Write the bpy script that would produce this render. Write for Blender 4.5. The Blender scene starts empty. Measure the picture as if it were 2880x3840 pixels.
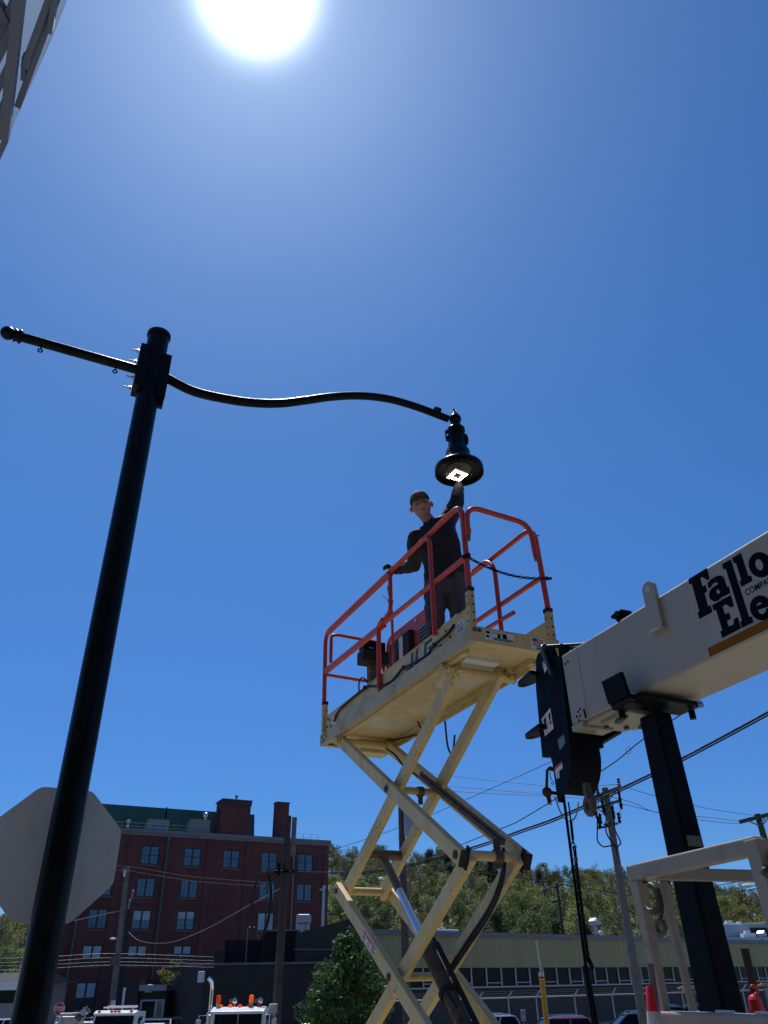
import bpy, bmesh, math, random
from mathutils import Vector, Matrix, noise
sin, cos, tan, pi, R = math.sin, math.cos, math.tan, math.pi, math.radians
SC = bpy.context.scene
COL = SC.collection
random.seed(7)

# ---------------------------------------------------------------- camera
CZ = 2.7
PITCH, ROLL, FPX = R(31.35), R(0.83), 2885.0
fwd = Vector((0, cos(PITCH), sin(PITCH)))
_up = Vector((0, -sin(PITCH), cos(PITCH)))
_rt = Vector((1, 0, 0))
right = _rt * cos(ROLL) - _up * sin(ROLL)
up = _up * cos(ROLL) + _rt * sin(ROLL)
CAMP = Vector((0, 0, CZ))
cd = bpy.data.cameras.new('camera')
cam = bpy.data.objects.new('camera', cd)
COL.objects.link(cam)
m = Matrix((right, up, -fwd)).transposed().to_4x4()
m.translation = CAMP
cam.matrix_world = m
cd.sensor_fit = 'VERTICAL'; cd.sensor_height = 36.0; cd.lens = FPX / 3840 * 36
cd.clip_start = 0.05; cd.clip_end = 5000
SC.camera = cam

# ---------------------------------------------------------------- sky and sun
SUN_AZ, SUN_EL = -17.4, 64.7           # degrees right of +Y, above the horizon
sdir = Vector((sin(R(SUN_AZ)) * cos(R(SUN_EL)), cos(R(SUN_AZ)) * cos(R(SUN_EL)), sin(R(SUN_EL))))
W = bpy.data.worlds.new('World'); SC.world = W; W.use_nodes = True
nt = W.node_tree; nt.nodes.clear()
N = nt.nodes.new
out = N('ShaderNodeOutputWorld'); bg = N('ShaderNodeBackground')
sky = N('ShaderNodeTexSky'); sky.sky_type = 'NISHITA'; sky.sun_disc = False
sky.sun_elevation = R(SUN_EL); sky.sun_rotation = R(SUN_AZ)
sky.air_density = 1.0; sky.dust_density = 0.25; sky.ozone_density = 4.0; sky.altitude = 300
tc_ = N('ShaderNodeTexCoord')
hs = N('ShaderNodeHueSaturation'); hs.inputs['Saturation'].default_value = 1.2
nt.links.new(sky.outputs[0], hs.inputs['Color'])
bg.inputs['Strength'].default_value = 0.10
# bright air round the sun itself
tc = N('ShaderNodeTexCoord'); vm = N('ShaderNodeVectorMath'); vm.operation = 'DOT_PRODUCT'
vm.inputs[1].default_value = sdir
nt.links.new(tc.outputs['Generated'], vm.inputs[0])
def mth(op, a, b=None):
    n = N('ShaderNodeMath'); n.operation = op
    for i, s in enumerate((a, b)):
        if s is None: continue
        if isinstance(s, (int, float)): n.inputs[i].default_value = s
        else: nt.links.new(s, n.inputs[i])
    return n.outputs[0]
c1 = mth('MINIMUM', vm.outputs['Value'], 1.0)
ang = mth('ARCCOSINE', c1)                               # radians from the sun
core = mth('MULTIPLY', mth('EXPONENT', mth('MULTIPLY', mth('POWER', mth('DIVIDE', ang, R(2.5)), 2.2), -1.0)), 60.0)
wide = mth('MULTIPLY', mth('EXPONENT', mth('DIVIDE', ang, R(-11.0))), 3.3)
tot = mth('ADD', core, wide)
cmb = N('ShaderNodeCombineXYZ')
for i, k in enumerate((0.86, 0.97, 1.08)): nt.links.new(mth('MULTIPLY', tot, k), cmb.inputs[i])
ad = N('ShaderNodeVectorMath'); ad.operation = 'ADD'
tint = N('ShaderNodeVectorMath'); tint.operation = 'MULTIPLY'; tint.inputs[1].default_value = (0.66, 0.92, 1.12)
nt.links.new(hs.outputs[0], tint.inputs[0]); sz = N('ShaderNodeSeparateXYZ'); nt.links.new(tc_.outputs['Generated'], sz.inputs[0])
hr = N('ShaderNodeMapRange'); hr.interpolation_type = 'SMOOTHSTEP'; hr.inputs['From Min'].default_value = 0.0; hr.inputs['From Max'].default_value = 0.55; hr.inputs['To Min'].default_value = 0.66; hr.inputs['To Max'].default_value = 1.0
nt.links.new(sz.outputs[2], hr.inputs['Value'])
hr2 = N('ShaderNodeMapRange'); hr2.interpolation_type = 'SMOOTHSTEP'; hr2.inputs['From Min'].default_value = 0.0; hr2.inputs['From Max'].default_value = 0.5; hr2.inputs['To Min'].default_value = 0.55; hr2.inputs['To Max'].default_value = 1.0
nt.links.new(sz.outputs[2], hr2.inputs['Value'])
hr3 = N('ShaderNodeMapRange'); hr3.interpolation_type = 'SMOOTHSTEP'; hr3.inputs['From Min'].default_value = 0.0; hr3.inputs['From Max'].default_value = 0.5; hr3.inputs['To Min'].default_value = 0.85; hr3.inputs['To Max'].default_value = 1.0
nt.links.new(sz.outputs[2], hr3.inputs['Value'])
hc_ = N('ShaderNodeCombineXYZ'); nt.links.new(hr2.outputs[0], hc_.inputs[0]); nt.links.new(hr.outputs[0], hc_.inputs[1]); nt.links.new(hr3.outputs[0], hc_.inputs[2])
hm_ = N('ShaderNodeVectorMath'); hm_.operation = 'MULTIPLY'; nt.links.new(tint.outputs[0], hm_.inputs[0]); nt.links.new(hc_.outputs[0], hm_.inputs[1])
nt.links.new(hm_.outputs[0], ad.inputs[0]); nt.links.new(cmb.outputs[0], ad.inputs[1])
nt.links.new(ad.outputs[0], bg.inputs['Color']); nt.links.new(bg.outputs[0], out.inputs[0])
ld = bpy.data.lights.new('sun', 'SUN'); ld.energy = 3.6; ld.angle = R(0.53); ld.color = (1.0, 0.96, 0.9)
sun = bpy.data.objects.new('sun', ld); COL.objects.link(sun)
sun.rotation_euler = sdir.to_track_quat('Z', 'Y').to_euler()
sun.location = (0, 0, 60)
SC.view_settings.view_transform = 'Standard'; SC.view_settings.look = 'None'
SC.view_settings.exposure = 0.0; SC.view_settings.gamma = 1.0

# ---------------------------------------------------------------- pixel to world (photo pixels, 2880 x 3840)
def ray(x, y): return fwd + right * ((x - 1440) / FPX) + up * ((1920 - y) / FPX)
def at(x, y, Y): d = ray(x, y); return CAMP + d * (Y / d.y)
def atz(x, y, z): d = ray(x, y); return CAMP + d * ((z - CZ) / d.z)
def atp(x, y, o, n): d = ray(x, y); return CAMP + d * ((o - CAMP).dot(n) / d.dot(n))
def V(*a): return Vector(a)

# ---------------------------------------------------------------- materials
def mat(name, color, rough=0.6, metal=0.0, var=0.0, vscale=4.0, bump=0.0, bscale=30.0, spec=0.5, kind=None, coat=0.0,
        var2=None, emit=None, dirt=None, dscale=1.2, damt=0.5, chip=None, streak=False):
    M = bpy.data.materials.new(name); M.use_nodes = True
    t = M.node_tree; b = t.nodes['Principled BSDF']
    b.inputs['Roughness'].default_value = rough; b.inputs['Metallic'].default_value = metal
    b.inputs['Specular IOR Level'].default_value = spec
    if coat: b.inputs['Coat Weight'].default_value = coat
    tcn = t.nodes.new('ShaderNodeTexCoord')
    col = None
    if var or var2 is not None:
        nz = t.nodes.new('ShaderNodeTexNoise'); nz.inputs['Scale'].default_value = vscale; nz.inputs['Detail'].default_value = 6
        nz.inputs['Roughness'].default_value = 0.65
        t.links.new(tcn.outputs['Object'], nz.inputs['Vector'])
        cr = t.nodes.new('ShaderNodeValToRGB'); cr.color_ramp.elements[0].position = 0.3; cr.color_ramp.elements[1].position = 0.72
        c2 = var2 if var2 is not None else [min(1, c * (1 + var)) for c in color]
        c1 = color if var2 is not None else [c * (1 - var) for c in color]
        cr.color_ramp.elements[0].color = (*c1, 1); cr.color_ramp.elements[1].color = (*c2, 1)
        t.links.new(nz.outputs[0], cr.inputs[0]); col = cr.outputs[0]
    if dirt is not None:
        n2 = t.nodes.new('ShaderNodeTexNoise'); n2.inputs['Scale'].default_value = dscale; n2.inputs['Detail'].default_value = 8
        n2.inputs['Roughness'].default_value = 0.75
        mpn = t.nodes.new('ShaderNodeMapping'); mpn.inputs['Scale'].default_value = (1, 1, 0.16) if streak else (1, 1, 1)
        t.links.new(tcn.outputs['Object'], mpn.inputs['Vector']); t.links.new(mpn.outputs[0], n2.inputs['Vector'])
        r2 = t.nodes.new('ShaderNodeValToRGB'); r2.color_ramp.elements[0].position = 0.5; r2.color_ramp.elements[1].position = 0.78
        r2.color_ramp.elements[0].color = (0, 0, 0, 1); r2.color_ramp.elements[1].color = (damt, damt, damt, 1)
        t.links.new(n2.outputs[0], r2.inputs[0])
        mx = t.nodes.new('ShaderNodeMix'); mx.data_type = 'RGBA'
        t.links.new(r2.outputs[0], mx.inputs[0])
        if col: t.links.new(col, mx.inputs[6])
        else: mx.inputs[6].default_value = (*color, 1)
        mx.inputs[7].default_value = (*dirt, 1); col = mx.outputs[2]
    if chip is not None:
        n3 = t.nodes.new('ShaderNodeTexNoise'); n3.inputs['Scale'].default_value = chip[1]; n3.inputs['Detail'].default_value = 3
        n4 = t.nodes.new('ShaderNodeTexNoise'); n4.inputs['Scale'].default_value = 3.0
        t.links.new(tcn.outputs['Object'], n3.inputs['Vector']); t.links.new(tcn.outputs['Object'], n4.inputs['Vector'])
        ml_ = t.nodes.new('ShaderNodeMath'); ml_.operation = 'MULTIPLY'; t.links.new(n3.outputs[0], ml_.inputs[0]); t.links.new(n4.outputs[0], ml_.inputs[1])
        r3 = t.nodes.new('ShaderNodeValToRGB'); r3.color_ramp.elements[0].position = chip[2]; r3.color_ramp.elements[1].position = chip[2] + 0.02
        r3.color_ramp.elements[0].color = (0, 0, 0, 1); r3.color_ramp.elements[1].color = (0.85, 0.85, 0.85, 1); t.links.new(ml_.outputs[0], r3.inputs[0])
        m3 = t.nodes.new('ShaderNodeMix'); m3.data_type = 'RGBA'; t.links.new(r3.outputs[0], m3.inputs[0])
        if col: t.links.new(col, m3.inputs[6])
        else: m3.inputs[6].default_value = (*color, 1)
        m3.inputs[7].default_value = (*chip[0], 1); col = m3.outputs[2]
    if var and not metal:
        nr = t.nodes.new('ShaderNodeTexNoise'); nr.inputs['Scale'].default_value = 5; nr.inputs['Detail'].default_value = 7; t.links.new(tcn.outputs['Object'], nr.inputs['Vector'])
        mr_ = t.nodes.new('ShaderNodeMapRange'); mr_.inputs['From Min'].default_value = 0.3; mr_.inputs['From Max'].default_value = 0.7; mr_.inputs['To Min'].default_value = rough * 0.8; mr_.inputs['To Max'].default_value = min(1, rough * 1.35)
        t.links.new(nr.outputs[0], mr_.inputs['Value']); t.links.new(mr_.outputs[0], b.inputs['Roughness'])
    if col: t.links.new(col, b.inputs['Base Color'])
    else: b.inputs['Base Color'].default_value = (*color, 1)
    if bump:
        nb = t.nodes.new('ShaderNodeTexNoise'); nb.inputs['Scale'].default_value = bscale; nb.inputs['Detail'].default_value = 5
        t.links.new(tcn.outputs['Object'], nb.inputs['Vector'])
        bp = t.nodes.new('ShaderNodeBump'); bp.inputs['Strength'].default_value = bump; bp.inputs['Distance'].default_value = 0.02
        t.links.new(nb.outputs[0], bp.inputs['Height']); t.links.new(bp.outputs[0], b.inputs['Normal'])
    if emit:
        b.inputs['Emission Color'].default_value = (*emit[0], 1); b.inputs['Emission Strength'].default_value = emit[1]
    return M

def wallmap(t, du, zs=1.0):
    """coordinates along a wall: x = distance along du, y = height"""
    tcn = t.nodes.new('ShaderNodeTexCoord')
    d = t.nodes.new('ShaderNodeVectorMath'); d.operation = 'DOT_PRODUCT'; d.inputs[1].default_value = du
    t.links.new(tcn.outputs['Object'], d.inputs[0])
    s = t.nodes.new('ShaderNodeSeparateXYZ'); t.links.new(tcn.outputs['Object'], s.inputs[0])
    c = t.nodes.new('ShaderNodeCombineXYZ'); t.links.new(d.outputs['Value'], c.inputs[0]); t.links.new(s.outputs[2], c.inputs[1])
    return c.outputs[0], tcn.outputs['Object']

def brick(name, c1, c2, mortar, du, bw=0.22, bh=0.075, stain=(0.05, 0.04, 0.04), stamt=0.35, rough=0.9):
    M = bpy.data.materials.new(name); M.use_nodes = True
    t = M.node_tree; b = t.nodes['Principled BSDF']; b.inputs['Roughness'].default_value = rough
    b.inputs['Specular IOR Level'].default_value = 0.2
    v2, v3 = wallmap(t, du)
    br = t.nodes.new('ShaderNodeTexBrick'); t.links.new(v2, br.inputs['Vector'])
    br.inputs['Scale'].default_value = 1.0; br.inputs['Brick Width'].default_value = bw; br.inputs['Row Height'].default_value = bh
    br.inputs['Mortar Size'].default_value = bh * 0.13; br.inputs['Color1'].default_value = (*c1, 1); br.inputs['Color2'].default_value = (*c2, 1)
    br.inputs['Mortar'].default_value = (*mortar, 1)
    n2 = t.nodes.new('ShaderNodeTexNoise'); n2.inputs['Scale'].default_value = 0.35; n2.inputs['Detail'].default_value = 9
    n2.inputs['Roughness'].default_value = 0.7; t.links.new(v3, n2.inputs['Vector'])
    r2 = t.nodes.new('ShaderNodeValToRGB'); r2.color_ramp.elements[0].position = 0.4; r2.color_ramp.elements[1].position = 0.75
    r2.color_ramp.elements[0].color = (0, 0, 0, 1); r2.color_ramp.elements[1].color = (stamt, stamt, stamt, 1)
    t.links.new(n2.outputs[0], r2.inputs[0])
    mx = t.nodes.new('ShaderNodeMix'); mx.data_type = 'RGBA'; t.links.new(r2.outputs[0], mx.inputs[0])
    t.links.new(br.outputs['Color'], mx.inputs[6]); mx.inputs[7].default_value = (*stain, 1)
    t.links.new(mx.outputs[2], b.inputs['Base Color'])
    bp = t.nodes.new('ShaderNodeBump'); bp.inputs['Strength'].default_value = 0.4; bp.inputs['Distance'].default_value = 0.01
    t.links.new(br.outputs['Fac'], bp.inputs['Height']); bp.invert = True
    t.links.new(bp.outputs[0], b.inputs['Normal'])
    return M

def ribbed(name, color, du, period, depth=0.03, dark=0.7, rough=0.6, metal=0.0, stain=None):
    """sheet siding: vertical seams along a wall"""
    M = bpy.data.materials.new(name); M.use_nodes = True
    t = M.node_tree; b = t.nodes['Principled BSDF']; b.inputs['Roughness'].default_value = rough; b.inputs['Metallic'].default_value = metal
    v2, v3 = wallmap(t, du)
    br = t.nodes.new('ShaderNodeTexBrick'); t.links.new(v2, br.inputs['Vector']); br.offset = 0.0
    br.inputs['Scale'].default_value = 1.0; br.inputs['Brick Width'].default_value = period; br.inputs['Row Height'].default_value = 50
    br.inputs['Mortar Size'].default_value = period * 0.05
    br.inputs['Color1'].default_value = (*color, 1); br.inputs['Color2'].default_value = (*[c * 0.9 for c in color], 1)
    br.inputs['Mortar'].default_value = (*[c * dark for c in color], 1)
    n2 = t.nodes.new('ShaderNodeTexNoise'); n2.inputs['Scale'].default_value = 0.8; n2.inputs['Detail'].default_value = 8
    mp = t.nodes.new('ShaderNodeMapping'); mp.inputs['Scale'].default_value = (1, 1, 0.25)
    t.links.new(v3, mp.inputs['Vector']); t.links.new(mp.outputs[0], n2.inputs['Vector'])
    r2 = t.nodes.new('ShaderNodeValToRGB'); r2.color_ramp.elements[0].position = 0.42; r2.color_ramp.elements[1].position = 0.8
    r2.color_ramp.elements[0].color = (0, 0, 0, 1); r2.color_ramp.elements[1].color = (0.45, 0.45, 0.45, 1)
    t.links.new(n2.outputs[0], r2.inputs[0])
    mx = t.nodes.new('ShaderNodeMix'); mx.data_type = 'RGBA'; t.links.new(r2.outputs[0], mx.inputs[0])
    t.links.new(br.outputs['Color'], mx.inputs[6]); mx.inputs[7].default_value = (*(stain or [c * 0.6 for c in color]), 1)
    t.links.new(mx.outputs[2], b.inputs['Base Color'])
    bp = t.nodes.new('ShaderNodeBump'); bp.inputs['Strength'].default_value = 0.6; bp.inputs['Distance'].default_value = depth; bp.invert = True
    t.links.new(br.outputs['Fac'], bp.inputs['Height']); t.links.new(bp.outputs[0], b.inputs['Normal'])
    return M

def leafmat(name, color, var, tl=0.45):
    M = bpy.data.materials.new(name); M.use_nodes = True
    t = M.node_tree; b = t.nodes['Principled BSDF']; b.inputs['Roughness'].default_value = 0.55
    b.inputs['Specular IOR Level'].default_value = 0.3
    tcn = t.nodes.new('ShaderNodeTexCoord'); nz = t.nodes.new('ShaderNodeTexNoise')
    nz.inputs['Scale'].default_value = var[0]; nz.inputs['Detail'].default_value = 4
    oi = t.nodes.new('ShaderNodeObjectInfo')
    t.links.new(tcn.outputs['Object'], nz.inputs['Vector'])
    cr = t.nodes.new('ShaderNodeValToRGB'); cr.color_ramp.elements[0].position = 0.33; cr.color_ramp.elements[1].position = 0.68
    cr.color_ramp.elements[0].color = (*color, 1); cr.color_ramp.elements[1].color = (*var[1], 1)
    t.links.new(nz.outputs[0], cr.inputs[0])
    hsn = t.nodes.new('ShaderNodeHueSaturation')
    mr = t.nodes.new('ShaderNodeMapRange'); mr.inputs['To Min'].default_value = 0.7; mr.inputs['To Max'].default_value = 1.3
    t.links.new(oi.outputs['Random'], mr.inputs['Value']); t.links.new(mr.outputs[0], hsn.inputs['Value'])
    mr2 = t.nodes.new('ShaderNodeMapRange'); mr2.inputs['To Min'].default_value = 0.47; mr2.inputs['To Max'].default_value = 0.52
    t.links.new(oi.outputs['Random'], mr2.inputs['Value']); t.links.new(mr2.outputs[0], hsn.inputs['Hue'])
    t.links.new(cr.outputs[0], hsn.inputs['Color']); t.links.new(hsn.outputs[0], b.inputs['Base Color'])
    tr = t.nodes.new('ShaderNodeBsdfTranslucent'); t.links.new(hsn.outputs[0], tr.inputs['Color'])
    ms = t.nodes.new('ShaderNodeMixShader'); ms.inputs[0].default_value = tl
    o = t.nodes['Material Output']
    t.links.new(b.outputs[0], ms.inputs[1]); t.links.new(tr.outputs[0], ms.inputs[2]); t.links.new(ms.outputs[0], o.inputs['Surface'])
    return M

M = {}
M['black_paint'] = mat('black_gloss_paint', (0.0025, 0.004, 0.006), 0.3, var=0.25, vscale=9, bump=0.08, bscale=60, spec=0.16, dirt=(0.02, 0.023, 0.026), dscale=5, damt=0.8, streak=True)
M['black_steel'] = mat('black_satin_steel', (0.003, 0.0045, 0.008), 0.45, var=0.3, vscale=6, bump=0.1, bscale=80, spec=0.09)
M['black_matte'] = mat('black_rubber', (0.012, 0.012, 0.013), 0.7, var=0.3, vscale=15)
M['steel'] = mat('bright_steel', (0.55, 0.55, 0.56), 0.25, 1.0, var=0.15, vscale=30)
M['dull_steel'] = mat('weathered_steel', (0.22, 0.22, 0.22), 0.5, 0.8, var=0.3, vscale=14)
M['rust'] = mat('rusty_iron', (0.09, 0.035, 0.02), 0.85, 0.2, var=0.5, vscale=25, bump=0.3, bscale=60)
M['sign_back'] = mat('bare_aluminium_sign', (0.52, 0.57, 0.58), 0.6, 0.0, var=0.10, vscale=2.5, dirt=(0.17, 0.18, 0.18), dscale=7, damt=0.7, streak=True, chip=((0.2, 0.2, 0.19), 90, 0.42))
M['sign_red'] = mat('sign_red', (0.45, 0.02, 0.03), 0.5, var=0.08)
M['white'] = mat('white_paint', (0.78, 0.78, 0.76), 0.35, var=0.05, dirt=(0.4, 0.38, 0.34), dscale=2.5, damt=0.4)
M['paper'] = mat('white_sticker', (0.72, 0.72, 0.70), 0.5, var=0.1, vscale=20)
M['red'] = mat('red_orange_rail_paint', (0.56, 0.055, 0.032), 0.42, chip=((0.20, 0.09, 0.07), 55, 0.385), var=0.22, vscale=11, dirt=(0.16, 0.05, 0.04), dscale=9, damt=0.7, bump=0.06, bscale=70)
M['cream'] = mat('cream_machine_paint', (0.61, 0.475, 0.215), 0.5, chip=((0.22, 0.16, 0.09), 60, 0.40), var=0.12, vscale=3.5, dirt=(0.26, 0.21, 0.12), dscale=2.6, damt=0.75, bump=0.08, bscale=50)
M['cream_arm'] = mat('cream_arm_paint', (0.66, 0.51, 0.225), 0.5, streak=True, chip=((0.22, 0.16, 0.09), 55, 0.395), var=0.1, vscale=3, dirt=(0.22, 0.18, 0.11), dscale=4.5, damt=0.7, bump=0.06, bscale=50)
M['grease'] = mat('greasy_steel', (0.11, 0.09, 0.062), 0.55, 0.3, var=0.5, vscale=16)
M['boom'] = mat('ivory_boom_paint', (0.37, 0.335, 0.26), 0.42, streak=True, var=0.05, vscale=2, dirt=(0.24, 0.21, 0.165), dscale=5.0, damt=0.5, bump=0.03, bscale=20)
M['frame'] = mat('ivory_rack_paint', (0.34, 0.31, 0.245), 0.5, var=0.1, vscale=7, dirt=(0.12, 0.06, 0.035), dscale=7, damt=0.8, bump=0.08, bscale=50)
M['brown'] = mat('brown_stripe', (0.22, 0.08, 0.014), 0.8, var=0.08, spec=0.1)
M['ink'] = mat('black_lettering', (0.0015, 0.0015, 0.004), 0.6, spec=0.08)
M['logo'] = mat('dark_green_lettering', (0.02, 0.045, 0.045), 0.5)
M['blue'] = mat('flag_blue', (0.03, 0.07, 0.25), 0.6)
M['flagred'] = mat('flag_red', (0.5, 0.06, 0.08), 0.6)
M['glass'] = mat('dark_window_glass', (0.004, 0.006, 0.010), 0.12, spec=0.15)
M['skin'] = mat('skin', (0.40, 0.20, 0.145), 0.5, var=0.12, vscale=25)
M['shirt'] = mat('black_knit_shirt', (0.016, 0.017, 0.026), 0.85, var=0.25, vscale=30, bump=0.25, bscale=25)
M['trousers'] = mat('charcoal_trousers', (0.075, 0.068, 0.088), 0.85, var=0.25, vscale=18, bump=0.25, bscale=25)
M['cap'] = mat('charcoal_cap', (0.045, 0.052, 0.065), 0.8, var=0.2, vscale=40)
M['glove'] = mat('dark_glove', (0.012, 0.022, 0.022), 0.7, var=0.3, vscale=40)
M['boot'] = mat('tan_boot', (0.5, 0.42, 0.3), 0.7, var=0.15, vscale=30)
M['wood'] = mat('weathered_pole_wood', (0.055, 0.038, 0.03), 0.9, var2=(0.12, 0.09, 0.07), vscale=3.5, bump=0.4, bscale=12)
M['wood_dark'] = mat('dark_pole_wood', (0.035, 0.026, 0.022), 0.9, var2=(0.075, 0.058, 0.048), vscale=3.5, bump=0.4, bscale=12)
M['wood2'] = mat('grey_pole_wood', (0.10, 0.09, 0.08), 0.9, var2=(0.20, 0.185, 0.165), vscale=3.5, bump=0.4, bscale=12)
M['orange'] = leafmat('amber_lens', (1.0, 0.25, 0.02), (5, (1.0, 0.36, 0.05)), 0.65)
M['chrome'] = mat('chrome', (0.75, 0.75, 0.76), 0.08, 1.0)
M['grey_metal'] = mat('grey_roof_metal', (0.33, 0.33, 0.34), 0.5, 0.3, var=0.2, vscale=1.5)
M['concrete'] = mat('concrete', (0.34, 0.33, 0.30), 0.9, var=0.2, vscale=1.5, bump=0.2)
M['galv'] = mat('galvanised_steel', (0.42, 0.43, 0.44), 0.45, 0.7, var=0.15, vscale=8)
M['wire_grey'] = mat('dull_grey_wire', (0.13, 0.13, 0.135), 0.6)
M['bark'] = mat('bark', (0.045, 0.035, 0.028), 0.95, var=0.3, vscale=5)
M['yellow'] = mat('yellow_plastic', (0.55, 0.36, 0.03), 0.4, var=0.12, vscale=12, dirt=(0.2, 0.14, 0.05), dscale=20)
M['redplastic'] = mat('red_plastic', (0.7, 0.02, 0.02), 0.35, var=0.1, dirt=(0.25, 0.03, 0.03), dscale=12)
M['clear'] = mat('clear_tube', (0.6, 0.58, 0.6), 0.2, var=0.1)

# ---------------------------------------------------------------- mesh builder
def basis(d, upv=Vector((0, 0, 1))):
    d = d.normalized()
    x = upv.cross(d)
    if x.length < 1e-4: x = Vector((1, 0, 0)).cross(d)
    x.normalize(); y = d.cross(x)
    return x, y, d
WL = {}
def wloc(o): return WL.get(o.name, Vector((0, 0, 0))) if o else Vector((0, 0, 0))
class MB:
    def __init__(s): s.v = []; s.f = []; s.m = []; s.sm = []
    def add(s, vs, fs, mi=0, smooth=False):
        b = len(s.v); s.v += [Vector(p) for p in vs]
        for f in fs: s.f.append([b + i for i in f]); s.m.append(mi); s.sm.append(smooth)
        return s
    def box(s, lo, hi, fr=None, mi=0):
        P = [(x, y, z) for x in (lo[0], hi[0]) for y in (lo[1], hi[1]) for z in (lo[2], hi[2])]
        if fr: P = [fr(*p) for p in P]
        return s.add(P, [(0, 1, 3, 2), (4, 6, 7, 5), (0, 4, 5, 1), (2, 3, 7, 6), (0, 2, 6, 4), (1, 5, 7, 3)], mi)
    def bar(s, p, q, w, h, upv=Vector((0, 0, 1)), mi=0, w2=None, h2=None):
        x, y, d = basis(q - p, upv); w2 = w2 or w; h2 = h2 or h
        P = [p + x * a * w / 2 + y * b * h / 2 for a, b in ((-1, -1), (1, -1), (1, 1), (-1, 1))] + \
            [q + x * a * w2 / 2 + y * b * h2 / 2 for a, b in ((-1, -1), (1, -1), (1, 1), (-1, 1))]
        return s.add(P, [(3, 2, 1, 0), (4, 5, 6, 7), (0, 1, 5, 4), (1, 2, 6, 5), (2, 3, 7, 6), (3, 0, 4, 7)], mi)
    def tube(s, pts, r, n=10, mi=0, closed=False, caps=True):
        pts = [Vector(p) for p in pts]; k = len(pts)
        rr = r if isinstance(r, (list, tuple)) else [r] * k
        ring = []; px = None
        for i, p in enumerate(pts):
            a = pts[i - 1] if (i or closed) else p; b = pts[(i + 1) % k] if (i < k - 1 or closed) else p
            d = (b - a)
            if d.length < 1e-9: d = Vector((0, 0, 1))
            d.normalize()
            if px is None: x, y, _ = basis(d)
            else:
                x = px - d * px.dot(d)
                if x.length < 1e-5: x, y, _ = basis(d)
                x.normalize(); y = d.cross(x)
            px = x
            ring.append([p + (x * cos(2 * pi * j / n) + y * sin(2 * pi * j / n)) * rr[i] for j in range(n)])
        P = [q for rg in ring for q in rg]; F = []
        for i in range(k if closed else k - 1):
            i2 = (i + 1) % k
            for j in range(n): F.append((i * n + j, i * n + (j + 1) % n, i2 * n + (j + 1) % n, i2 * n + j))
        s.add(P, F, mi, True)
        if caps and not closed:
            s.add(ring[0][::-1], [tuple(range(n))], mi); s.add(ring[-1], [tuple(range(n))], mi)
        return s
    def lathe(s, prof, o, ax, n=24, mi=0, smooth=True):
        x, y, d = basis(ax); P = []; F = []
        for r, z in prof: P += [o + d * z + (x * cos(2 * pi * j / n) + y * sin(2 * pi * j / n)) * max(r, 1e-4) for j in range(n)]
        for i in range(len(prof) - 1):
            for j in range(n): F.append((i * n + j, i * n + (j + 1) % n, (i + 1) * n + (j + 1) % n, (i + 1) * n + j))
        return s.add(P, F, mi, smooth)
    def cyl(s, p, q, r, n=16, mi=0): return s.tube([p, q], r, n, mi)
    def prism(s, poly, fr, t0, t1, mi=0, side=None):
        """poly in the (x, y) of fr(x, y, z), extruded z = t0..t1"""
        n = len(poly); P = [fr(x, y, t0) for x, y in poly] + [fr(x, y, t1) for x, y in poly]
        s.add(P, [tuple(range(n))[::-1], tuple(range(n, 2 * n))], mi)
        return s.add(P, [(i, (i + 1) % n, n + (i + 1) % n, n + i) for i in range(n)], mi if side is None else side)
    def ball(s, c, r, n=16, mi=0, sc=(1, 1, 1)):
        P = []; F = []; k = n // 2
        for i in range(k + 1):
            a = pi * i / k
            for j in range(n): P.append(c + Vector((sin(a) * cos(2 * pi * j / n) * r * sc[0], sin(a) * sin(2 * pi * j / n) * r * sc[1], cos(a) * r * sc[2])))
        for i in range(k):
            for j in range(n): F.append((i * n + j, (i + 1) * n + j, (i + 1) * n + (j + 1) % n, i * n + (j + 1) % n))
        return s.add(P, F, mi, True)
    def build(s, name, mats, parent=None, bevel=0.0, seg=2, loc=None, fix=True):
        o0 = wloc(parent) if parent else (Vector(loc) if loc is not None else Vector((0, 0, 0)))
        me = bpy.data.meshes.new(name); me.from_pydata([tuple(v - o0) for v in s.v], [], s.f)
        if not isinstance(mats, (list, tuple)): mats = [mats]
        for a in mats: me.materials.append(a)
        me.polygons.foreach_set('material_index', s.m); me.polygons.foreach_set('use_smooth', s.sm); me.update()
        if fix:
            bm = bmesh.new(); bm.from_mesh(me); bmesh.ops.recalc_face_normals(bm, faces=bm.faces); bm.to_mesh(me); bm.free()
        ob = bpy.data.objects.new(name, me); COL.objects.link(ob)
        if parent: ob.parent = parent; WL[ob.name] = o0
        else: ob.location = o0; WL[ob.name] = o0
        if bevel:
            b = ob.modifiers.new('bevel', 'BEVEL'); b.width = bevel; b.segments = seg; b.limit_method = 'ANGLE'; b.angle_limit = R(35)
        return ob
def tag(o, label=None, cat=None, group=None, kind=None):
    if label: o['label'] = label
    if cat: o['category'] = cat
    if group: o['group'] = group
    if kind: o['kind'] = kind
    return o
def empty(name, loc, label, cat, group=None):
    o = bpy.data.objects.new(name, None); COL.objects.link(o); o.location = loc; o.empty_display_size = 0.3
    WL[o.name] = Vector(loc)
    return tag(o, label, cat, group)
def copy_tree(o, parent=None):
    c = o.copy(); COL.objects.link(c); c.parent = parent
    for ch in list(o.children): copy_tree(ch, c)
    return c
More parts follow.
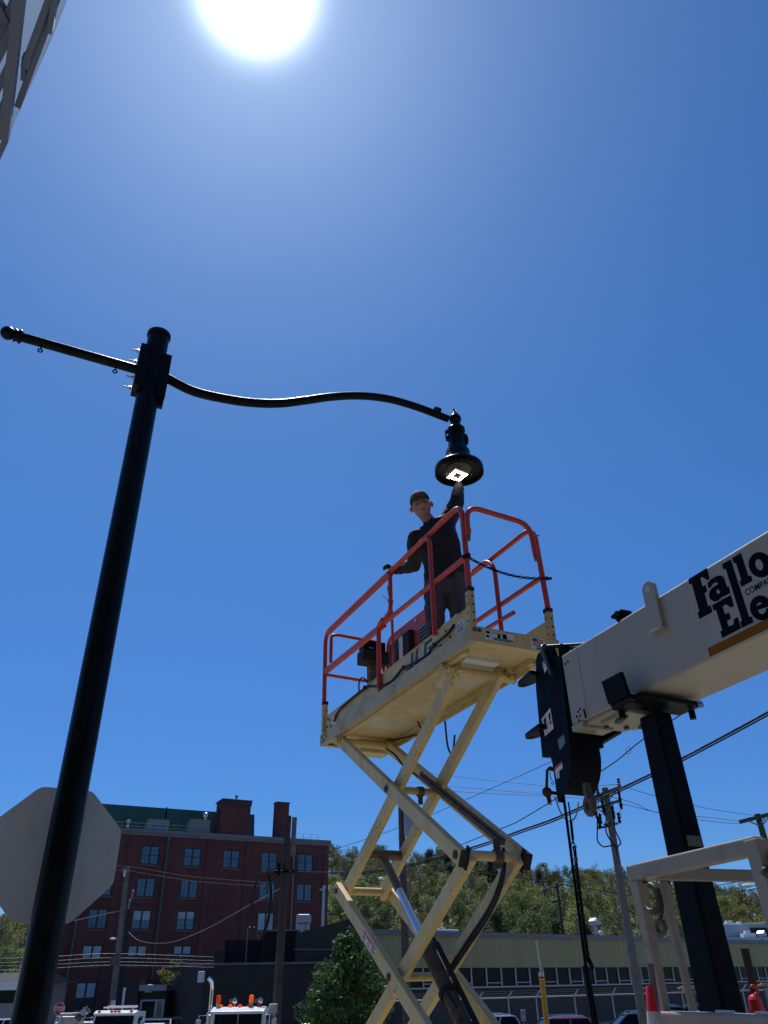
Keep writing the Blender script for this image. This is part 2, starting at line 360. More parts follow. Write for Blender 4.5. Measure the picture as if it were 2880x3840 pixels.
def rnd_path(pts, r, n=6):
    """polyline with rounded corners"""
    pts = [Vector(p) for p in pts]; res = [pts[0]]
    for i in range(1, len(pts) - 1):
        a, b, c = pts[i - 1], pts[i], pts[i + 1]
        ra = min(r, (a - b).length * 0.49, (c - b).length * 0.49)
        p, q = b + (a - b).normalized() * ra, b + (c - b).normalized() * ra
        for k in range(n + 1):
            t = k / n; res.append(p * (1 - t) ** 2 + b * 2 * t * (1 - t) + q * t * t)
    res.append(pts[-1]); return res
def spline(pts, n=8):
    pts = [Vector(p) for p in pts]; P = [pts[0] * 2 - pts[1]] + pts + [pts[-1] * 2 - pts[-2]]; res = []
    for i in range(1, len(P) - 2):
        for k in range(n):
            t = k / n; a, b, c, d = P[i - 1], P[i], P[i + 1], P[i + 2]
            res.append(0.5 * ((2 * b) + (c - a) * t + (2 * a - 5 * b + 4 * c - d) * t * t + (3 * b - a - 3 * c + d) * t ** 3))
    res.append(pts[-1]); return res
def frame(o, ex, ey, ez): return lambda x, y, z: o + ex * x + ey * y + ez * z
def fillet2(poly, r, n=4):
    res = []; k = len(poly)
    for i in range(k):
        a, b, c = Vector(poly[i - 1]), Vector(poly[i]), Vector(poly[(i + 1) % k])
        ra = min(r, (a - b).length * 0.45, (c - b).length * 0.45)
        p, q = b + (a - b).normalized() * ra, b + (c - b).normalized() * ra
        for j in range(n + 1):
            t = j / n; w = p * (1 - t) ** 2 + b * 2 * t * (1 - t) + q * t * t; res.append((w.x, w.y))
    return res
def text_mb(mb, s, size, fr, x, y, z0, th=0.0015, offset=0.0, mi=0, shear=0.0, align='LEFT', sx=1.0):
    cu = bpy.data.curves.new('t', 'FONT'); cu.body = s; cu.size = size; cu.extrude = th / 2; cu.offset = offset; cu.shear = shear
    cu.align_x = align; cu.resolution_u = 4
    ob = bpy.data.objects.new('t', cu); COL.objects.link(ob)
    dg = bpy.context.evaluated_depsgraph_get(); me = bpy.data.meshes.new_from_object(ob.evaluated_get(dg))
    mb.add([fr(x + v.co.x * sx, y + v.co.y, z0 + v.co.z + th / 2) for v in me.vertices], [tuple(p.vertices) for p in me.polygons], mi)
    bpy.data.objects.remove(ob); bpy.data.curves.remove(cu); bpy.data.meshes.remove(me)
def chain(name, pts, L, wr, parent=None, material=None, mb=None, ratio=0.62):
    """links strung along a path"""
    own = mb is None; mb = mb or MB()
    seg = []; acc = 0; P = [Vector(p) for p in pts]; step = L * 0.74
    d = [0]
    for i in range(1, len(P)): d.append(d[-1] + (P[i] - P[i - 1]).length)
    def pt(s):
        s = max(0, min(s, d[-1]))
        for i in range(1, len(P)):
            if s <= d[i] + 1e-9: return P[i - 1].lerp(P[i], (s - d[i - 1]) / max(1e-9, d[i] - d[i - 1]))
        return P[-1]
    n = int(d[-1] / step)
    for k in range(n):
        a, b = pt((k + 0.5) * step - L / 2), pt((k + 0.5) * step + L / 2)
        if (b - a).length < L * 0.5: continue
        x, y, dd = basis(b - a)
        if k % 2: x = y
        c = (a + b) / 2; w = L * ratio / 2; h = L / 2; ring = []
        for j in range(14):
            t = 2 * pi * j / 14
            ring.append(c + x * cos(t) * (w - wr) + dd * ((h - w) * (1 if sin(t) > 0 else -1) + sin(t) * (w - wr)))
        mb.tube(ring, wr, 6, closed=True)
    return mb.build(name, material, parent) if own else mb
# ================================================================ ground (setting)
def ground_z(x, y):
    t = max(0.0, min(1.0, (y - 11) / 14)); return -1.0 * (t * t * (3 - 2 * t))
g = MB(); xs = [-900, -300, -120, -60, -30, -15, -8, -4, 0, 4, 8, 15, 30, 60, 120, 300, 900]; ys = [-600, -200, -60, -20, -5, 0, 5, 9, 11, 13, 15, 17, 19, 21, 23, 25, 30, 45, 70, 120, 300, 900]
vv = [(x, y, ground_z(x, y)) for y in ys for x in xs]; k = len(xs)
g.add(vv, [(j * k + i, j * k + i + 1, (j + 1) * k + i + 1, (j + 1) * k + i) for j in range(len(ys) - 1) for i in range(k - 1)], 0, True)
tag(g.build('ground', mat('worn_concrete_lot', (0.27, 0.25, 0.21), 0.95, var=0.18, vscale=0.6, bump=0.2, bscale=4, dirt=(0.11, 0.10, 0.09), dscale=0.25, damt=0.6)), kind='structure')
rd = MB(); rd.box((-400, 48, -0.99), (400, 64, -0.985)); o = rd.build('road', mat('asphalt', (0.06, 0.06, 0.062), 0.9, var=0.2, vscale=0.5, bump=0.2, bscale=8)); tag(o, kind='structure')
pv = MB(); pv.box((-400, 64.2, -1.0), (400, 67.0, -0.86)); pv.build('pavement', M['concrete'], bevel=0.02)
tag(bpy.data.objects['pavement'], kind='structure')

# ================================================================ street lamp
PH = R(24.7); HA = Vector((cos(PH), sin(PH), 0)); HN = Vector((-sin(PH), cos(PH), 0))
YP = 4.95
pt = at(605, 1262, YP); pb = at(118, 3700, YP); PX = (pt.x + pb.x) / 2
PC = Vector((PX, YP, 0)); ZT = pt.z + 0.02; PR = 0.094
def armp(x, y): return atp(x, y, PC, HN)
lamp = empty('street_lamp', (PX, YP, 0), 'tall black decorative street lamp with a curved arm and a lit bell-shaped head', 'street lamp')
mb = MB(); mb.lathe([(PR * 1.9, 0.0), (PR * 1.9, 0.1), (PR * 1.45, 0.16), (PR * 1.3, 0.5), (PR * 1.02, 0.56), (PR, 3), (PR * 0.96, ZT - 0.035)], PC, V(0, 0, 1), 40)
mb.build('pole', M['black_paint'], lamp)
mb = MB(); c0 = PC + V(0, 0, ZT - 0.035); mb.lathe([(0, 0), (PR * 1.06, 0), (PR * 1.08, 0.008), (PR * 1.07, 0.035), (PR * 0.9, 0.045), (0, 0.05)], c0, V(0, 0, 1), 40)
mb.ball(c0 + V(0, -PR * 1.05, 0.02), 0.006, 8); mb.build('pole_cap', M['black_paint'], lamp)
zc1 = armp(560, 1318).z; zc0 = armp(520, 1468).z
zc_arm = (armp(*((1090 * .4822), 1100 + 600 * .4822))).z
br = lambda a, b, c: PC + HA * a + HN * b + V(0, 0, c)
mb = MB()
for s in (-1, 1):
    prof = []
    for j in range(9):
        t = R(-62 + 124 * j / 8); prof.append((s * cos(t) * (PR + 0.004), sin(t) * (PR + 0.004)))
    oute = [(s * (PR + 0.038), 0.085), (s * (PR + 0.038), -0.085)]
    poly = prof + oute
    dz = 0.0 if s < 0 else -0.05
    mb.prism(poly, lambda x, y, z, dz=dz: br(x, y, z + dz), zc0, zc1)
mb.prism([(PR + 0.036, 0.02), (PR + 0.0, 0.02), (PR + 0.0, -0.03), (PR + 0.036, -0.03)], lambda x, y, z: br(x, y, z), zc0 - 0.11, zc0 - 0.05)
mb.build('clamp_bracket', M['black_paint'], lamp, bevel=0.006)
for zz in (zc1 - 0.09, zc0 + 0.07):
    for sy in (-1, 1):
        mb = MB(); y0 = sy * 0.07
        mb.cyl(br(-(PR + 0.105), y0, zz), br(-(PR + 0.03), y0, zz), 0.008, 10)
        mb.tube([br(-(PR + 0.062), y0, zz), br(-(PR + 0.044), y0, zz)], 0.016, 6)
        mb.build('bolt', M['steel'], lamp)
# straight stub to the left with ball end
eL = armp(135 * .4822, 1100 + 296 * .4822); k_ = (br(0, 0, zc_arm) - CAMP); t_ = min([(abs(((q := br(-(PR + 0.3 + 0.01 * i), 0, zc_arm + 0.0)) - CAMP).dot(right) / (q - CAMP).dot(fwd) * FPX + 1440 - 66), i) for i in range(130)])[1]; eL = br(-(PR + 0.3 + 0.01 * t_), 0, zc_arm + 0.0); eL.z = (eL.z * 2 + armp(66, 1242).z) / 3
sL = br(-(PR + 0.01), 0, zc_arm)
mb = MB(); mb.tube([sL, eL], [0.041, 0.039], 20); ex = mb.build('extension_arm', M['black_paint'], lamp)
dL = (eL - sL).normalized()
mb = MB(); mb.lathe([(0.045, -0.03), (0.058, -0.02), (0.058, -0.006), (0.047, 0.0), (0.047, 0.012), (0.055, 0.018), (0.055, 0.03), (0.03, 0.036)], eL, dL, 24)
mb.ball(eL + dL * 0.078, 0.056, 20); mb.build('finial', M['black_paint'], ex)
for fx in ((330, 385), (900, 575)):
    p = armp(fx[0] * .4822, 1100 + fx[1] * .4822); t = (p - sL).dot(dL); p = sL + dL * t
    mb = MB(); mb.cyl(p + V(0, 0, 0.04), p - V(0, 0, 0.07), 0.006, 8)
    c = p - V(0, 0, 0.083); mb.tube([c + (HA * cos(2 * pi * j / 14) + V(0, 0, 1) * sin(2 * pi * j / 14)) * 0.016 for j in range(14)], 0.006, 8, closed=True)
    mb.cyl(p + V(0, 0, 0.036), p + V(0, 0, 0.05), 0.011, 6); mb.build('eye_bolt', M['black_steel'], ex)
# curved arm
D2 = 2880 / 1659.
ap = [(370, 825), (420, 846), (500, 864), (560, 871), (610, 871), (660, 865), (720, 857), (780, 855), (840, 862), (900, 879), (945, 896), (968, 905)]
pts = [br(PR + 0.005, 0, zc_arm)] + [armp(x * D2, y * D2) for x, y in ap[1:]]
pts = spline(pts, 8); n_ = len(pts)
mb = MB(); mb.tube(pts, [0.041 - 0.004 * i / n_ for i in range(n_)], 20)
arm = mb.build('curved_arm', M['black_paint'], lamp)
pc = armp(560 * .6028 + 1300, 1400 + 240 * .6028)
da = (pts[-1] - pts[-14]).normalized()
mb = MB(); mb.lathe([(0.042, -0.028), (0.051, -0.028), (0.051, 0.028), (0.042, 0.028)], pc, da, 24, smooth=False)
for s in (-1, 1): mb.cyl(pc + V(0, 0, s * 0.05), pc + V(0, 0, s * 0.06), 0.01, 6)
mb.build('collar', M['black_paint'], arm)
# luminaire
bl = armp(1707, 1572); LX, LY = bl.x, bl.y
def lz(y): return at(1707, y, LY).z
LC = V(LX, LY, 0)
lum = MB(); z_b = bl.z
lum.ball(bl, 0.062, 24)
lum.lathe([(0.034, 0.05), (0.036, 0.066), (0.02, 0.078), (0.012, 0.10), (0.004, 0.145), (0, 0.15)], bl, V(-0.06, 0, 1), 20)
zt = lz(1611); 
lum.lathe([(0.04, z_b - 0.045), (0.05, z_b - 0.055), (0.05, z_b - 0.075), (0.036, z_b - 0.08), (0.036, zt - 0.0)], LC, V(0, 0, 1), 24)
ft = lum.build('arm_fitter', M['black_paint'], lamp)
zf = lz(1688); zr = lz(1752)
mb = MB(); mb.lathe([(0.03, zt + 0.012), (0.086, zt + 0.008), (0.09, zt - 0.004), (0.09, zt - 0.03), (0.083, zt - 0.035), (0.084, zt - 0.12), (0.092, zf + 0.02), (0.118, zf - 0.02), (0.124, zf - 0.075),
    (0.15, zr + 0.03), (0.205, zr + 0.012), (0.232, zr - 0.002), (0.236, zr - 0.02), (0.237, zr - 0.075), (0.229, zr - 0.078), (0.224, zr - 0.055), (0.19, zr - 0.03), (0.13, zr - 0.026), (0, zr - 0.026)], LC, V(0, 0, 1), 64)
hs_ = mb.build('bell_shade', M['black_paint'], lamp)
mb = MB(); y0 = zt - 0.1
mb.box((-0.108, -0.025, y0 - 0.03), (-0.08, 0.025, y0 + 0.01), lambda x, y, z: LC + V(x, y, z)); mb.cyl(LC + V(-0.1, -0.02, y0 + 0.07), LC + V(-0.1, 0.02, y0 + 0.07), 0.014, 10)
mb.box((-0.112, -0.008, y0 - 0.01), (-0.098, 0.008, y0 + 0.075), lambda x, y, z: LC + V(x, y, z)); mb.build('latch', M['black_steel'], hs_, bevel=0.004)
mb = MB(); mb.ball(LC + V(0.088, 0, zt - 0.13), 0.055, 16, sc=(0.55, 0.8, 1.3)); mb.build('driver_housing', M['black_paint'], hs_)
zl = zr - 0.045
mb = MB(); mb.lathe([(0.0, zl), (0.105, zl), (0.118, zl + 0.006), (0.125, zl + 0.018)], LC, V(0, 0, 1), 48); mb.build('lens_plate', mat('grey_lens_plate', (0.09, 0.085, 0.075), 0.35, 0.2, var=0.15, vscale=20), hs_)
cs = [atz(1300 + a * .6028, 1400 + b * .6028, zl - 0.004) for a, b in ((626, 648), (678, 600), (750, 630), (700, 670))]
mb = MB()
for i in range(6):
    for j in range(6):
        if i in (2, 3) and j in (2, 3): continue
        a, b = i / 5, j / 5
        p = (cs[0].lerp(cs[1], a)).lerp(cs[3].lerp(cs[2], a), b); p.z = zl - 0.004
        mb.add([p + V(cos(2 * pi * q / 10) * 0.0072, sin(2 * pi * q / 10) * 0.0072, 0) for q in range(10)] , [tuple(range(10))[::-1]])
mb.build('led_array', mat('lit_led', (1, 0.9, 0.7), 0.5, emit=((1.0, 0.92, 0.76), 14.0)), hs_, fix=False)
for a in range(3):
    t = 2 * pi * a / 3 + 0.6; mb = MB(); mb.ball(LC + V(cos(t) * 0.155, sin(t) * 0.155, zr - 0.032), 0.006, 8); mb.build('screw', M['steel'], hs_)

# ---- octagonal sign seen from behind
sg = R(30); e1 = Vector((cos(sg), sin(sg), 0)); en = Vector((-sin(sg), cos(sg), 0))
sc_ = at(205, 3200, YP + 0.16); fr = frame(sc_, e1, V(0, 0, 1), en)
octa = [(0.412 * cos(R(22.5 + 45 * i)), 0.412 * sin(R(22.5 + 45 * i))) for i in range(8)]
octa = fillet2(octa, 0.03, 2)
root = empty('traffic_sign', sc_ - V(0, 0, 0.4), 'plain grey back of a large octagonal traffic sign fixed to the black lamp pole', 'traffic sign')
mb = MB(); mb.prism(octa, fr, 0, 0.003); mb.prism([(x * 1.0, y * 1.0) for x, y in octa], fr, 0.0032, 0.004, 1); mb.build('sign_plate', [M['sign_back'], M['sign_red']], root)
mb = MB()
mb = MB()
for zz in (0.0,):
    c = Vector((PX, YP, sc_.z + zz)); mb.bar(c + en * (PR), c + en * ((sc_ - c).dot(en) - 0.001), 0.05, 0.02)
mb.build('mounting_band', M['black_steel'], root)

# ================================================================ scissor lift
S = 0.894
LA = CAMP + S * Vector((-0.77, 9.091, 2.35))
LU = Vector((0.418, -0.909, 0)).normalized(); LV = Vector((-LU.y, LU.x, 0))
def L(a, b, c): return LA + (LU * a + LV * b + V(0, 0, c)) * S
lift = empty('scissor_lift', L(1.75, 0.42, 0) * 1.0 - V(0, 0, L(0, 0, 0).z), 'cream scissor lift with red guard rails, raised high beside the lit street lamp', 'scissor lift')
LL = 3.52; WW = 0.85
def lbox(mb, lo, hi, mi=0): return mb.box(lo, hi, L, mi)
# deck
def diamond(name, color):
    Mx = mat(name, color, 0.5, var=0.12, vscale=3, dirt=(0.2, 0.17, 0.11), dscale=5, damt=0.7)
    t = Mx.node_tree; b = t.nodes['Principled BSDF']
    tcn = t.nodes.new('ShaderNodeTexCoord'); d = t.nodes.new('ShaderNodeVectorMath'); d.operation = 'DOT_PRODUCT'; d.inputs[1].default_value = LU * 1.0
    t.links.new(tcn.outputs['Object'], d.inputs[0]); s = t.nodes.new('ShaderNodeSeparateXYZ'); t.links.new(tcn.outputs['Object'], s.inputs[0])
    def mm(op, a, b_):
        n = t.nodes.new('ShaderNodeMath'); n.operation = op
        for i, q in enumerate((a, b_)):
            if isinstance(q, (int, float)): n.inputs[i].default_value = q
            elif q is not None: t.links.new(q, n.inputs[i])
        return n.outputs[0]
    u_, z_ = d.outputs['Value'], s.outputs[2]
    k = 2 * pi / 0.052
    a1 = mm('SINE', mm('MULTIPLY', mm('ADD', u_, z_), k), None); a2 = mm('SINE', mm('MULTIPLY', mm('SUBTRACT', u_, z_), k), None)
    lug = mm('GREATER_THAN', mm('MULTIPLY', a1, mm('ADD', a2, 0.2)), 0.35)
    bp = t.nodes.new('ShaderNodeBump'); bp.inputs['Strength'].default_value = 1.0; bp.inputs['Distance'].default_value = 0.006
    mxl = t.nodes.new('ShaderNodeMix'); mxl.data_type = 'RGBA'; mxl.blend_type = 'MULTIPLY'; ll = b.inputs['Base Color'].links[0].from_socket
    lm = t.nodes.new('ShaderNodeMapRange'); lm.inputs['To Min'].default_value = 0.78; lm.inputs['To Max'].default_value = 1.25; t.links.new(lug, lm.inputs['Value'])
    cl = t.nodes.new('ShaderNodeCombineColor'); [t.links.new(lm.outputs[0], cl.inputs[i_]) for i_ in range(3)]
    mxl.inputs[0].default_value = 1.0; t.links.new(ll, mxl.inputs[6]); t.links.new(cl.outputs[0], mxl.inputs[7]); t.links.new(mxl.outputs[2], b.inputs['Base Color'])
    t.links.new(lug, bp.inputs['Height']); t.links.new(bp.outputs[0], b.inputs['Normal'])
    return Mx
M['tread'] = diamond('cream_tread_plate', (0.58, 0.47, 0.26))
mb = MB(); lbox(mb, (0.0, 0.004, 0.03), (LL - 0.004, WW - 0.004, 0.05))
mb.add([L(a, b, 0.0295) for a, b in ((0.9, 0.02), (1.25, 0.02), (1.15, 0.8), (0.75, 0.8))], [(0, 1, 2, 3)], 1); mb.add([L(a, b, 0.0295) for a, b in ((2.3, 0.3), (3.2, 0.06), (3.2, 0.45), (2.5, 0.75))], [(0, 1, 2, 3)], 1)
deck = mb.build('deck_plate', [M['cream'], mat('pale_deck_paint', (0.60, 0.52, 0.34), 0.35, var=0.1, vscale=3, dirt=(0.4, 0.32, 0.18), dscale=4, damt=0.6)], lift)  # second colour: two paler patches on the deck underside
mb = MB(); lbox(mb, (-0.012, -0.012, 0.0), (LL, 0.0, 0.135)); lbox(mb, (-0.012, 0.0, 0.0), (LL - 0.0, 0.05, 0.006)); lbox(mb, (0.1, -0.0, 0.123), (LL - 0.02, 0.04, 0.135))
mb.build('side_skirt', M['tread'], lift, bevel=0.004)
mb = MB(); lbox(mb, (-0.012, WW, 0.0), (LL, WW + 0.012, 0.135)); lbox(mb, (0, WW - 0.05, 0.0), (LL, WW, 0.006)); lbox(mb, (0.1, WW - 0.12, -0.07), (LL - 0.3, WW - 0.1, 0.03)); mb.build('side_skirt', M['cream'], lift, bevel=0.004)
mb = MB(); lbox(mb, (LL, -0.012, 0.0), (LL + 0.012, WW + 0.012, 0.135)); lbox(mb, (LL - 0.06, 0.05, 0), (LL, WW - 0.05, 0.006)); es = mb.build('end_skirt', M['cream'], lift, bevel=0.006)
mb = MB(); lbox(mb, (-0.024, -0.012, 0.0), (-0.012, WW + 0.012, 0.135)); lbox(mb, (-0.012, 0.05, 0), (0.05, WW - 0.05, 0.006)); mb.build('end_skirt', M['cream'], lift, bevel=0.006)
# toe boards
mb = MB(); lbox(mb, (0.03, 0.03, 0.135), (LL - 0.05, 0.045, 0.33)); lbox(mb, (0.03, 0.02, 0.32), (LL - 0.05, 0.055, 0.332)); tb = mb.build('toe_board', M['cream'], lift, bevel=0.003)
mb = MB(); lbox(mb, (0.03, WW - 0.045, 0.135), (LL - 0.05, WW - 0.03, 0.33)); mb.build('toe_board', M['cream'], lift, bevel=0.003)
mb = MB(); lbox(mb, (0.02, 0.05, 0.135), (0.035, WW - 0.05, 0.31)); mb.build('toe_board', M['cream'], lift, bevel=0.003)
# lettering JLG on near toe board: slanted block letters
def nf(y0): return lambda x, y, z: L(x, y0 - z, y)
def poly_letter(mb, poly, x0, z0, sx, sz, sh, y0):
    mb.prism([(x0 + (px + sh * py) * sx, z0 + py * sz) for px, py in poly], nf(y0), 0.0, 0.0015)
mb = MB(); sh = 0.18
J = [(0.0, 0.0), (0.75, 0.0), (0.75, 1.0), (0.42, 1.0), (0.42, 0.2), (0.0, 0.2)]
Lp = [(0, 0), (0.8, 0), (0.8, 0.2), (0.33, 0.2), (0.33, 1), (0, 1)]
G = [(0, 0), (0.9, 0), (0.9, 0.58), (0.5, 0.58), (0.5, 0.44), (0.6, 0.44), (0.6, 0.2), (0.32, 0.2), (0.32, 0.8), (0.92, 0.8), (0.92, 1.0), (0, 1)]
for pl, x0 in ((J, 2.25), (Lp, 2.42), (G, 2.60)): poly_letter(mb, pl, x0, 0.155, 0.17, 0.155, sh, 0.0298)
mb.build('lettering', M['logo'], tb)
# cable along the near toe board
mb = MB(); cab = spline([L(0.35, 0.018, 0.2), L(0.5, 0.012, 0.27), L(0.95, 0.01, 0.30), L(1.3, 0.012, 0.30), L(1.5, 0.0, 0.25), L(1.7, 0.0, 0.19), L(1.95, 0.005, 0.16), L(2.2, 0.0, 0.2), L(2.3, 0.0, 0.19), L(2.7, 0.005, 0.16), L(2.88, 0.0, 0.2), L(3.1, 0.01, 0.22), L(3.22, 0.016, 0.26)], 6)
mb.tube(cab, 0.011, 8)
for q in ((1.3, 0.30), (2.25, 0.2), (2.88, 0.2)): mb.ball(L(q[0], 0.0, q[1]), 0.022, 8)
mb.build('power_cable', M['black_matte'], tb)
def sticker(mb, x0, z0, w, h, y0, mi=0): lbox(mb, (x0, y0 - 0.0015, z0), (x0 + w, y0, z0 + h), mi)
mb = MB(); sticker(mb, 0.28, 0.17, 0.1, 0.09, 0.0298); mb.build('paper_label', M['paper'], tb); mb = MB(); sticker(mb, 3.22, 0.17, 0.15, 0.09, 0.0298)
for k in range(3): sticker(mb, 3.235, 0.235 - 0.02 * k, 0.12, 0.006, 0.0282, 1)
sticker(mb, 3.24, 0.18, 0.11, 0.006, 0.0282, 1)
mb.build('warning_decal', [M['paper'], M['ink']], tb)
mb = MB(); pl = [(-0.001, 0.0)]
lbox(mb, (1.42, 0.005, 0.15), (1.62, 0.03, 0.30)); mb.build('bracket_plate', M['cream'], tb, bevel=0.004)
mb = MB()
for a, b in ((1.46, 0.18), (1.46, 0.26), (1.56, 0.18), (1.56, 0.26), (0.1, 0.2), (0.18, 0.26), (0.12, 0.29), (0.22, 0.18), (3.05, 0.27), (3.12, 0.19), (2.95, 0.17), (1.36, 0.31)): mb.tube([L(a, 0.031, b), L(a, 0.019, b)], 0.011, 8)
mb.build('bolt_head', M['grease'], tb)
mb = MB()
for a, b in ((0.05, 0.03), (0.05, 0.09), (0.12, 0.04), (0.12, 0.10), (0.18, 0.07), (0.18, 0.11)): mb.tube([L(a, -0.01, b), L(a, -0.018, b)], 0.013, 8)
mb.build('bolt_head', M['grease'], lift)
# end skirt decals, slot, bolts
ef = lambda x, y, z: L(LL + 0.012 + z, x, y)
mb = MB()
mb.box((0.12, 0.03, 0.0), (0.40, 0.11, 0.0015), ef, 0); mb.box((0.184, 0.03, 0.0016), (0.187, 0.11, 0.002), ef, 1)
for a, b, w_, h_ in ((0.13, 0.085, 0.04, 0.02), (0.13, 0.05, 0.03, 0.02), (0.2, 0.036, 0.19, 0.008), (0.2, 0.05, 0.19, 0.006), (0.24, 0.06, 0.03, 0.03), (0.29, 0.06, 0.04, 0.04), (0.2, 0.095, 0.1, 0.005)): mb.box((a, b, 0.0016), (a + w_, b + h_, 0.003), ef, 1)
mb.build('warning_decal', [M['paper'], M['ink']], es)
mb = MB(); mb.prism(fillet2([(0.57, 0.012), (0.71, 0.012), (0.71, 0.122), (0.57, 0.122)], 0.012), ef, 0.0, 0.0015, 0)
for k in range(7): mb.box((0.585, 0.066 + k * 0.0066, 0.0016), (0.695, 0.066 + k * 0.0066 + 0.0036, 0.0026), ef, 1)
mb.box((0.585, 0.088, 0.0017), (0.63, 0.114, 0.0032), ef, 2)
text_mb(mb, 'MADE WITH PRIDE', 0.0135, ef, 0.585, 0.050, 0.0016, offset=0.0002, mi=3, sx=0.82); text_mb(mb, 'IN THE', 0.0125, ef, 0.62, 0.038, 0.0016, mi=3); text_mb(mb, 'USA', 0.024, ef, 0.615, 0.017, 0.0016, offset=0.0008, mi=3)
mb.build('flag_decal', [M['paper'], M['flagred'], M['blue'], M['ink']], es)
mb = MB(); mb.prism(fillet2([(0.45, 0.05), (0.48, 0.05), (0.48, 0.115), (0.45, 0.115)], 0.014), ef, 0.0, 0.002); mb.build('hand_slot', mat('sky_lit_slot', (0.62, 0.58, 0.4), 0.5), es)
mb = MB()
for a in (0.025, 0.07): mb.tube([L(LL + 0.01, a, 0.1), L(LL + 0.02, a, 0.1)], 0.016, 10)
mb.build('bolt_head', M['grease'], es)
# corner sleeves
def sleeve(a, b, h=0.46, z0=0.135):
    mb = MB(); lbox(mb, (a - 0.03, b - 0.03, z0), (a + 0.03, b + 0.03, h)); s_ = mb.build('post_socket', M['cream'], lift, bevel=0.006)
    mb = MB(); lbox(mb, (a - 0.034, b - 0.034, h), (a + 0.034, b + 0.034, h + 0.04)); mb.build('rubber_collar', M['black_matte'], s_, bevel=0.008)
    mb = MB()
    for k in range(4):
        c = L(a + 0.03, b + 0.006, z0 + 0.05 + 0.075 * k); mb.tube([c, c + LU * 0.002], 0.008, 8)
        c = L(a + 0.0, b - 0.03, z0 + 0.05 + 0.075 * k); mb.tube([c, c - LV * 0.002], 0.007, 8)
    mb.build('pin_hole', M['ink'], s_)
sleeve(3.49, 0.03); sleeve(3.49, 0.82, 0.40); sleeve(0.0, 0.03, 0.49); sleeve(0.02, 0.82, 0.40)
# rails
RR = 0.0215
def rail(name, pts, r=RR, rad=0.09, dbl=False, mt='red'):
    mb = MB(); P = rnd_path([L(*p) for p in pts], rad * S, 7); mb.tube(P, r, 12)
    if dbl:
        P2 = rnd_path([L(*p) for p in dbl], rad * S, 7); mb.tube(P2, r * 0.82, 12)
    return mb.build(name, M[mt], lift)
rail('top_rail', [(-0.03, 0.03, 0.3), (-0.05, 0.03, 1.43), (3.47, 0.03, 1.355), (3.49, 0.03, 0.46)], 0.0235, 0.17, [(0.02, 0.034, 1.392), (1.95, 0.034, 1.348)])
rail('mid_rail', [(-0.04, 0.03, 0.93), (3.47, 0.03, 0.80)], 0.0225, dbl=[(0.0, 0.034, 0.893), (1.75, 0.034, 0.832)])
rail('rail_post', [(1.80, 0.015, 1.375), (1.94, 0.015, 1.36), (1.945, 0.015, 1.0), (1.93, 0.015, 0.92), (1.72, 0.015, 0.87)], 0.0205, 0.13)
rail('rail_post', [(1.78, 0.0, 0.885), (1.665, 0.0, 0.86), (1.665, 0.0, 0.17)], 0.0225, 0.13)
rail('rail_post', [(2.62, 0.012, 1.345), (2.86, 0.012, 1.34), (2.875, 0.012, 0.30)], 0.0205, 0.13)
rail('top_rail', [(3.5, 0.82, 0.40), (3.44, 0.82, 1.31), (0.12, 0.82, 1.40), (0.10, 0.82, 0.62), (0.10, 0.82, 0.3)], 0.0225, 0.17)
rail('mid_rail', [(3.47, 0.82, 0.76), (0.10, 0.82, 0.86)], 0.021)
rail('mid_rail', [(3.0, 0.80, 0.60), (1.6, 0.80, 0.68)], 0.019)
rail('rail_post', [(2.35, 0.80, 1.345), (2.62, 0.80, 1.34), (2.75, 0.80, 1.2), (2.77, 0.80, 0.3)], 0.0205, 0.16)
rail('rail_post', [(1.5, 0.8, 0.3), (1.5, 0.8, 1.36)], 0.0205)
rail('end_top_rail', [(0.03, 0.078, 1.02), (0.03, 0.078, 1.38), (0.03, 0.17, 1.40), (0.03, 0.77, 1.38), (0.03, 0.8, 1.0)], 0.019, 0.1)
rail('end_mid_rail', [(0.0, 0.05, 0.87), (0.0, 0.8, 0.85)], 0.0185)
gate = rail('drop_gate', [(3.53, 0.035, 0.98), (3.53, 0.04, 1.30), (3.52, 0.72, 1.265), (3.52, 0.745, 0.93)], 0.0225, 0.15)
mb = MB()
for q in ((3.53, 0.035, 0.975), (3.52, 0.745, 0.925)): mb.cyl(L(*q), L(q[0], q[1], q[2] - 0.035), 0.019, 10)
mb.tube([L(3.53, 0.06, 1.0), L(3.53, 0.07, 1.06), L(3.53, 0.05, 1.08)], 0.004, 6); mb.cyl(L(3.52, 0.745, 1.16), L(3.54, 0.80, 1.15), 0.006, 6)
mb.build('gate_pin', M['dull_steel'], gate)
cp = [L(3.50, 0.03, 0.79).lerp(L(3.53, 0.86, 0.735), t) - V(0, 0, 4 * t * (1 - t) * 0.075 * S * 1.0) for t in [i / 20 for i in range(21)]]
ch = chain('safety_chain', cp, 0.042, 0.0048, lift, M['black_steel'])
mb = MB(); mb.cyl(L(3.48, 0.0, 0.79), L(3.54, 0.03, 0.79), 0.018, 8); mb.cyl(L(3.47, 0.82, 0.735), L(3.53, 0.88, 0.735), 0.014, 8); mb.build('chain_hook', M['black_steel'], ch)
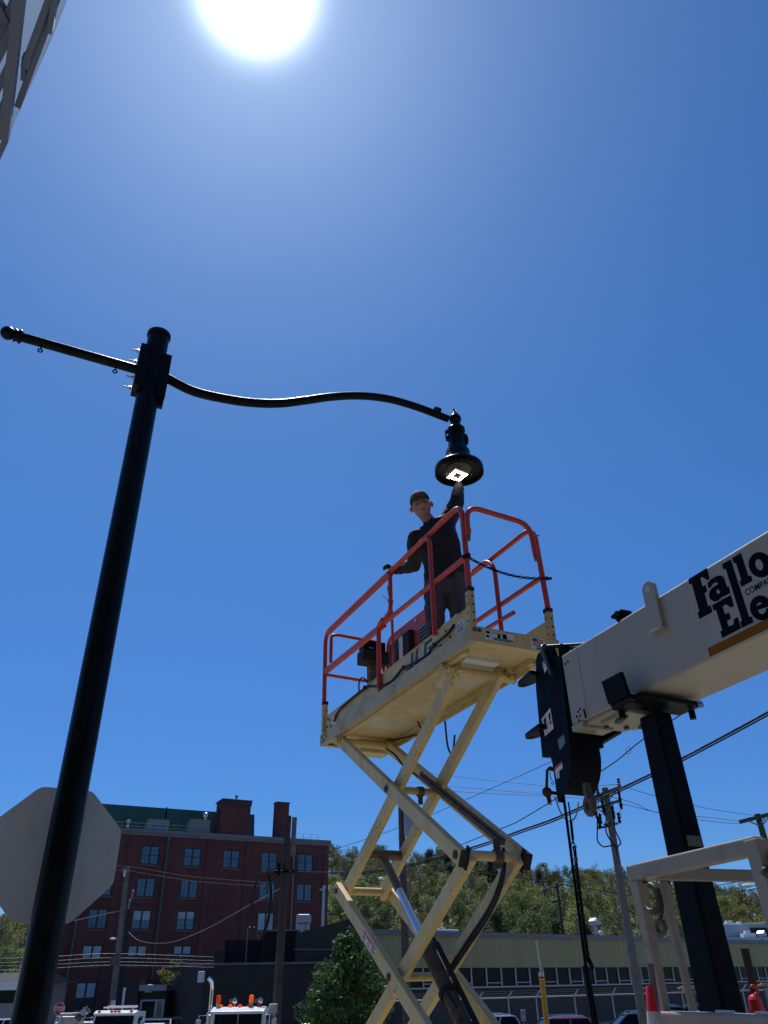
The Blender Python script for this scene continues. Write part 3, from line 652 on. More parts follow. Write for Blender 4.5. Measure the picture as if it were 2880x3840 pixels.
# red mesh panel and boxes on the far rail
mb = MB(); lbox(mb, (0.32, 0.80, 0.55), (1.47, 0.812, 1.37)); mb.build('rail_panel', M['red'], lift, bevel=0.004)
mb = MB(); lbox(mb, (0.36, 0.72, 0.72), (0.92, 0.80, 1.23)); bx = mb.build('document_box', M['black_matte'], lift, bevel=0.012)
mb = MB(); lbox(mb, (0.66, 0.716, 0.9), (0.76, 0.72, 1.2)); mb.build('paper_label', M['paper'], bx)
mb = MB(); lbox(mb, (1.05, 0.785, 0.75), (1.38, 0.80, 1.19)); gr = mb.build('vent_grille', M['dull_steel'], lift, bevel=0.004)
mb = MB()
for k in range(9): lbox(mb, (1.07, 0.78, 0.78 + k * 0.045), (1.36, 0.785, 0.80 + k * 0.045))
mb.build('grille_slats', M['black_matte'], gr)
mb = MB()
for q in ((0.95, 1.31), (1.25, 1.30)): lbox(mb, (q[0], 0.785, q[1]), (q[0] + 0.07, 0.80, q[1] + 0.03))
mb.build('panel_latch', M['steel'], lift, bevel=0.003)
# control head on its stem
mb = MB(); lbox(mb, (0.53, 0.22, 0.83), (0.72, 0.56, 0.985)); cb = mb.build('control_box', M['black_matte'], lift, bevel=0.012)
mb = MB(); lbox(mb, (0.55, 0.24, 0.985), (0.565, 0.52, 1.12)); lbox(mb, (0.565, 0.24, 0.985), (0.7, 0.252, 1.12)); lbox(mb, (0.685, 0.252, 0.985), (0.7, 0.52, 1.10)); lbox(mb, (0.6, 0.30, 0.985), (0.65, 0.34, 1.08)); mb.build('switch_guard', M['black_steel'], cb, bevel=0.003)
mb = MB(); lbox(mb, (0.68, 0.3, 1.0), (0.71, 0.36, 1.01)); mb.cyl(L(0.62, 0.30, 0.99), L(0.62, 0.30, 1.03), 0.012, 8); mb.build('toggle_switch', M['steel'], cb)
mb = MB(); lbox(mb, (0.59, 0.36, 0.14), (0.64, 0.44, 0.60)); lbox(mb, (0.57, 0.33, 0.60), (0.67, 0.47, 0.83)); mb.build('control_stem', M['grease'], lift, bevel=0.008)
mb = MB(); mb.tube(spline([L(0.6, 0.34, 0.62), L(0.57, 0.28, 0.68), L(0.56, 0.24, 0.62), L(0.56, 0.24, 0.4)], 6), 0.008, 8); mb.build('control_cable', M['black_matte'], lift)
# lever with grip
mb = MB(); mb.tube([L(1.80, 0.10, 0.35), L(1.79, 0.10, 0.95), L(1.755, 0.10, 1.17)], 0.013, 10); lv = mb.build('brake_lever', M['red'], lift)
mb = MB(); mb.tube([L(1.76, 0.10, 1.15), L(1.72, 0.10, 1.31)], 0.017, 12); mb.build('grip', M['black_matte'], lv)
mb = MB(); mb.bar(L(1.755, 0.09, 1.12), L(1.63, 0.07, 1.245), 0.018, 0.006); mb.cyl(L(1.76, 0.07, 1.12), L(1.76, 0.13, 1.12), 0.014, 8); mb.build('trigger', M['dull_steel'], lv)
# scissor stack
xL, xR = 0.45, 2.97; zL = [-0.05, -1.56, -3.09, -4.62]
def arm_(a, b, v_, name='scissor_arm', h=0.125, w=0.062, mt='cream_arm'):
    p, q = L(a[0], v_, a[1]), L(b[0], v_, b[1]); d = (q - p).normalized()
    mb = MB(); mb.bar(p - d * 0.055, q + d * 0.055, w * S, h * S); return mb.build(name, M[mt], lift, bevel=0.01, seg=3)
for i in range(3):
    z0, z1 = zL[i], zL[i + 1]; j = 0.02 if i % 2 == 0 else 0
    for vn, vm in ((0.075, 0.155), (0.655, 0.575)):
        aN = arm_((xL, z0), (xR, z1 + 0.03), vn)        # from upper left to lower right
        aM = arm_((xR, z0), (xL, z1 - 0.0), vm)          # from upper right to lower left
        s = -1 if vn < 0.4 else 1
        for (a, c) in ((xL, z0), (xR, z1 + 0.03), ((xL + xR) / 2, (z0 + z1) / 2)):
            mb = MB(); mb.cyl(L(a, vn, c), L(a, vn + s * 0.042, c), 0.03, 16); mb.cyl(L(a, vn, c), L(a, vn + s * 0.05, c), 0.017, 6); mb.build('pivot_bolt', M['grease'], aN)
        p, q = L(xL, vn, z0), L(xR, vn, z1 + 0.03); d = (q - p).normalized()
        mb = MB(); mb.bar(q + d * 0.055, q + d * 0.075, 0.06 * S, 0.128 * S); nb = Vector((d.z, 0, -d.x)); mb.bar(q + d * 0.02 + LV * 0.034 * s * -1, q + d * 0.075 + LV * 0.034 * s * -1, 0.012, 0.16); mb.build('rubber_stop', M['black_matte'], aN, bevel=0.006)
    cm = (z0 + z1) / 2
    for (a, c, r_) in (((xL + xR) / 2, cm, 0.03), (xL, z1, 0.034), (xR, z1 + 0.03, 0.034)):
        mb = MB(); mb.cyl(L(a, 0.1, c), L(a, 0.64, c), r_, 20); mb.build('cross_tube', M['cream_arm'], lift)
# platform mounting tubes
mb = MB(); mb.cyl(L(xR, 0.0, -0.05), L(xR, 0.74, -0.05), 0.037, 24); mb.cyl(L(xR, 0.7, -0.05), L(xR, 0.7, 0.03), 0.05, 20); mb.cyl(L(xR, 0.74, -0.05), L(xR, 0.745, -0.05), 0.042, 20); mb.build('slide_tube', M['cream_arm'], lift)
mb = MB(); mb.cyl(L(xL, 0.0, -0.05), L(xL, 0.72, -0.05), 0.037, 24); lbox(mb, (xL - 0.08, 0.02, -0.07), (xL + 0.06, 0.045, 0.03)); lbox(mb, (xL - 0.08, 0.69, -0.07), (xL + 0.06, 0.715, 0.03)); mb.build('slide_tube', M['cream_arm'], lift)
mb = MB(); lbox(mb, (3.05, 0.16, 0.0), (3.14, 0.5, 0.03)); mb.build('slide_pad', M['paper'], lift, bevel=0.004)
mb = MB(); lbox(mb, (0.12, 0.35, -0.11), (0.34, 0.72, 0.03)); mb.build('valve_box', M['cream'], lift, bevel=0.008)
# underside rail pair
for v_ in (0.05, WW - 0.14):
    mb = MB(); lbox(mb, (0.35, v_, -0.02), (3.3, v_ + 0.05, 0.03)); mb.build('slide_channel', M['cream'], lift, bevel=0.004)
# cylinder
def cyp(t): return L(0.93 + 1.75 * t, 0.35, -1.28 - 1.62 * t)
mb = MB(); mb.cyl(cyp(0.0), cyp(0.21), 0.036, 20); mb.cyl(L(0.93, 0.16, -1.27), L(0.93, 0.58, -1.27), 0.042, 20); mb.build('cylinder_head', mat('bronze_painted_tube', (0.16, 0.115, 0.07), 0.45, 0.3, var=0.2, vscale=10), lift)
mb = MB(); mb.cyl(cyp(0.2), cyp(0.52), 0.03, 24); mb.build('chrome_rod', M['chrome'], lift)
mb = MB(); mb.lathe([(0.02, 0), (0.062, 0), (0.064, 0.08), (0.054, 0.10), (0.054, 1.35), (0.03, 1.36)], cyp(0.5), cyp(1) - cyp(0.5), 28); cy = mb.build('hydraulic_cylinder', M['grease'], lift)
mb = MB(); d = (cyp(1) - cyp(0)).normalized(); off = V(0.05, 0, 0.07)
mb.tube([cyp(0.52) + off, cyp(0.95) + off], 0.014, 8); mb.tube([cyp(0.55) + off * 1.2, cyp(0.95) + off * 1.15], 0.011, 8)
mb.lathe([(0.062, -0.02), (0.075, -0.02), (0.075, 0.02), (0.062, 0.02)], cyp(0.72), d, 20, smooth=False); mb.tube([cyp(0.72) + V(0, -0.07, 0), cyp(0.72) + V(-0.03, -0.12, 0.02), cyp(0.74) + V(0.03, -0.12, -0.05)], 0.01, 8)
mb.build('hydraulic_line', M['black_matte'], cy)
# hoses and their carrier tubes
mb = MB(); mb.tube(spline([L(0.6, 0.64, -0.02), L(1.0, 0.70, -0.06), L(1.25, 0.68, -0.1), L(1.32, 0.6, 0.0)], 8), 0.009, 8); mb.tube(spline([L(1.55, 0.8, 0.0), L(1.55, 0.82, -0.3), L(1.75, 0.76, -0.42), L(1.95, 0.68, -0.3)], 8), 0.009, 8)
mb.tube(spline([L(0.6, 0.56, -0.12), L(0.85, 0.55, -0.25), L(1.05, 0.54, -0.4), L(1.25, 0.53, -0.5), L(1.5, 0.5, -0.62)], 8), 0.009, 8)
mb.build('hydraulic_hose', M['black_matte'], lift)
mb = MB(); p, q = L(1.55, 0.50, -0.62), L(2.93, 0.50, -1.42); mb.bar(p, q, 0.05, 0.035); mb.tube([p + V(0, 0, 0.03), q + V(0, 0, 0.03)], 0.014, 8); mb.tube([p + V(0.02, 0.02, 0.02), q + V(0.02, 0.02, 0.02)], 0.012, 8); mb.build('hose_tray', M['grease'], lift, bevel=0.004)
mb = MB(); mb.tube(spline([L(2.95, 0.50, -1.48), L(2.91, 0.50, -1.62), L(2.70, 0.5, -1.84), L(2.27, 0.5, -2.09), L(1.92, 0.5, -2.29)], 10), 0.016, 8); mb.tube(spline([L(2.97, 0.48, -1.46), L(2.94, 0.48, -1.66), L(2.72, 0.48, -1.89), L(2.3, 0.48, -2.13), L(1.94, 0.48, -2.33)], 10), 0.012, 8)
mb.build('hydraulic_hose', M['black_matte'], lift)
mb = MB(); mb.lathe([(0.04, -0.03), (0.047, -0.03), (0.047, 0.03), (0.04, 0.03)], L(xR, 0.42, zL[1] + 0.03), LV, 20, smooth=False); mb.bar(L(xR, 0.42, zL[1] - 0.05), L(xR, 0.42, zL[1] + 0.16), 0.012, 0.05); mb.build('hose_clamp', M['grease'], lift); mb = MB(); mb.lathe([(0.035, -0.025), (0.042, -0.025), (0.042, 0.025), (0.035, 0.025)], L(1.71, 0.40, -0.805), LV, 20, smooth=False); mb.bar(L(1.71, 0.4, -0.83), L(1.71, 0.4, -0.92), 0.05, 0.04)
mb.build('hose_clamp', M['grease'], lift)
# sticker on the lower near arm
pA, pB = L(xL, 0.075, zL[1]), L(xR, 0.075, zL[2] + 0.03); dA = (pB - pA).normalized(); nA = LV.cross(dA); nA = nA if nA.z > 0 else -nA
sfr = lambda x, y, z: pA + dA * x + nA * y - LV * (0.031 * S + 0.0006 + z)
mb = MB(); mb.box((0.72, -0.032, 0), (1.02, 0.036, 0.0012), sfr, 0); mb.box((0.73, 0.012, 0.0013), (0.80, 0.032, 0.0022), sfr, 1); mb.box((0.93, 0.012, 0.0013), (1.01, 0.032, 0.0022), sfr, 1); mb.box((0.81, 0.012, 0.0013), (0.92, 0.032, 0.0022), sfr, 1)
for k in range(3): mb.box((0.73, -0.026 + k * 0.011, 0.0013), (0.80, -0.021 + k * 0.011, 0.002), sfr, 2); mb.box((0.93, -0.026 + k * 0.011, 0.0013), (1.01, -0.021 + k * 0.011, 0.002), sfr, 2)
mb.prism([(0.835, -0.026), (0.895, -0.026), (0.865, 0.006)], sfr, 0.0013, 0.0022, 2); mb.prism([(0.845, -0.022), (0.885, -0.022), (0.865, 0.0)], sfr, 0.0023, 0.003, 0)
mb.build('warning_decal', [M['paper'], M['flagred'], M['ink']], lift)
# chassis on four wheels
bz = L(0, 0, zL[3]).z
mb = MB(); mb.box((0.1, 0.02, 0.18), (3.35, WW - 0.02, bz - 0.06), lambda a, b, c: LA + (LU * a + LV * b) * S + V(0, 0, c - LA.z)); ch_ = mb.build('chassis', M['cream'], lift, bevel=0.03)
for a in (0.5, 2.9):
    for b, s in ((-0.02, -1), (WW + 0.02, 1)):
        c = L(a, b, 0); c.z = 0.2; mb = MB(); mb.cyl(c - LV * 0.06, c + LV * 0.06, 0.2, 28); mb.build('wheel', M['black_matte'], lift, bevel=0.02)

# invented dark brick block behind the viewer, added to cut the sky light
wh = empty('shading_block', V(0, -14, 0), 'invented dark brick block behind the viewpoint, added to shade the scene', 'building')
mb = MB(); mb.box((-45, -26, 0), (45, -11, 17)); mb.build('wall', mat('shading_block_brick', (0.07, 0.045, 0.04), 0.9, var=0.3, vscale=0.8), wh)
for k in range(12):
    for z_ in (2, 6.5, 11):
        mb = MB(); x_ = -40 + 7 * k; mb.box((x_, -11.0, z_), (x_ + 2.4, -10.96, z_ + 2.6)); mb.build('window', M['glass'], wh)
# ================================================================ the worker on the platform
def zm(x, y): return (1350 + x * .3014, 1780 + y * .3014)
MY = 6.10
def mp(x, y, dy=0.0): return at(*zm(x, y), MY + dy)
def skinmesh(verts, edges, rad, levels=2, root=0):
    me = bpy.data.meshes.new('sk'); me.from_pydata([tuple(v) for v in verts], edges, []); ob = bpy.data.objects.new('sk', me); COL.objects.link(ob)
    md = ob.modifiers.new('s', 'SKIN'); md.use_smooth_shade = True; md.branch_smoothing = 0.6
    for i, sv in enumerate(me.skin_vertices[0].data):
        r = rad[i]; sv.radius = (r, r) if not isinstance(r, tuple) else r; sv.use_root = (i == root)
    ss = ob.modifiers.new('b', 'SUBSURF'); ss.levels = levels; ss.render_levels = levels
    dg = bpy.context.evaluated_depsgraph_get(); res = bpy.data.meshes.new_from_object(ob.evaluated_get(dg))
    bpy.data.objects.remove(ob); return res
def addmesh(mb, me, mi=0): mb.add([v.co.copy() for v in me.vertices], [tuple(p.vertices) for p in me.polygons], mi, True)
def remesh(ob, vox, smooth=4):
    r = ob.modifiers.new('r', 'REMESH'); r.mode = 'VOXEL'; r.voxel_size = vox; r.use_smooth_shade = True
    s = ob.modifiers.new('sm', 'SMOOTH'); s.iterations = smooth; s.factor = 0.5
    dg = bpy.context.evaluated_depsgraph_get(); me = bpy.data.meshes.new_from_object(ob.evaluated_get(dg))
    for mtl in ob.data.materials:
        if mtl and mtl.name not in [a.name for a in me.materials if a]: me.materials.append(mtl)
    ob.modifiers.clear(); ob.data = me
FZ = L(0, 0, 0.05).z
headc = mp(765, 395, -0.03)
neck0 = mp(850, 560, 0.0); chest = mp(960, 780, 0.02); belly = mp(1030, 1060, 0.03); pelvis = mp(1060, 1290, 0.03)
shR, shL = mp(700, 790, 0.02), mp(1105, 545, 0.0)
elR_, wrR = mp(668, 1125, 0.12), mp(440, 1205, -0.03)
hdR = atp(*zm(350, 1178), L(0, 0.03, 0), LV); wrR = atp(*zm(440, 1195), L(0, 0.10, 0), LV); elR_ = mp(672, 1130, 0.28)
elL, wrL, hdL = mp(1205, 345, 0.06), mp(1236, 95, 0.36), mp(1238, -10, 0.42)
hipR, hipL = mp(935, 1340, 0.03), mp(1175, 1290, 0.03)
knR, anR = mp(925, 1690, 0.0), mp(945, 2010, 0.03)
knL, anL = mp(1238, 1610, 0.0), mp(1262, 1860, 0.05)
anR.z = FZ + 0.09; anL.z = FZ + 0.09
knR.z = FZ + 0.47; knL.z = FZ + 0.47
toeR, toeL = anR + V(-0.05, -0.17, -0.05), anL + V(0.04, -0.17, -0.05)
def limb(mb, pts, rr, n=16, mi=0):
    mb.tube(pts, rr, n, mi)
    for p, r in zip(pts, rr): mb.ball(Vector(p), r * 0.995, 14, mi)
def loft(mb, rings, n=28, mi=0):
    """rings: (centre, half width, half depth, width axis)"""
    P = []; F = []
    for c, a_, b_, ex in rings:
        ex = ex.normalized(); ey = Vector((-ex.y, ex.x, 0)).normalized()
        for j in range(n):
            t = 2 * pi * j / n; ct, st = cos(t), sin(t); k_ = 0.85
            P.append(c + ex * a_ * (abs(ct) ** k_) * (1 if ct >= 0 else -1) + ey * b_ * (abs(st) ** k_) * (1 if st >= 0 else -1))
    m_ = len(rings)
    for i in range(m_ - 1):
        for j in range(n): F.append((i * n + j, i * n + (j + 1) % n, (i + 1) * n + (j + 1) % n, (i + 1) * n + j))
    F.append(tuple(range(n))[::-1]); F.append(tuple(range((m_ - 1) * n, m_ * n)))
    mb.add(P, F, mi, True)
SX = (shL - shR).normalized(); HX = V(1, 0.1, 0.08).normalized(); MX = (SX + HX).normalized()
def torso(mb, g, hem=0.0, neck=True):
    rg_ = [(pelvis + V(0, 0, -0.10 - hem), 0.165 + g, 0.10 + g, HX), (pelvis + V(0, 0, 0.02), 0.17 + g, 0.105 + g, HX), (belly.lerp(pelvis, .4), 0.165 + g, 0.10 + g, (HX * 2 + SX)), (belly, 0.165 + g, 0.10 + g, MX), (belly.lerp(chest, .55), 0.175 + g, 0.11 + g, (SX * 2 + HX)), (chest, 0.18 + g, 0.115 + g, SX),
           ((shR + shL) / 2 + V(0, 0, -0.015), 0.175 + g, 0.10 + g, SX), ((shR + shL) / 2 * 0.55 + neck0 * 0.45, 0.11 + g, 0.075 + g, SX)]
    loft(mb, rg_)
worker = MB()
torso(worker, -0.02)
limb(worker, [(shR + shL) / 2, neck0, headc + V(0.01, 0.03, -0.05)], [0.06, 0.056, 0.058])
limb(worker, [shR, elR_, wrR], [0.058, 0.042, 0.029]); limb(worker, [shL, elL, wrL], [0.058, 0.042, 0.029])
limb(worker, [hipR, knR, anR], [0.085, 0.055, 0.04]); limb(worker, [hipL, knL, anL], [0.085, 0.055, 0.04])
# head: axes (tilted towards his left shoulder, looking at the camera and down)
hz = (headc - neck0 + V(0, -0.00, 0.0)); hz = (hz.normalized() * 0.55 + V(-0.10, 0, 1) * 0.6).normalized()
hy = (CAMP - headc).normalized(); hy = (hy + V(0.10, 0, 0.05)); hy = (hy - hz * hy.dot(hz)).normalized(); hx = hy.cross(hz) * -1   # hx = picture right
hy = (hy - hz * 0.12).normalized(); hz = (hz - hy * hz.dot(hy)).normalized(); hx = hz.cross(hy) * -1
HK = 1.09
HF = lambda x, y, z: headc + (hx * x + hy * y + hz * z) * HK
def gauss(x, z, cx, cz, sx, sz): return math.exp(-((x - cx) / sx) ** 2 - ((z - cz) / sz) ** 2)
def headshape(n1=56, n2=44):
    P = []; F = []
    for i in range(n2 + 1):
        a = pi * i / n2
        for j in range(n1):
            b = 2 * pi * j / n1; x, y, z = sin(a) * sin(b), sin(a) * cos(b), cos(a)
            w = 0.077 if z > 0 else 0.077 - 0.020 * (-z) ** 2.0
            X = x * w; Y = y * (0.098 if y < 0 else 0.092); Z = z * 0.118
            if y > 0: Y = Y * (1 - 0.10 * max(0, z)) - 0.004
            if y > 0:
                f = min(1, y * 1.6)
                Y += f * (0.034 * gauss(X, Z, 0, -0.022, 0.014, 0.017) + 0.019 * gauss(X, Z, 0, 0.004, 0.010, 0.024) - 0.015 * gauss(X, Z, 0.032, 0.014, 0.016, 0.012) - 0.015 * gauss(X, Z, -0.032, 0.014, 0.016, 0.012)
                     + 0.010 * gauss(X, Z, 0, 0.036, 0.05, 0.009) + 0.006 * gauss(X, Z, 0, -0.062, 0.022, 0.006) + 0.006 * gauss(X, Z, 0, -0.051, 0.024, 0.005) - 0.003 * gauss(X, Z, 0, -0.0565, 0.026, 0.0025)
                     + 0.010 * gauss(X, Z, 0, -0.095, 0.024, 0.018) + 0.006 * gauss(X, Z, 0.045, -0.02, 0.018, 0.02) + 0.006 * gauss(X, Z, -0.045, -0.02, 0.018, 0.02))
            if z < -0.3: Y += 0.012 * (-z - 0.3)
            P.append(HF(X, Y, Z))
    for i in range(n2):
        for j in range(n1): F.append((i * n1 + j, (i + 1) * n1 + j, (i + 1) * n1 + (j + 1) % n1, i * n1 + (j + 1) % n1))
    return P, F
P_, F_ = headshape(); worker.add(P_, F_, 0, True)
for s in (-1, 1):   # ears
    c = HF(s * 0.082, -0.004, -0.002)
    worker.add([c + hx * (s * (0.011 * cos(b) * sin(a) + 0.009)) + (hy * -0.7 + hx * s * 0.7) * (0.020 * sin(a) * sin(b)) + hz * (0.032 * cos(a)) for a in [pi * i / 8 for i in range(9)] for b in [2 * pi * j / 8 for j in range(8)]],
               [(i * 8 + j, (i + 1) * 8 + j, (i + 1) * 8 + (j + 1) % 8, i * 8 + (j + 1) % 8) for i in range(8) for j in range(8)], 0, True)
def hand(mb, wrist, palm_dir, side_dir, grip, size=1.0, rad=0.0, mi=0):
    """palm plus five bent fingers; side_dir points to the thumb side, grip = direction the fingers close to"""
    d, s, g = palm_dir.normalized(), side_dir.normalized(), grip.normalized()
    vs = [wrist, wrist + d * 0.045 * size, wrist + d * 0.085 * size]; rr = [0.026 + rad, (0.036 + rad, 0.02 + rad), (0.036 + rad, 0.018 + rad)]
    addmesh(mb, skinmesh(vs, [(0, 1), (1, 2)], rr, 2), mi)
    for k, ln in enumerate((0.072, 0.082, 0.077, 0.06)):
        o = wrist + d * 0.082 * size + s * (0.030 - 0.020 * k) * size
        a, b, c = ln * 0.42 * size, ln * 0.34 * size, ln * 0.28 * size
        p0 = o - d * 0.012; p1 = o + (d * 0.85 + g * 0.5).normalized() * a; p2 = p1 + (d * 0.15 + g).normalized() * b; p3 = p2 + (g * 0.6 - d * 0.7).normalized() * c
        addmesh(mb, skinmesh([p0, p1, p2, p3], [(0, 1), (1, 2), (2, 3)], [0.0095 + rad, 0.009 + rad, 0.0085 + rad, 0.007 + rad], 2), mi)
    o = wrist + d * 0.025 * size + s * 0.028 * size; p1 = o + (s * 0.7 + d * 0.6 + g * 0.3).normalized() * 0.038 * size; p2 = p1 + (d * 0.5 + g * 0.8 - s * 0.1).normalized() * 0.032 * size
    addmesh(mb, skinmesh([o - s * 0.01, p1, p2], [(0, 1), (1, 2)], [0.012 + rad, 0.0105 + rad, 0.008 + rad], 2), mi)
RTOP = L(1.5, 0.03, 1.385)
gR = (hdR - wrR)
hand(worker, wrR, gR + V(0, 0, 0.03), LU * 1.0, V(-0.1, -0.4, -1) , 1.0)
hand(worker, wrL, hdL - wrL, V(-1, 0, 0), V(0, -0.8, 0.3), 1.0)
body = worker.build('person', M['skin'], fix=False)
ploc = Vector(((anR.x + anL.x) / 2, (anR.y + anL.y) / 2, FZ))
remesh(body, 0.0045, 2)
body.data.transform(Matrix.Translation(-ploc)); body.location = ploc; WL[body.name] = ploc
tag(body, 'man in dark cap and black shirt on the lift, reaching to the lit lamp', 'person')
# shirt
def cloth(name, vs, ed, rr, mtl, extra=None, vox=0.011, amp=0.006, fs=14, cut=None):
    mb = MB(); addmesh(mb, skinmesh(vs, ed, rr))
    if extra: extra(mb)
    ob = mb.build(name, mtl, body, fix=False); remesh(ob, vox, 2)
    me = ob.data
    for v in me.vertices:
        w = v.co + ploc; q = noise.noise(w * fs) + 0.5 * noise.noise(Vector((w.x * fs * 2.2, w.y * fs, w.z * fs * 0.8)))
        v.co += v.normal * q * amp
        rd2 = noise.noise(Vector((w.x * 5 + w.z * 9, w.y * 6, w.z * 13 - w.x * 7))); v.co -= v.normal * max(0, 0.16 - abs(rd2)) * amp * 7
    return ob
def shirt_ex(mb):
    torso(mb, 0.020, hem=-0.05)
    limb(mb, [(shR + shL) / 2, neck0 - (headc - neck0) * 0.22], [0.075, 0.066])
    limb(mb, [shR, shR.lerp(elR_, .5), elR_, elR_.lerp(wrR, .5), wrR.lerp(elR_, .04)], [0.085, 0.078, 0.068, 0.058, 0.042])
    limb(mb, [shL, shL.lerp(elL, .5), elL, elL.lerp(wrL, .5), wrL.lerp(elL, .04)], [0.088, 0.080, 0.072, 0.060, 0.044])
    limb(mb, [shR.lerp(chest, .3), shR], [0.10, 0.085]); limb(mb, [shL.lerp(chest, .3), shL], [0.10, 0.088])
def trouser_ex(mb):
    loft(mb, [(pelvis + V(0, 0, -0.16), 0.15, 0.10, HX), (pelvis + V(0, 0, -0.08), 0.185, 0.12, HX), (pelvis + V(0, 0, 0.02), 0.165, 0.108, HX), (pelvis + V(0, 0, 0.05), 0.15, 0.095, HX)])
    limb(mb, [hipR, hipR.lerp(knR, .5), knR, anR.lerp(knR, .5), anR.lerp(knR, .12)], [0.108, 0.096, 0.086, 0.078, 0.073])
    limb(mb, [hipL, hipL.lerp(knL, .5), knL, anL.lerp(knL, .5), anL.lerp(knL, .12)], [0.108, 0.096, 0.086, 0.078, 0.073])
def cloth(name, fn, mtl, vox=0.011, amp=0.006, fs=14):
    mb = MB(); fn(mb)
    ob = mb.build(name, mtl, body, fix=False); remesh(ob, vox, 5)
    for v in ob.data.vertices:
        w = v.co + ploc; q = noise.noise(w * fs) + 0.5 * noise.noise(Vector((w.x * fs * 2.2, w.y * fs, w.z * fs * 0.8)))
        v.co += v.normal * q * amp
        rd2 = noise.noise(Vector((w.x * 5 + w.z * 9, w.y * 6, w.z * 13 - w.x * 7))); v.co -= v.normal * max(0, 0.16 - abs(rd2)) * amp * 7
    return ob
cloth('shirt', shirt_ex, M['shirt'])
cloth('trousers', trouser_ex, M['trousers'], amp=0.008, fs=10)
mb = MB(); hand(mb, wrR, gR + V(0, 0, 0.03), LU * 1.0, V(-0.1, -0.4, -1), 1.02, 0.0035); addmesh(mb, skinmesh([wrR.lerp(elR_, 0.12), wrR, wrR.lerp(hdR, 0.3)], [(0, 1), (1, 2)], [0.038, 0.034, 0.036])); mb.build('glove', M['glove'], body, fix=False)
mb = MB(); hand(mb, wrL, hdL - wrL, V(-1, 0, 0), V(0, -0.8, 0.3), 1.02, 0.0035); addmesh(mb, skinmesh([wrL.lerp(elL, 0.12), wrL, wrL.lerp(hdL, 0.3)], [(0, 1), (1, 2)], [0.038, 0.034, 0.036])); mb.build('glove', M['glove'], body, fix=False)
for a_, t_ in ((anR, toeR), (anL, toeL)):
    mb = MB(); addmesh(mb, skinmesh([a_ + V(0, 0.02, 0.09), a_ + V(0, 0.02, -0.02), t_.lerp(a_, .4), t_], [(0, 1), (1, 2), (2, 3)], [0.055, 0.058, 0.054, (0.055, 0.042)]))
    c = (a_ + t_) / 2; mb.bar(a_ + V(0, 0.06, 0) - V(0, 0, a_.z - FZ - 0.014), t_ + (t_ - a_) * 0.3 - V(0, 0, t_.z - FZ - 0.014 + (t_.z - a_.z) * 0.3), 0.105, 0.026)
    mb.build('boot', M['boot'], body, fix=False)
# cap, hair, eyes, brows, mouth
mb = MB(); P = []; F = []; n1 = 40; n2 = 12
for i in range(n2 + 1):
    a = R(88) * i / n2
    for j in range(n1):
        b = 2 * pi * j / n1; x, y, z = sin(a) * sin(b), sin(a) * cos(b), cos(a)
        P.append(HF(x * 0.086, y * 0.104 - 0.006, 0.048 + z * 0.096 - 0.03 * (y < 0) * (-y) * (i / n2)))
for i in range(n2):
    for j in range(n1): F.append((i * n1 + j, (i + 1) * n1 + j, (i + 1) * n1 + (j + 1) % n1, i * n1 + (j + 1) % n1))
mb.add(P, F, 0, True)
capo = mb.build('cap', M['cap'], body, fix=False)
mb = MB(); top_ = []; nb_ = 22
for k in range(nb_ + 1):
    t = -1 + 2 * k / nb_; ang_ = t * R(62)
    ix, iy = sin(ang_) * 0.084, cos(ang_) * 0.100 - 0.004; ox, oy = sin(t * R(52)) * 0.082, 0.090 + 0.070 * (1 - abs(t) ** 2.4)
    dz_ = -0.016 * t * t
    top_.append((ix, iy, 0.062 + dz_ * 0.6)); top_.append((ox * 1.05, oy * 1.02, 0.076 + dz_ * 1.6))
for off_ in (0.0, -0.004): mb.add([HF(x, y, z + off_) for x, y, z in top_], [(2 * k, 2 * k + 1, 2 * k + 3, 2 * k + 2) for k in range(nb_)], 0, True)
mb.tube([HF(x, y, z - 0.002) for x, y, z in top_[1::2]], 0.0032, 6); mb.build('brim', M['cap'], capo, fix=False)
mb = MB(); q = [HF(-0.012, 0.075, 0.105), HF(0.012, 0.075, 0.105)]
c = HF(0, 0.082, 0.106); nn_ = (c - HF(0, 0, 0.03)).normalized(); up_ = (hz - nn_ * hz.dot(nn_)).normalized(); rt_ = hx
rg = [c + nn_ * 0.004 + rt_ * (0.015 if abs(cos(t)) > .2 else 0) * (1 if cos(t) > 0 else -1) + up_ * 0.011 * sin(t) + rt_ * 0.004 * cos(t) for t in [2 * pi * j / 16 for j in range(16)]]
mb.tube(rg, 0.0022, 6, closed=True); mb.build('badge', M['paper'], capo, fix=False)
HM = mat('short_brown_hair', (0.035, 0.02, 0.012), 0.8, var=0.3, vscale=60)
mb = MB(); P = []; F = []; n2 = 8
for i in range(n2 + 1):
    a = R(64) + R(26) * i / n2
    for j in range(25):
        b = R(100) + (2 * pi - 2 * R(100)) * j / 24; x, y, z = sin(a) * sin(b), sin(a) * cos(b), cos(a)
        P.append(HF(x * 0.081, y * 0.101 - 0.002, z * 0.119))
for i in range(n2):
    for j in range(24): F.append((i * 25 + j, (i + 1) * 25 + j, (i + 1) * 25 + j + 1, i * 25 + j + 1))
mb.add(P, F, 0, True); mb.build('hair', HM, body, fix=False)
me_ = None
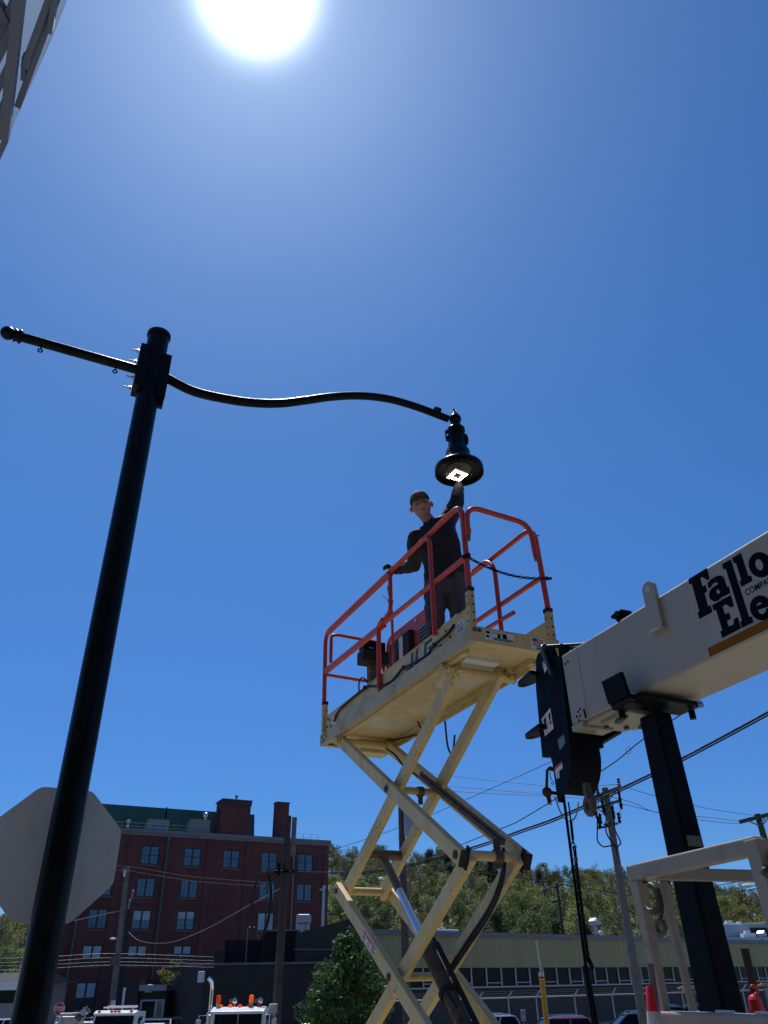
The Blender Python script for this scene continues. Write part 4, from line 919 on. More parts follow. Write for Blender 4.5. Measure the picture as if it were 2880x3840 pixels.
for s_ in (-1, 1):
    mw = MB(); mw.tube([HF(s_ * 0.0195, 0.0800, 0.0135), HF(s_ * 0.031, 0.0835, 0.0165), HF(s_ * 0.044, 0.0755, 0.0135)], [0.0022, 0.0042, 0.002], 8); mw.build('eye', bpy.data.materials.get('dark_eye') or mat('dark_eye', (0.05, 0.032, 0.025), 0.3), body, fix=False)
    mw = MB(); mw.tube([HF(s_ * 0.014, 0.0915, 0.029), HF(s_ * 0.031, 0.0915, 0.033), HF(s_ * 0.050, 0.080, 0.029)], [0.003, 0.004, 0.002], 6); mw.build('eyebrow', HM, body, fix=False)
mb = MB(); mb.tube([HF(-0.022, 0.0835, -0.056), HF(-0.01, 0.0905, -0.0585), HF(0.008, 0.091, -0.0585), HF(0.024, 0.0835, -0.053)], 0.0026, 6); mb.build('mouth', mat('lip', (0.16, 0.05, 0.045), 0.5), body, fix=False)

rag = MB(); rp_ = [L(2.93, 0.03, 0.335), L(3.05, 0.03, 0.335), L(3.22, 0.03, 0.335), L(3.23, 0.05, 0.365), L(3.18, 0.06, 0.385), L(3.10, 0.05, 0.362), L(3.03, 0.04, 0.366)]
rag.add(rp_ + [p + LV * 0.05 for p in rp_], [(0, 1, 6), (1, 5, 6), (1, 2, 5), (2, 3, 5), (3, 4, 5), (13, 8, 7), (13, 12, 8), (12, 9, 8), (12, 10, 9), (12, 11, 10)] + [(i, (i + 1) % 7, 7 + (i + 1) % 7, 7 + i) for i in range(7)])
o = rag.build('rag', mat('cream_rag', (0.75, 0.70, 0.55), 0.9, var=0.1, vscale=30, bump=0.4, bscale=40)); tag(o, 'crumpled cream rag lying on the platform toe board by the worker', 'rag')
# ================================================================ boom truck on the right
z4 = lambda x, y: (1880 + x * .6028, 1950 + y * .6028)
z8 = lambda x, y: (1980 + x * .5425, 2840 + y * .5425)
BO = at(*z4(370, 845), 4.2)
el_ = R(1.4); BD = Vector((LU.x * cos(el_), LU.y * cos(el_), sin(el_))); BT = BD.cross(LV); BT = BT if BT.z > 0 else -BT
BW, BH = 0.365, 0.405
def B(s, t, w): return BO + BD * s + BT * t + LV * w          # w = 0 is the near side face
truck = empty('boom_truck', V(BO.x + 1.2, BO.y - 2.0, 0), 'ivory lettered crane boom of a work truck, lying on a black post at the right', 'truck')
bf = lambda x, y, z: B(x, y, -z)
mb = MB(); mb.box((0, -BH, 0), (5.4, 0, BW), B)
boom = mb.build('boom', M['boom'], truck, bevel=0.012, seg=3)
# lettering: slab letters along the near face
def slabF(h):   # height h, origin lower left, heavy slab serifs
    return [(0, 0), (.46 * h, 0), (.46 * h, .12 * h), (.38 * h, .12 * h), (.38 * h, .42 * h), (.46 * h, .42 * h), (.46 * h, .33 * h), (.56 * h, .33 * h), (.56 * h, .64 * h), (.46 * h, .64 * h), (.46 * h, .55 * h), (.38 * h, .55 * h),
            (.38 * h, .87 * h), (.60 * h, .87 * h), (.60 * h, .72 * h), (.72 * h, .72 * h), (.72 * h, h), (0, h), (0, .88 * h), (.09 * h, .88 * h), (.09 * h, .12 * h), (0, .12 * h)]
def slabE(h):
    return [(0, 0), (.74 * h, 0), (.74 * h, .32 * h), (.61 * h, .32 * h), (.61 * h, .15 * h), (.40 * h, .15 * h), (.40 * h, .42 * h), (.48 * h, .42 * h), (.48 * h, .33 * h), (.58 * h, .33 * h), (.58 * h, .66 * h), (.48 * h, .66 * h), (.48 * h, .57 * h), (.40 * h, .57 * h),
            (.40 * h, .85 * h), (.60 * h, .85 * h), (.60 * h, .70 * h), (.72 * h, .70 * h), (.72 * h, h), (0, h), (0, .88 * h), (.1 * h, .88 * h), (.1 * h, .12 * h), (0, .12 * h)]
def slabL(h, w=0.1): 
    return [(0, 0), (w, 0), (w, .10 * w * 2), (w * .78, .10 * w * 2), (w * .78, h), (0, h), (0, h - .2 * w), (w * .2, h - .2 * w), (w * .2, .2 * w), (0, .2 * w)]
def ellp(cx, cy, rx, ry, n=24): return [(cx + rx * cos(2 * pi * j / n), cy + ry * sin(2 * pi * j / n)) for j in range(n)]
def ringp(mb, cx, cy, rx, ry, ix, iy, z=0.0, th=0.0015, a0=0, a1=360, n=28, mi=0):
    for k in range(n):
        t0, t1 = R(a0 + (a1 - a0) * k / n), R(a0 + (a1 - a0) * (k + 1) / n)
        q = [(cx + rx * cos(t0), cy + ry * sin(t0)), (cx + rx * cos(t1), cy + ry * sin(t1)), (cx + ix * cos(t1), cy + iy * sin(t1)), (cx + ix * cos(t0), cy + iy * sin(t0))]
        mb.add([bf(x, y, z + th) for x, y in q], [(0, 1, 2, 3)], mi)
def pr(mb, poly, x, y, th=0.0015, mi=0): mb.prism([(x + a, y + b) for a, b in poly], bf, 0.0004, th, mi)
def zl_(x, y):
    q = atp(2550 + x * .217, 2000 + y * .217, BO, LV) - BO; return (q.dot(BD), q.dot(BT))
def tr(mb, pts, th=0.0010, mi=0):
    mb.prism([zl_(*p) for p in pts], bf, 0.0003, th, mi)
def el2(cx, cy, a, b, rot=-18, n=36): return [(cx + a * cos(2 * pi * k / n) * cos(R(rot)) - b * sin(2 * pi * k / n) * sin(R(rot)), cy + a * cos(2 * pi * k / n) * sin(R(rot)) + b * sin(2 * pi * k / n) * cos(R(rot))) for k in range(n)]
mb = MB()
tr(mb, [(145, 795), (465, 598), (515, 785), (475, 812), (388, 752), (350, 770), (388, 920), (440, 895), (475, 1000), (425, 1028), (485, 1258), (532, 1245), (563, 1360), (335, 1480), (305, 1365), (335, 1345), (205, 870), (165, 882)])
tr(mb, [(475, 865), (530, 800), (600, 755), (650, 735), (690, 730), (720, 734), (748, 750), (775, 800), (812, 925), (840, 915), (873, 1030), (740, 1102), (728, 1090), (712, 1120), (690, 1140), (640, 1172), (590, 1180), (540, 1155), (510, 1110), (503, 1050), (520, 990), (560, 940), (610, 905), (658, 880), (650, 855), (620, 846), (580, 865), (550, 893), (540, 930), (492, 948)])
tr(mb, [(728, 535), (880, 450), (1195, 1447), (1243, 1437), (1272, 1537), (1070, 1637), (1043, 1530), (1075, 1512), (790, 612), (750, 625)])
tr(mb, [(900, 430), (1053, 338), (1185, 742), (1230, 728), (1254, 822), (1062, 927), (1030, 828), (1060, 808), (968, 508), (932, 520)])
tr(mb, el2(1388, 545, 198, 222)); tr(mb, el2(1373, 545, 62, 98), 0.0014, 1); tr(mb, el2(662, 1010, 26, 39), 0.0014, 1)
tr(mb, [(555, 1243), (880, 1065), (935, 1260), (880, 1285), (800, 1228), (735, 1262), (778, 1398), (848, 1365), (882, 1475), (813, 1512), (843, 1612), (925, 1575), (935, 1480), (998, 1447), (1060, 1640), (733, 1812), (697, 1697), (733, 1677), (625, 1325), (583, 1337)])
tr(mb, el2(1405, 1290, 193, 217)); tr(mb, [(1328, 1258), (1338, 1222), (1368, 1199), (1398, 1197), (1420, 1212)], 0.0014, 1)
tr(mb, [(1350, 1325), (1480, 1288), (1640, 1215), (1645, 1245), (1488, 1300), (1482, 1345), (1455, 1385), (1412, 1396), (1375, 1375)], 0.0014, 1)
n_poly = [(0, 0), (.06, 0), (.06, .018), (.048, .018), (.048, .07), (.06, .085), (.072, .07), (.072, .018), (.06, .018), (.06, 0), (.125, 0), (.125, .018), (.113, .018), (.113, .085), (.09, .115), (.06, .105), (.05, .13), (0, .13), (0, .112), (.012, .112), (.012, .018), (0, .018)]
pr(mb, n_poly, 1.50, -0.175, 0.001); 
for k_, ch_2 in enumerate('ctric'):
    text_mb(mb, ch_2, 0.17, bf, 1.47 + 0.09 * k_, -0.338, 0.0003, th=0.001, offset=0.006)
text_mb(mb, 'COMPANY', 0.0405, bf, 1.30, -0.2215, 0.0003, th=0.001, offset=0.0003, sx=0.86)
mb.build('lettering', [M['ink'], M['boom']], boom, fix=False)
mb = MB(); mb.box((1.03, -0.407 + 0.012, -0.0016), (5.4, -0.407 + 0.052, -0.0003), lambda x, y, z: B(x, y, z)); mb.build('brown_stripe', M['brown'], boom)
# lifting ear, rollers, seams, bolt patches
ear = [(0.70, -0.185), (0.76, -0.20), (0.825, -0.185), (0.82, 0.03)] + [(0.783 + 0.037 * cos(R(a)), 0.055 + 0.037 * sin(R(a))) for a in range(-20, 201, 20)] + [(0.742, 0.03)]
ear = [(0.742, -0.165), (0.82, -0.165)] + [(0.783 + 0.040 * cos(R(a)), 0.052 + 0.040 * sin(R(a))) for a in range(0, 181, 15)]
mb = MB(); mb.prism(ear, bf, 0.0, 0.022); mb.box((0.738, -0.172, -0.03), (0.826, -0.160, 0.0), B)
e_ = mb.build('lifting_ear', M['boom'], boom, bevel=0.004)
mb = MB(); c = B(0.783, 0.052, -0.0225); mb.tube([c, c - LV * 0.0012], 0.017, 20); c = B(0.783, 0.052, 0.001); mb.tube([c, c + LV * 0.0012], 0.017, 20); mb.build('ear_hole', mat('pale_hole', (0.45, 0.5, 0.5), 0.4), e_)
mb = MB(); mb.bar(B(0.50, -0.01, 0.05), B(0.46, 0.075, 0.05), 0.04, 0.035); mb.box((0.44, 0.045, 0.02), (0.53, 0.065, 0.09), B); mb.box((0.50, 0.0, 0.03), (0.535, 0.06, 0.05), B); mb.cyl(B(0.50, 0.03, 0.0), B(0.50, 0.03, 0.1), 0.012, 10)
mb.build('rope_guide', M['black_steel'], boom, bevel=0.004)
mb = MB(); mb.box((0.0, -0.44, -0.004), (0.10, -0.405, 0.2), B); mb.box((0.10, -0.425, 0.02), (0.45, -0.405, 0.34), B); mb.box((0.16, -0.445, 0.06), (0.40, -0.425, 0.30), B)
bp_ = mb.build('wear_pad_housing', M['boom'], boom, bevel=0.006)
mb = MB()
for a, b in ((0.17, 0.09), (0.30, 0.07), (0.36, 0.2), (0.26, 0.26), (0.2, 0.2)): mb.cyl(B(a, -0.445, b), B(a, -0.46, b), 0.014, 8)
mb.bar(B(0.25, -0.452, 0.10), B(0.36, -0.452, 0.06), 0.03, 0.012); mb.bar(B(0.22, -0.452, 0.28), B(0.34, -0.452, 0.26), 0.03, 0.012)
mb.build('pad_bolt', M['grease'], bp_)
mb = MB()
for a, b in ((0.03, -0.06), (0.055, -0.055), (0.055, -0.37), (0.075, -0.35), (0.085, -0.375), (0.07, -0.395), (0.095, -0.34)): c = B(a, b, 0.0); mb.tube([c, c - LV * 0.002], 0.0065, 8)
mb.bar(B(0.125, -0.35, -0.002), B(0.13, -0.40, -0.002), 0.012, 0.002, LV); mb.build('bolt_hole', M['ink'], boom)
mb = MB(); mb.box((0.145, -0.40, -0.0012), (0.149, -0.005, 0), B); mb.build('weld_seam', mat('weld_seam', (0.3, 0.26, 0.2), 0.6), boom)
# winch cable on top
mb = MB(); mb.tube([B(-0.16, 0.055, 0.12), B(5.4, 0.03, 0.12)], 0.008, 10); mb.tube([B(-0.1, 0.04, 0.20), B(5.4, 0.01, 0.20)], 0.007, 10); mb.build('winch_cable', M['black_steel'], truck)
# head
head_poly = [(-0.235, 0.055), (-0.205, 0.09), (-0.09, 0.105), (-0.06, 0.095), (-0.05, 0.03), (0.0, 0.0), (-0.02, -0.40), (-0.03, -0.43), (-0.06, -0.45), (0.15, -0.45), (0.165, -0.53), (0.165, -0.63), (0.14, -0.70), (0.09, -0.745), (0.02, -0.775), (-0.13, -0.785), (-0.21, -0.755), (-0.215, -0.53), (-0.30, -0.50), (-0.27, -0.1)]
mb = MB(); mb.prism([(-0.235, 0.06), (-0.21, 0.09), (-0.09, 0.10), (-0.065, 0.02), (0.0, 0.0), (-0.028, -0.40), (-0.04, -0.53), (-0.215, -0.54), (-0.225, -0.51), (-0.30, -0.50), (-0.272, -0.1)], bf, -0.035, 0.004)
hd = mb.build('boom_head', M['black_steel'], truck, bevel=0.006)
mb = MB(); mb.prism([(-0.235, 0.06), (-0.21, 0.09), (-0.09, 0.10), (-0.065, 0.02), (0.0, 0.0), (-0.028, -0.40), (-0.24, -0.42), (-0.272, -0.1)], bf, -BW, -BW + 0.03); mb.box((-0.2, -0.45, 0.035), (-0.16, 0.03, BW - 0.03), B)
mb.build('far_cheek_plate', M['black_steel'], hd, bevel=0.006)
grd = [(-0.215, -0.50), (-0.04, -0.44), (0.155, -0.44)] + spline([V(0.158, -0.50, 0), V(0.168, -0.60, 0), V(0.15, -0.68, 0), (0.10, -0.745, 0), (0.03, -0.78, 0), (-0.05, -0.79, 0)], 4)[0:0]
gp = [(p.x, p.y) for p in spline([V(-0.05, -0.44, 0), V(-0.044, -0.55, 0), V(-0.075, -0.64, 0), V(-0.125, -0.70, 0), V(-0.18, -0.735, 0)], 5)]
mb = MB(); mb.prism([(-0.218, -0.46)] + gp + [(-0.20, -0.765), (-0.218, -0.755)], bf, -0.02, 0.0); mb.prism([(-0.19, -0.46)] + [(a * 1.0, b) for a, b in gp[:-1]] + [(-0.19, -0.72)], bf, -0.18, -0.02)
mb.prism([(-0.20, -0.46)] + gp + [(-0.19, -0.745)], bf, -0.20, -0.18)
sg_ = mb.build('sheave_guard', M['black_steel'], hd, bevel=0.008, seg=3)
for (tipx, tipy) in ((-0.452, -0.022), (-0.44, -0.345)):
    mb = MB(); base = tipx + 0.215
    pl = [(base, 0.02), (tipx + 0.05, 0.05)] + [(tipx + 0.035 + 0.035 * cos(R(a)), 0.085 + 0.035 * sin(R(a))) for a in (180, 150, 210)][0:0] + [(tipx + 0.012, 0.062), (tipx, 0.085), (tipx + 0.012, 0.108), (tipx + 0.05, 0.125), (base + 0.02, 0.16)]
    mb.prism(pl, lambda x, y, z, ty=tipy: B(x, ty + z, y - 0.075), -0.012, 0.012)
    lg = mb.build('lug', M['black_steel'], hd, bevel=0.004)
    mb = MB(); c = B(tipx + 0.045, tipy - 0.012, 0.012); mb.tube([c, c - BT * 0.0015], 0.016, 16); mb.build('lug_hole', M['ink'], lg)
# guard hoop round the head, decals
mb = MB(); mb.tube(rnd_path([B(0.05, 0.04, 0.25), B(-0.14, 0.13, 0.12), B(-0.155, 0.12, -0.012), B(-0.07, -0.095, -0.03)], 0.03, 5), 0.013, 10); mb.tube([B(-0.15, 0.12, 0.02), B(0.10, 0.06, 0.16)], 0.010, 8); mb.build('rope_guard', mat('green_grey_bar', (0.035, 0.05, 0.048), 0.35), hd)
mb = MB(); mb.box((-0.055, 0.03, 0.03), (-0.02, 0.09, 0.09), B); mb.cyl(B(-0.06, 0.04, 0.05), B(-0.06, 0.04, 0.1), 0.022, 12); mb.build('rope_roller', M['black_steel'], hd, bevel=0.004)
def pquad(mb, pts, off=0.0055, mi=0): mb.add([B(x, y, -off) for x, y in pts], [tuple(range(len(pts)))], mi)
mb = MB(); pquad(mb, [(-0.175, 0.02), (-0.115, 0.045), (-0.115, -0.02), (-0.165, -0.045)]); pquad(mb, [(-0.17, 0.015), (-0.12, 0.036), (-0.12, 0.022), (-0.169, 0.002)], 0.006, 1); mb.build('warning_decal', [M['paper'], M['flagred']], hd, fix=False)
mb = MB(); pquad(mb, [(-0.255, -0.29), (-0.16, -0.255), (-0.155, -0.375), (-0.245, -0.395)])
for a, b, w_ in ((-0.235, -0.30, .022), (-0.185, -0.285, .018)): pquad(mb, [(a, b), (a + w_, b + .008), (a + w_, b - .03), (a, b - .035)], 0.006, 2); pquad(mb, [(a, b - .04), (a + w_ * 1.2, b - .035), (a + w_ * 1.1, b - .06), (a, b - .062)], 0.006, 1)
mb.build('warning_decal', [M['paper'], M['flagred'], M['ink']], hd, fix=False)
mb = MB(); pquad(mb, [(-0.135, -0.445), (-0.07, -0.43), (-0.07, -0.48), (-0.13, -0.505)]); mb.build('warning_decal', M['dull_steel'], hd, fix=False)
mb = MB(); pquad(mb, [(-0.205, -0.58), (-0.13, -0.56), (-0.13, -0.60), (-0.165, -0.605), (-0.17, -0.64), (-0.2, -0.64)], 0.001); pquad(mb, [(-0.205, -0.58), (-0.13, -0.56), (-0.13, -0.573), (-0.203, -0.593)], 0.0015, 1); mb.build('warning_decal', [M['paper'], M['flagred']], sg_, fix=False)
# black post, saddle
PW = 0.18
pT = atp(*z4(955, 1215), B(0, 0, PW), LV); pBm = atp(*z8(1345, 1770), B(0, 0, PW), LV)
pd = (pBm - pT).normalized()
mb = MB(); mb.bar(pT + pd * 0.0, pBm + pd * 0.1, 0.105, 0.125, LU, w2=0.125, h2=0.145)
rest = mb.build('boom_rest_post', M['black_steel'], truck, bevel=0.012, seg=3)
mb = MB(); mb.box((-0.155, -0.004, -0.002), (0.0, 0.004, 0.002), lambda a, b, c: pT + V(0, 0, 0))if 0 else None
t0 = BO.z
def Q(s, t, w): return B(s, t, w)
sT = -0.43
mb.box((0.45, -0.45, -0.07), (0.62, -0.425, 0.34), Q)
mb.build('saddle', M['black_steel'], rest, bevel=0.01)
mb = MB()
ck = [(0.0, 0.0), (0.02, -0.03), (0.02, 0.13)]
pts_ = [B(0.53, -0.45, -0.06), B(0.52, -0.44, -0.10), B(0.515, -0.32, -0.115)]
for a, b in ((0, 1), (1, 2)): 
    p, q = pts_[a], pts_[b]; x = BD * 0.075
    nrm = (q - p).cross(BD).normalized() * 0.012
    mb.add([p - x + nrm, p + x + nrm, q + x + nrm, q - x + nrm, p - x - nrm, p + x - nrm, q + x - nrm, q - x - nrm], [(0, 1, 2, 3), (7, 6, 5, 4), (0, 4, 5, 1), (1, 5, 6, 2), (2, 6, 7, 3), (3, 7, 4, 0)])
mb.bar(B(0.50, -0.452, -0.08), B(0.50, -0.455, 0.0), 0.14, 0.02, BT)
mb.build('saddle_cheek', M['black_steel'], rest, bevel=0.006)
mb = MB()
pass
for a, b in ((0.44, -0.03), (0.56, 0.31)):
    mb = MB(); mb.cyl(B(a, -0.455, b), B(a, -0.50, b), 0.016, 10); mb.build('saddle_bolt', M['black_steel'], rest)
mb = MB(); c = B(0.60, -0.44, 0.32); mb.tube([c, c + BD * 0.02], 0.02, 14); mb.build('saddle_pin', M['steel'], rest)
mb = MB(); c = pT + (pBm - pT) * 0.46; mb.bar(c + LU * 0.0 - LV * 0.0 + LU * 0.068, c + LU * 0.068 + V(0, 0, -0.045), 0.085, 0.002, LU); mb.build('reflective_tape', mat('faded_tape', (0.10, 0.11, 0.07), 0.5), rest)
# ivory rack
FO = at(*z8(748, 800), 3.4); FZB = 2.575
def Fr(u_, w_, z): return Vector((FO.x, FO.y, 0)) + LU * u_ + LV * w_ + V(0, 0, z)
zt_ = FO.z; tw = 0.052
mb = MB(); mb.bar(Fr(-0.03, 0, zt_), Fr(0.64, 0, zt_ + 0.02), tw, 0.058); fr_ = mb.build('cargo_rack', M['frame'], truck, bevel=0.008, seg=3)
def fbar(n, p, q, w_=tw, h_=tw): 
    m_ = MB(); m_.bar(p, q, w_, h_, LU); o_ = m_.build(n, M['frame'], fr_, bevel=0.008, seg=3); return o_
def tpost(p, q, a, b):
    m_ = MB(); m_.bar(p, q, a, a, LU, w2=b, h2=b); m_.build('rack_post', M['frame'], fr_, bevel=0.006, seg=3)
tpost(Fr(0, 0, zt_ - 0.028), Fr(0.035, 0, FZB - 0.02), 0.050, 0.030); tpost(Fr(0.62, 0, zt_ + 0.04), Fr(0.64, 0, FZB - 0.02), 0.056, 0.05)
tpost(Fr(0.03, 0.10, zt_ - 0.03), Fr(0.07, 0.10, FZB - 0.02), 0.034, 0.022)
p1 = Fr(0.03, 0.02, zt_ - 0.005); p2 = atz(*z8(1575, 822), zt_ - 0.012); m_ = MB(); m_.bar(p1, p2 + (p2 - p1) * 0.5, 0.04, 0.045); m_.build('rack_crossbar', M['frame'], fr_, bevel=0.006)
m_ = MB(); m_.bar(Fr(-0.0, 0.0, FZB - 0.02), Fr(2.2, 0.0, FZB - 0.02), 0.09, 0.075); m_.build('rack_base_rail', M['frame'], fr_, bevel=0.008)
m_ = MB(); m_.ball(Fr(0.655, -0.022, zt_ - 0.065), 0.019, 14); m_.box((0.655, 0.0, zt_ - 0.07), (0.69, 0.035, zt_ - 0.01), Fr); m_.build('marker_light', M['grease'], fr_, bevel=0.004)
for a, b in ((0.30, 0.37), (0.47, 0.78)):
    m_ = MB(); m_.box((a, -0.02, FZB + 0.0185), (b, 0.0, FZB + 0.026), Fr); m_.build('rail_highlight', M['white'], fr_, bevel=0.002)  # white strips put on as the sunlit highlights of the base rail
# body box and wheels of the truck
def T(a, b, c): return Vector((FO.x, FO.y, 0)) + LU * a + LV * b + V(0, 0, c)
m_ = MB(); m_.box((-0.1, -0.05, 0.75), (4.2, 1.9, FZB - 0.06), T); m_.build('service_body', M['boom'], truck, bevel=0.03)
for a in (0.9, 3.4):
    for b in (-0.02, 1.87):
        m_ = MB(); m_.cyl(T(a, b - 0.14, 0.5), T(a, b + 0.14, 0.5), 0.5, 32); m_.build('wheel', M['black_matte'], truck, bevel=0.03)
# ---- loose things hung on the truck
def hook_mesh(mb, c, r, tr, ex, ez, open_deg=70, n=22, start=-200, end=70):
    pts = []; rr = []
    for k in range(n + 1):
        t = R(start + (end - start) * k / n); pts.append(c + ex * cos(t) * r + ez * sin(t) * r); rr.append(tr * (1.0 if k < n * 0.75 else max(0.35, 1 - (k / n - 0.75) * 2.6)))
    mb.tube(pts, rr, 12)
# winch hook hanging from the rack corner
hc = atp(*z8(850, 975), Fr(0, -0.05, 0), LV)
hk = empty('cargo_hook', hc, 'rusty steel lifting hook hanging on the ivory rack post', 'hook')
mb = MB(); hook_mesh(mb, hc, 0.045, 0.0135, LU * -1, V(0, 0, 1), start=100, end=330); mb.build('hook_body', mat('brown_steel', (0.07, 0.055, 0.035), 0.5, 0.4, var=0.4, vscale=30), hk)
mb = MB(); c2_ = hc + V(0, 0, -0.098) + LU * 0.026; mb.tube([c2_ + (LU * cos(2 * pi * j / 18) + V(0, 0, 1) * sin(2 * pi * j / 18)) * 0.022 for j in range(18)], 0.009, 10, closed=True); mb.build('hook_eye', M['grease'], hk)
mb = MB(); mb.tube([hc + LU * 0.05 + V(0, 0, 0.03), hc + LU * 0.055 + V(0, 0, -0.03), hc + LU * 0.035 + V(0, 0, -0.07)], 0.006, 8); mb.build('safety_latch', M['rust'], hk)
ch1 = chain('hanging_chain', [atp(*z8(785, 830), Fr(0, -0.045, 0), LV), atp(*z8(800, 860), Fr(0, -0.05, 0), LV), hc + V(0, 0, 0.05)], 0.036, 0.006, None, M['rust'])
tag(ch1, 'short rusty chain looped over the corner of the ivory rack', 'chain')
# hoist hook block below the boom head
q = atp(*z8(428, 335), B(0, 0, 0.05), LV)
hb = empty('hoist_hook', q, 'grey forged hook eye hanging below the black boom head', 'hook')
mb = MB(); mb.tube([q + (LU * cos(2 * pi * j / 24) * 0.030 + V(0, 0, 1) * sin(2 * pi * j / 24) * 0.037) for j in range(24)], 0.0185, 12, closed=True); mb.bar(q + V(0, 0, 0.045), q + V(0, 0, 0.115) - LU * 0.006, 0.036, 0.03); mb.build('hook_body', M['grease'], hb, bevel=0.004)
mb = MB(); mb.tube([q + LU * 0.035 - V(0, 0, 0.045), q + LU * 0.05 - V(0, 0, 0.07)], 0.006, 8); mb.ball(q + LU * 0.05 - V(0, 0, 0.07), 0.009, 8); mb.build('latch_pin', M['black_steel'], hb)
# rust coloured swivel on the left edge of the head
q = atp(*z8(132, 240), B(0, 0, 0.0), LV)
sw = empty('swivel_clevis', q, 'rust-orange swivel clevis pinned to the left edge of the black boom head', 'swivel')
mb = MB(); mb.ball(q, 0.028, 16, sc=(1, 0.6, 1)); mb.bar(q, q + V(0.008, 0, -0.055), 0.022, 0.02); mb.tube([q + V(0.004, 0, -0.055), q + V(0.001, 0, -0.068)], 0.004, 6); mb.tube([q + V(0.012, 0, -0.055), q + V(0.014, 0, -0.068)], 0.004, 6); mb.build('swivel_body', M['rust'], sw)
mb = MB(); mb.tube([q + V(0.0, 0, 0.02), q + V(0.014, 0, 0.115), q + V(0.03, 0, 0.13)], 0.008, 8); mb.tube([q + V(0.03, 0, 0.13), q + V(0.075, 0.02, 0.115)], 0.012, 8); mb.build('swivel_link', M['rust'], sw)
mb = MB(); mb.tube([q, q + V(0.085, -0.01, -0.015)], 0.010, 8); mb.build('swivel_pin', M['black_steel'], sw)
mb = MB(); mb.tube(spline([q + V(0.03, 0, 0.12), q + V(0.028, 0, 0.085), q + V(0.036, 0, 0.06), q + V(0.044, 0, 0.05), q + V(0.036, 0, 0.04), q + V(0.028, 0, 0.052)], 5), 0.0025, 6); mb.build('wire_clip', M['dull_steel'], sw)
# long rod and hanging chains from the head
pa, pb_ = atp(*z8(250, 300), B(0, 0, 0.02), LV), atp(*z8(425, 1640), B(0, 0, 0.02), LV)
mb = MB(); mb.tube([pa + (pa - pb_) * 0.05, pb_ + (pb_ - pa) * 1.2], 0.0075, 10); o = mb.build('hoist_rope', M['black_steel']); tag(o, 'thick black hoist rope hanging straight down from the boom head', 'rope')
PZ = B(0, 0, 0.06)
mb = MB(); mb.tube([atp(*z8(*p), PZ, LV) for p in ((280, 310), (295, 430), (315, 600))], 0.0042, 8); mb.tube([atp(*z8(297, 440), PZ, LV), atp(*z8(310, 570), PZ, LV)], 0.0075, 8)
c = atp(*z8(317, 605), PZ, LV); mb.tube([c + V(-0.006, 0, 0.02), c + V(-0.016, 0, -0.01), c + V(0.014, 0, -0.01), c + V(-0.004, 0, 0.02)], 0.003, 6); slg = mb.build('sling_wire', M['black_steel']); tag(slg, 'thin black sling wire with a turnbuckle beside the thick hoist rope', 'wire')
chb = [atp(*z8(*p), PZ, LV) for p in ((318, 610), (330, 700), (345, 850), (365, 1000), (385, 1150), (398, 1270), (408, 1330), (418, 1420))]
o = chain('lifting_chain', chb, 0.036, 0.0052, None, M['black_steel'], ratio=0.66); tag(o, 'dark steel lifting chain hanging alongside the hoist rope below the boom head', 'chain')
mb = MB(); o1 = None
brc = [atp(*z8(*p), PZ, LV) for p in ((415, 1390), (440, 1420), (455, 1450), (462, 1480))]
lk = [atp(*z8(*p), PZ, LV) for p in ((415, 1400), (432, 1440), (450, 1475))]
o = chain('branch_chain', [atp(*z8(410, 1380), PZ, LV), atp(*z8(440, 1440), PZ, LV), atp(*z8(465, 1500), PZ, LV)], 0.040, 0.0055, None, M['black_steel'], ratio=0.7); tag(o, 'short branch of dark chain forking right at the foot of the lifting chain', 'chain')
mb = MB(); p0 = chb[-1] - V(0, 0, 0.0); mb.bar(p0 - V(0.02, 0, 0.01), p0 - V(0.0, 0, 0.35), 0.05, 0.03); mb.build('load_block', M['black_steel'], bevel=0.012, seg=3); tag(bpy.data.objects['load_block'], 'dark narrow load block at the bottom of the hoist rope', 'load block')
lp = spline([atp(*z8(*p), PZ, LV) for p in ((185, 270), (205, 330), (235, 400), (280, 437), (320, 425), (340, 375), (350, 305))], 8)
o = chain('loop_chain', lp, 0.021, 0.0019, None, M['dull_steel'], ratio=0.5); tag(o, 'thin grey chain looping down and up below the boom head', 'chain')
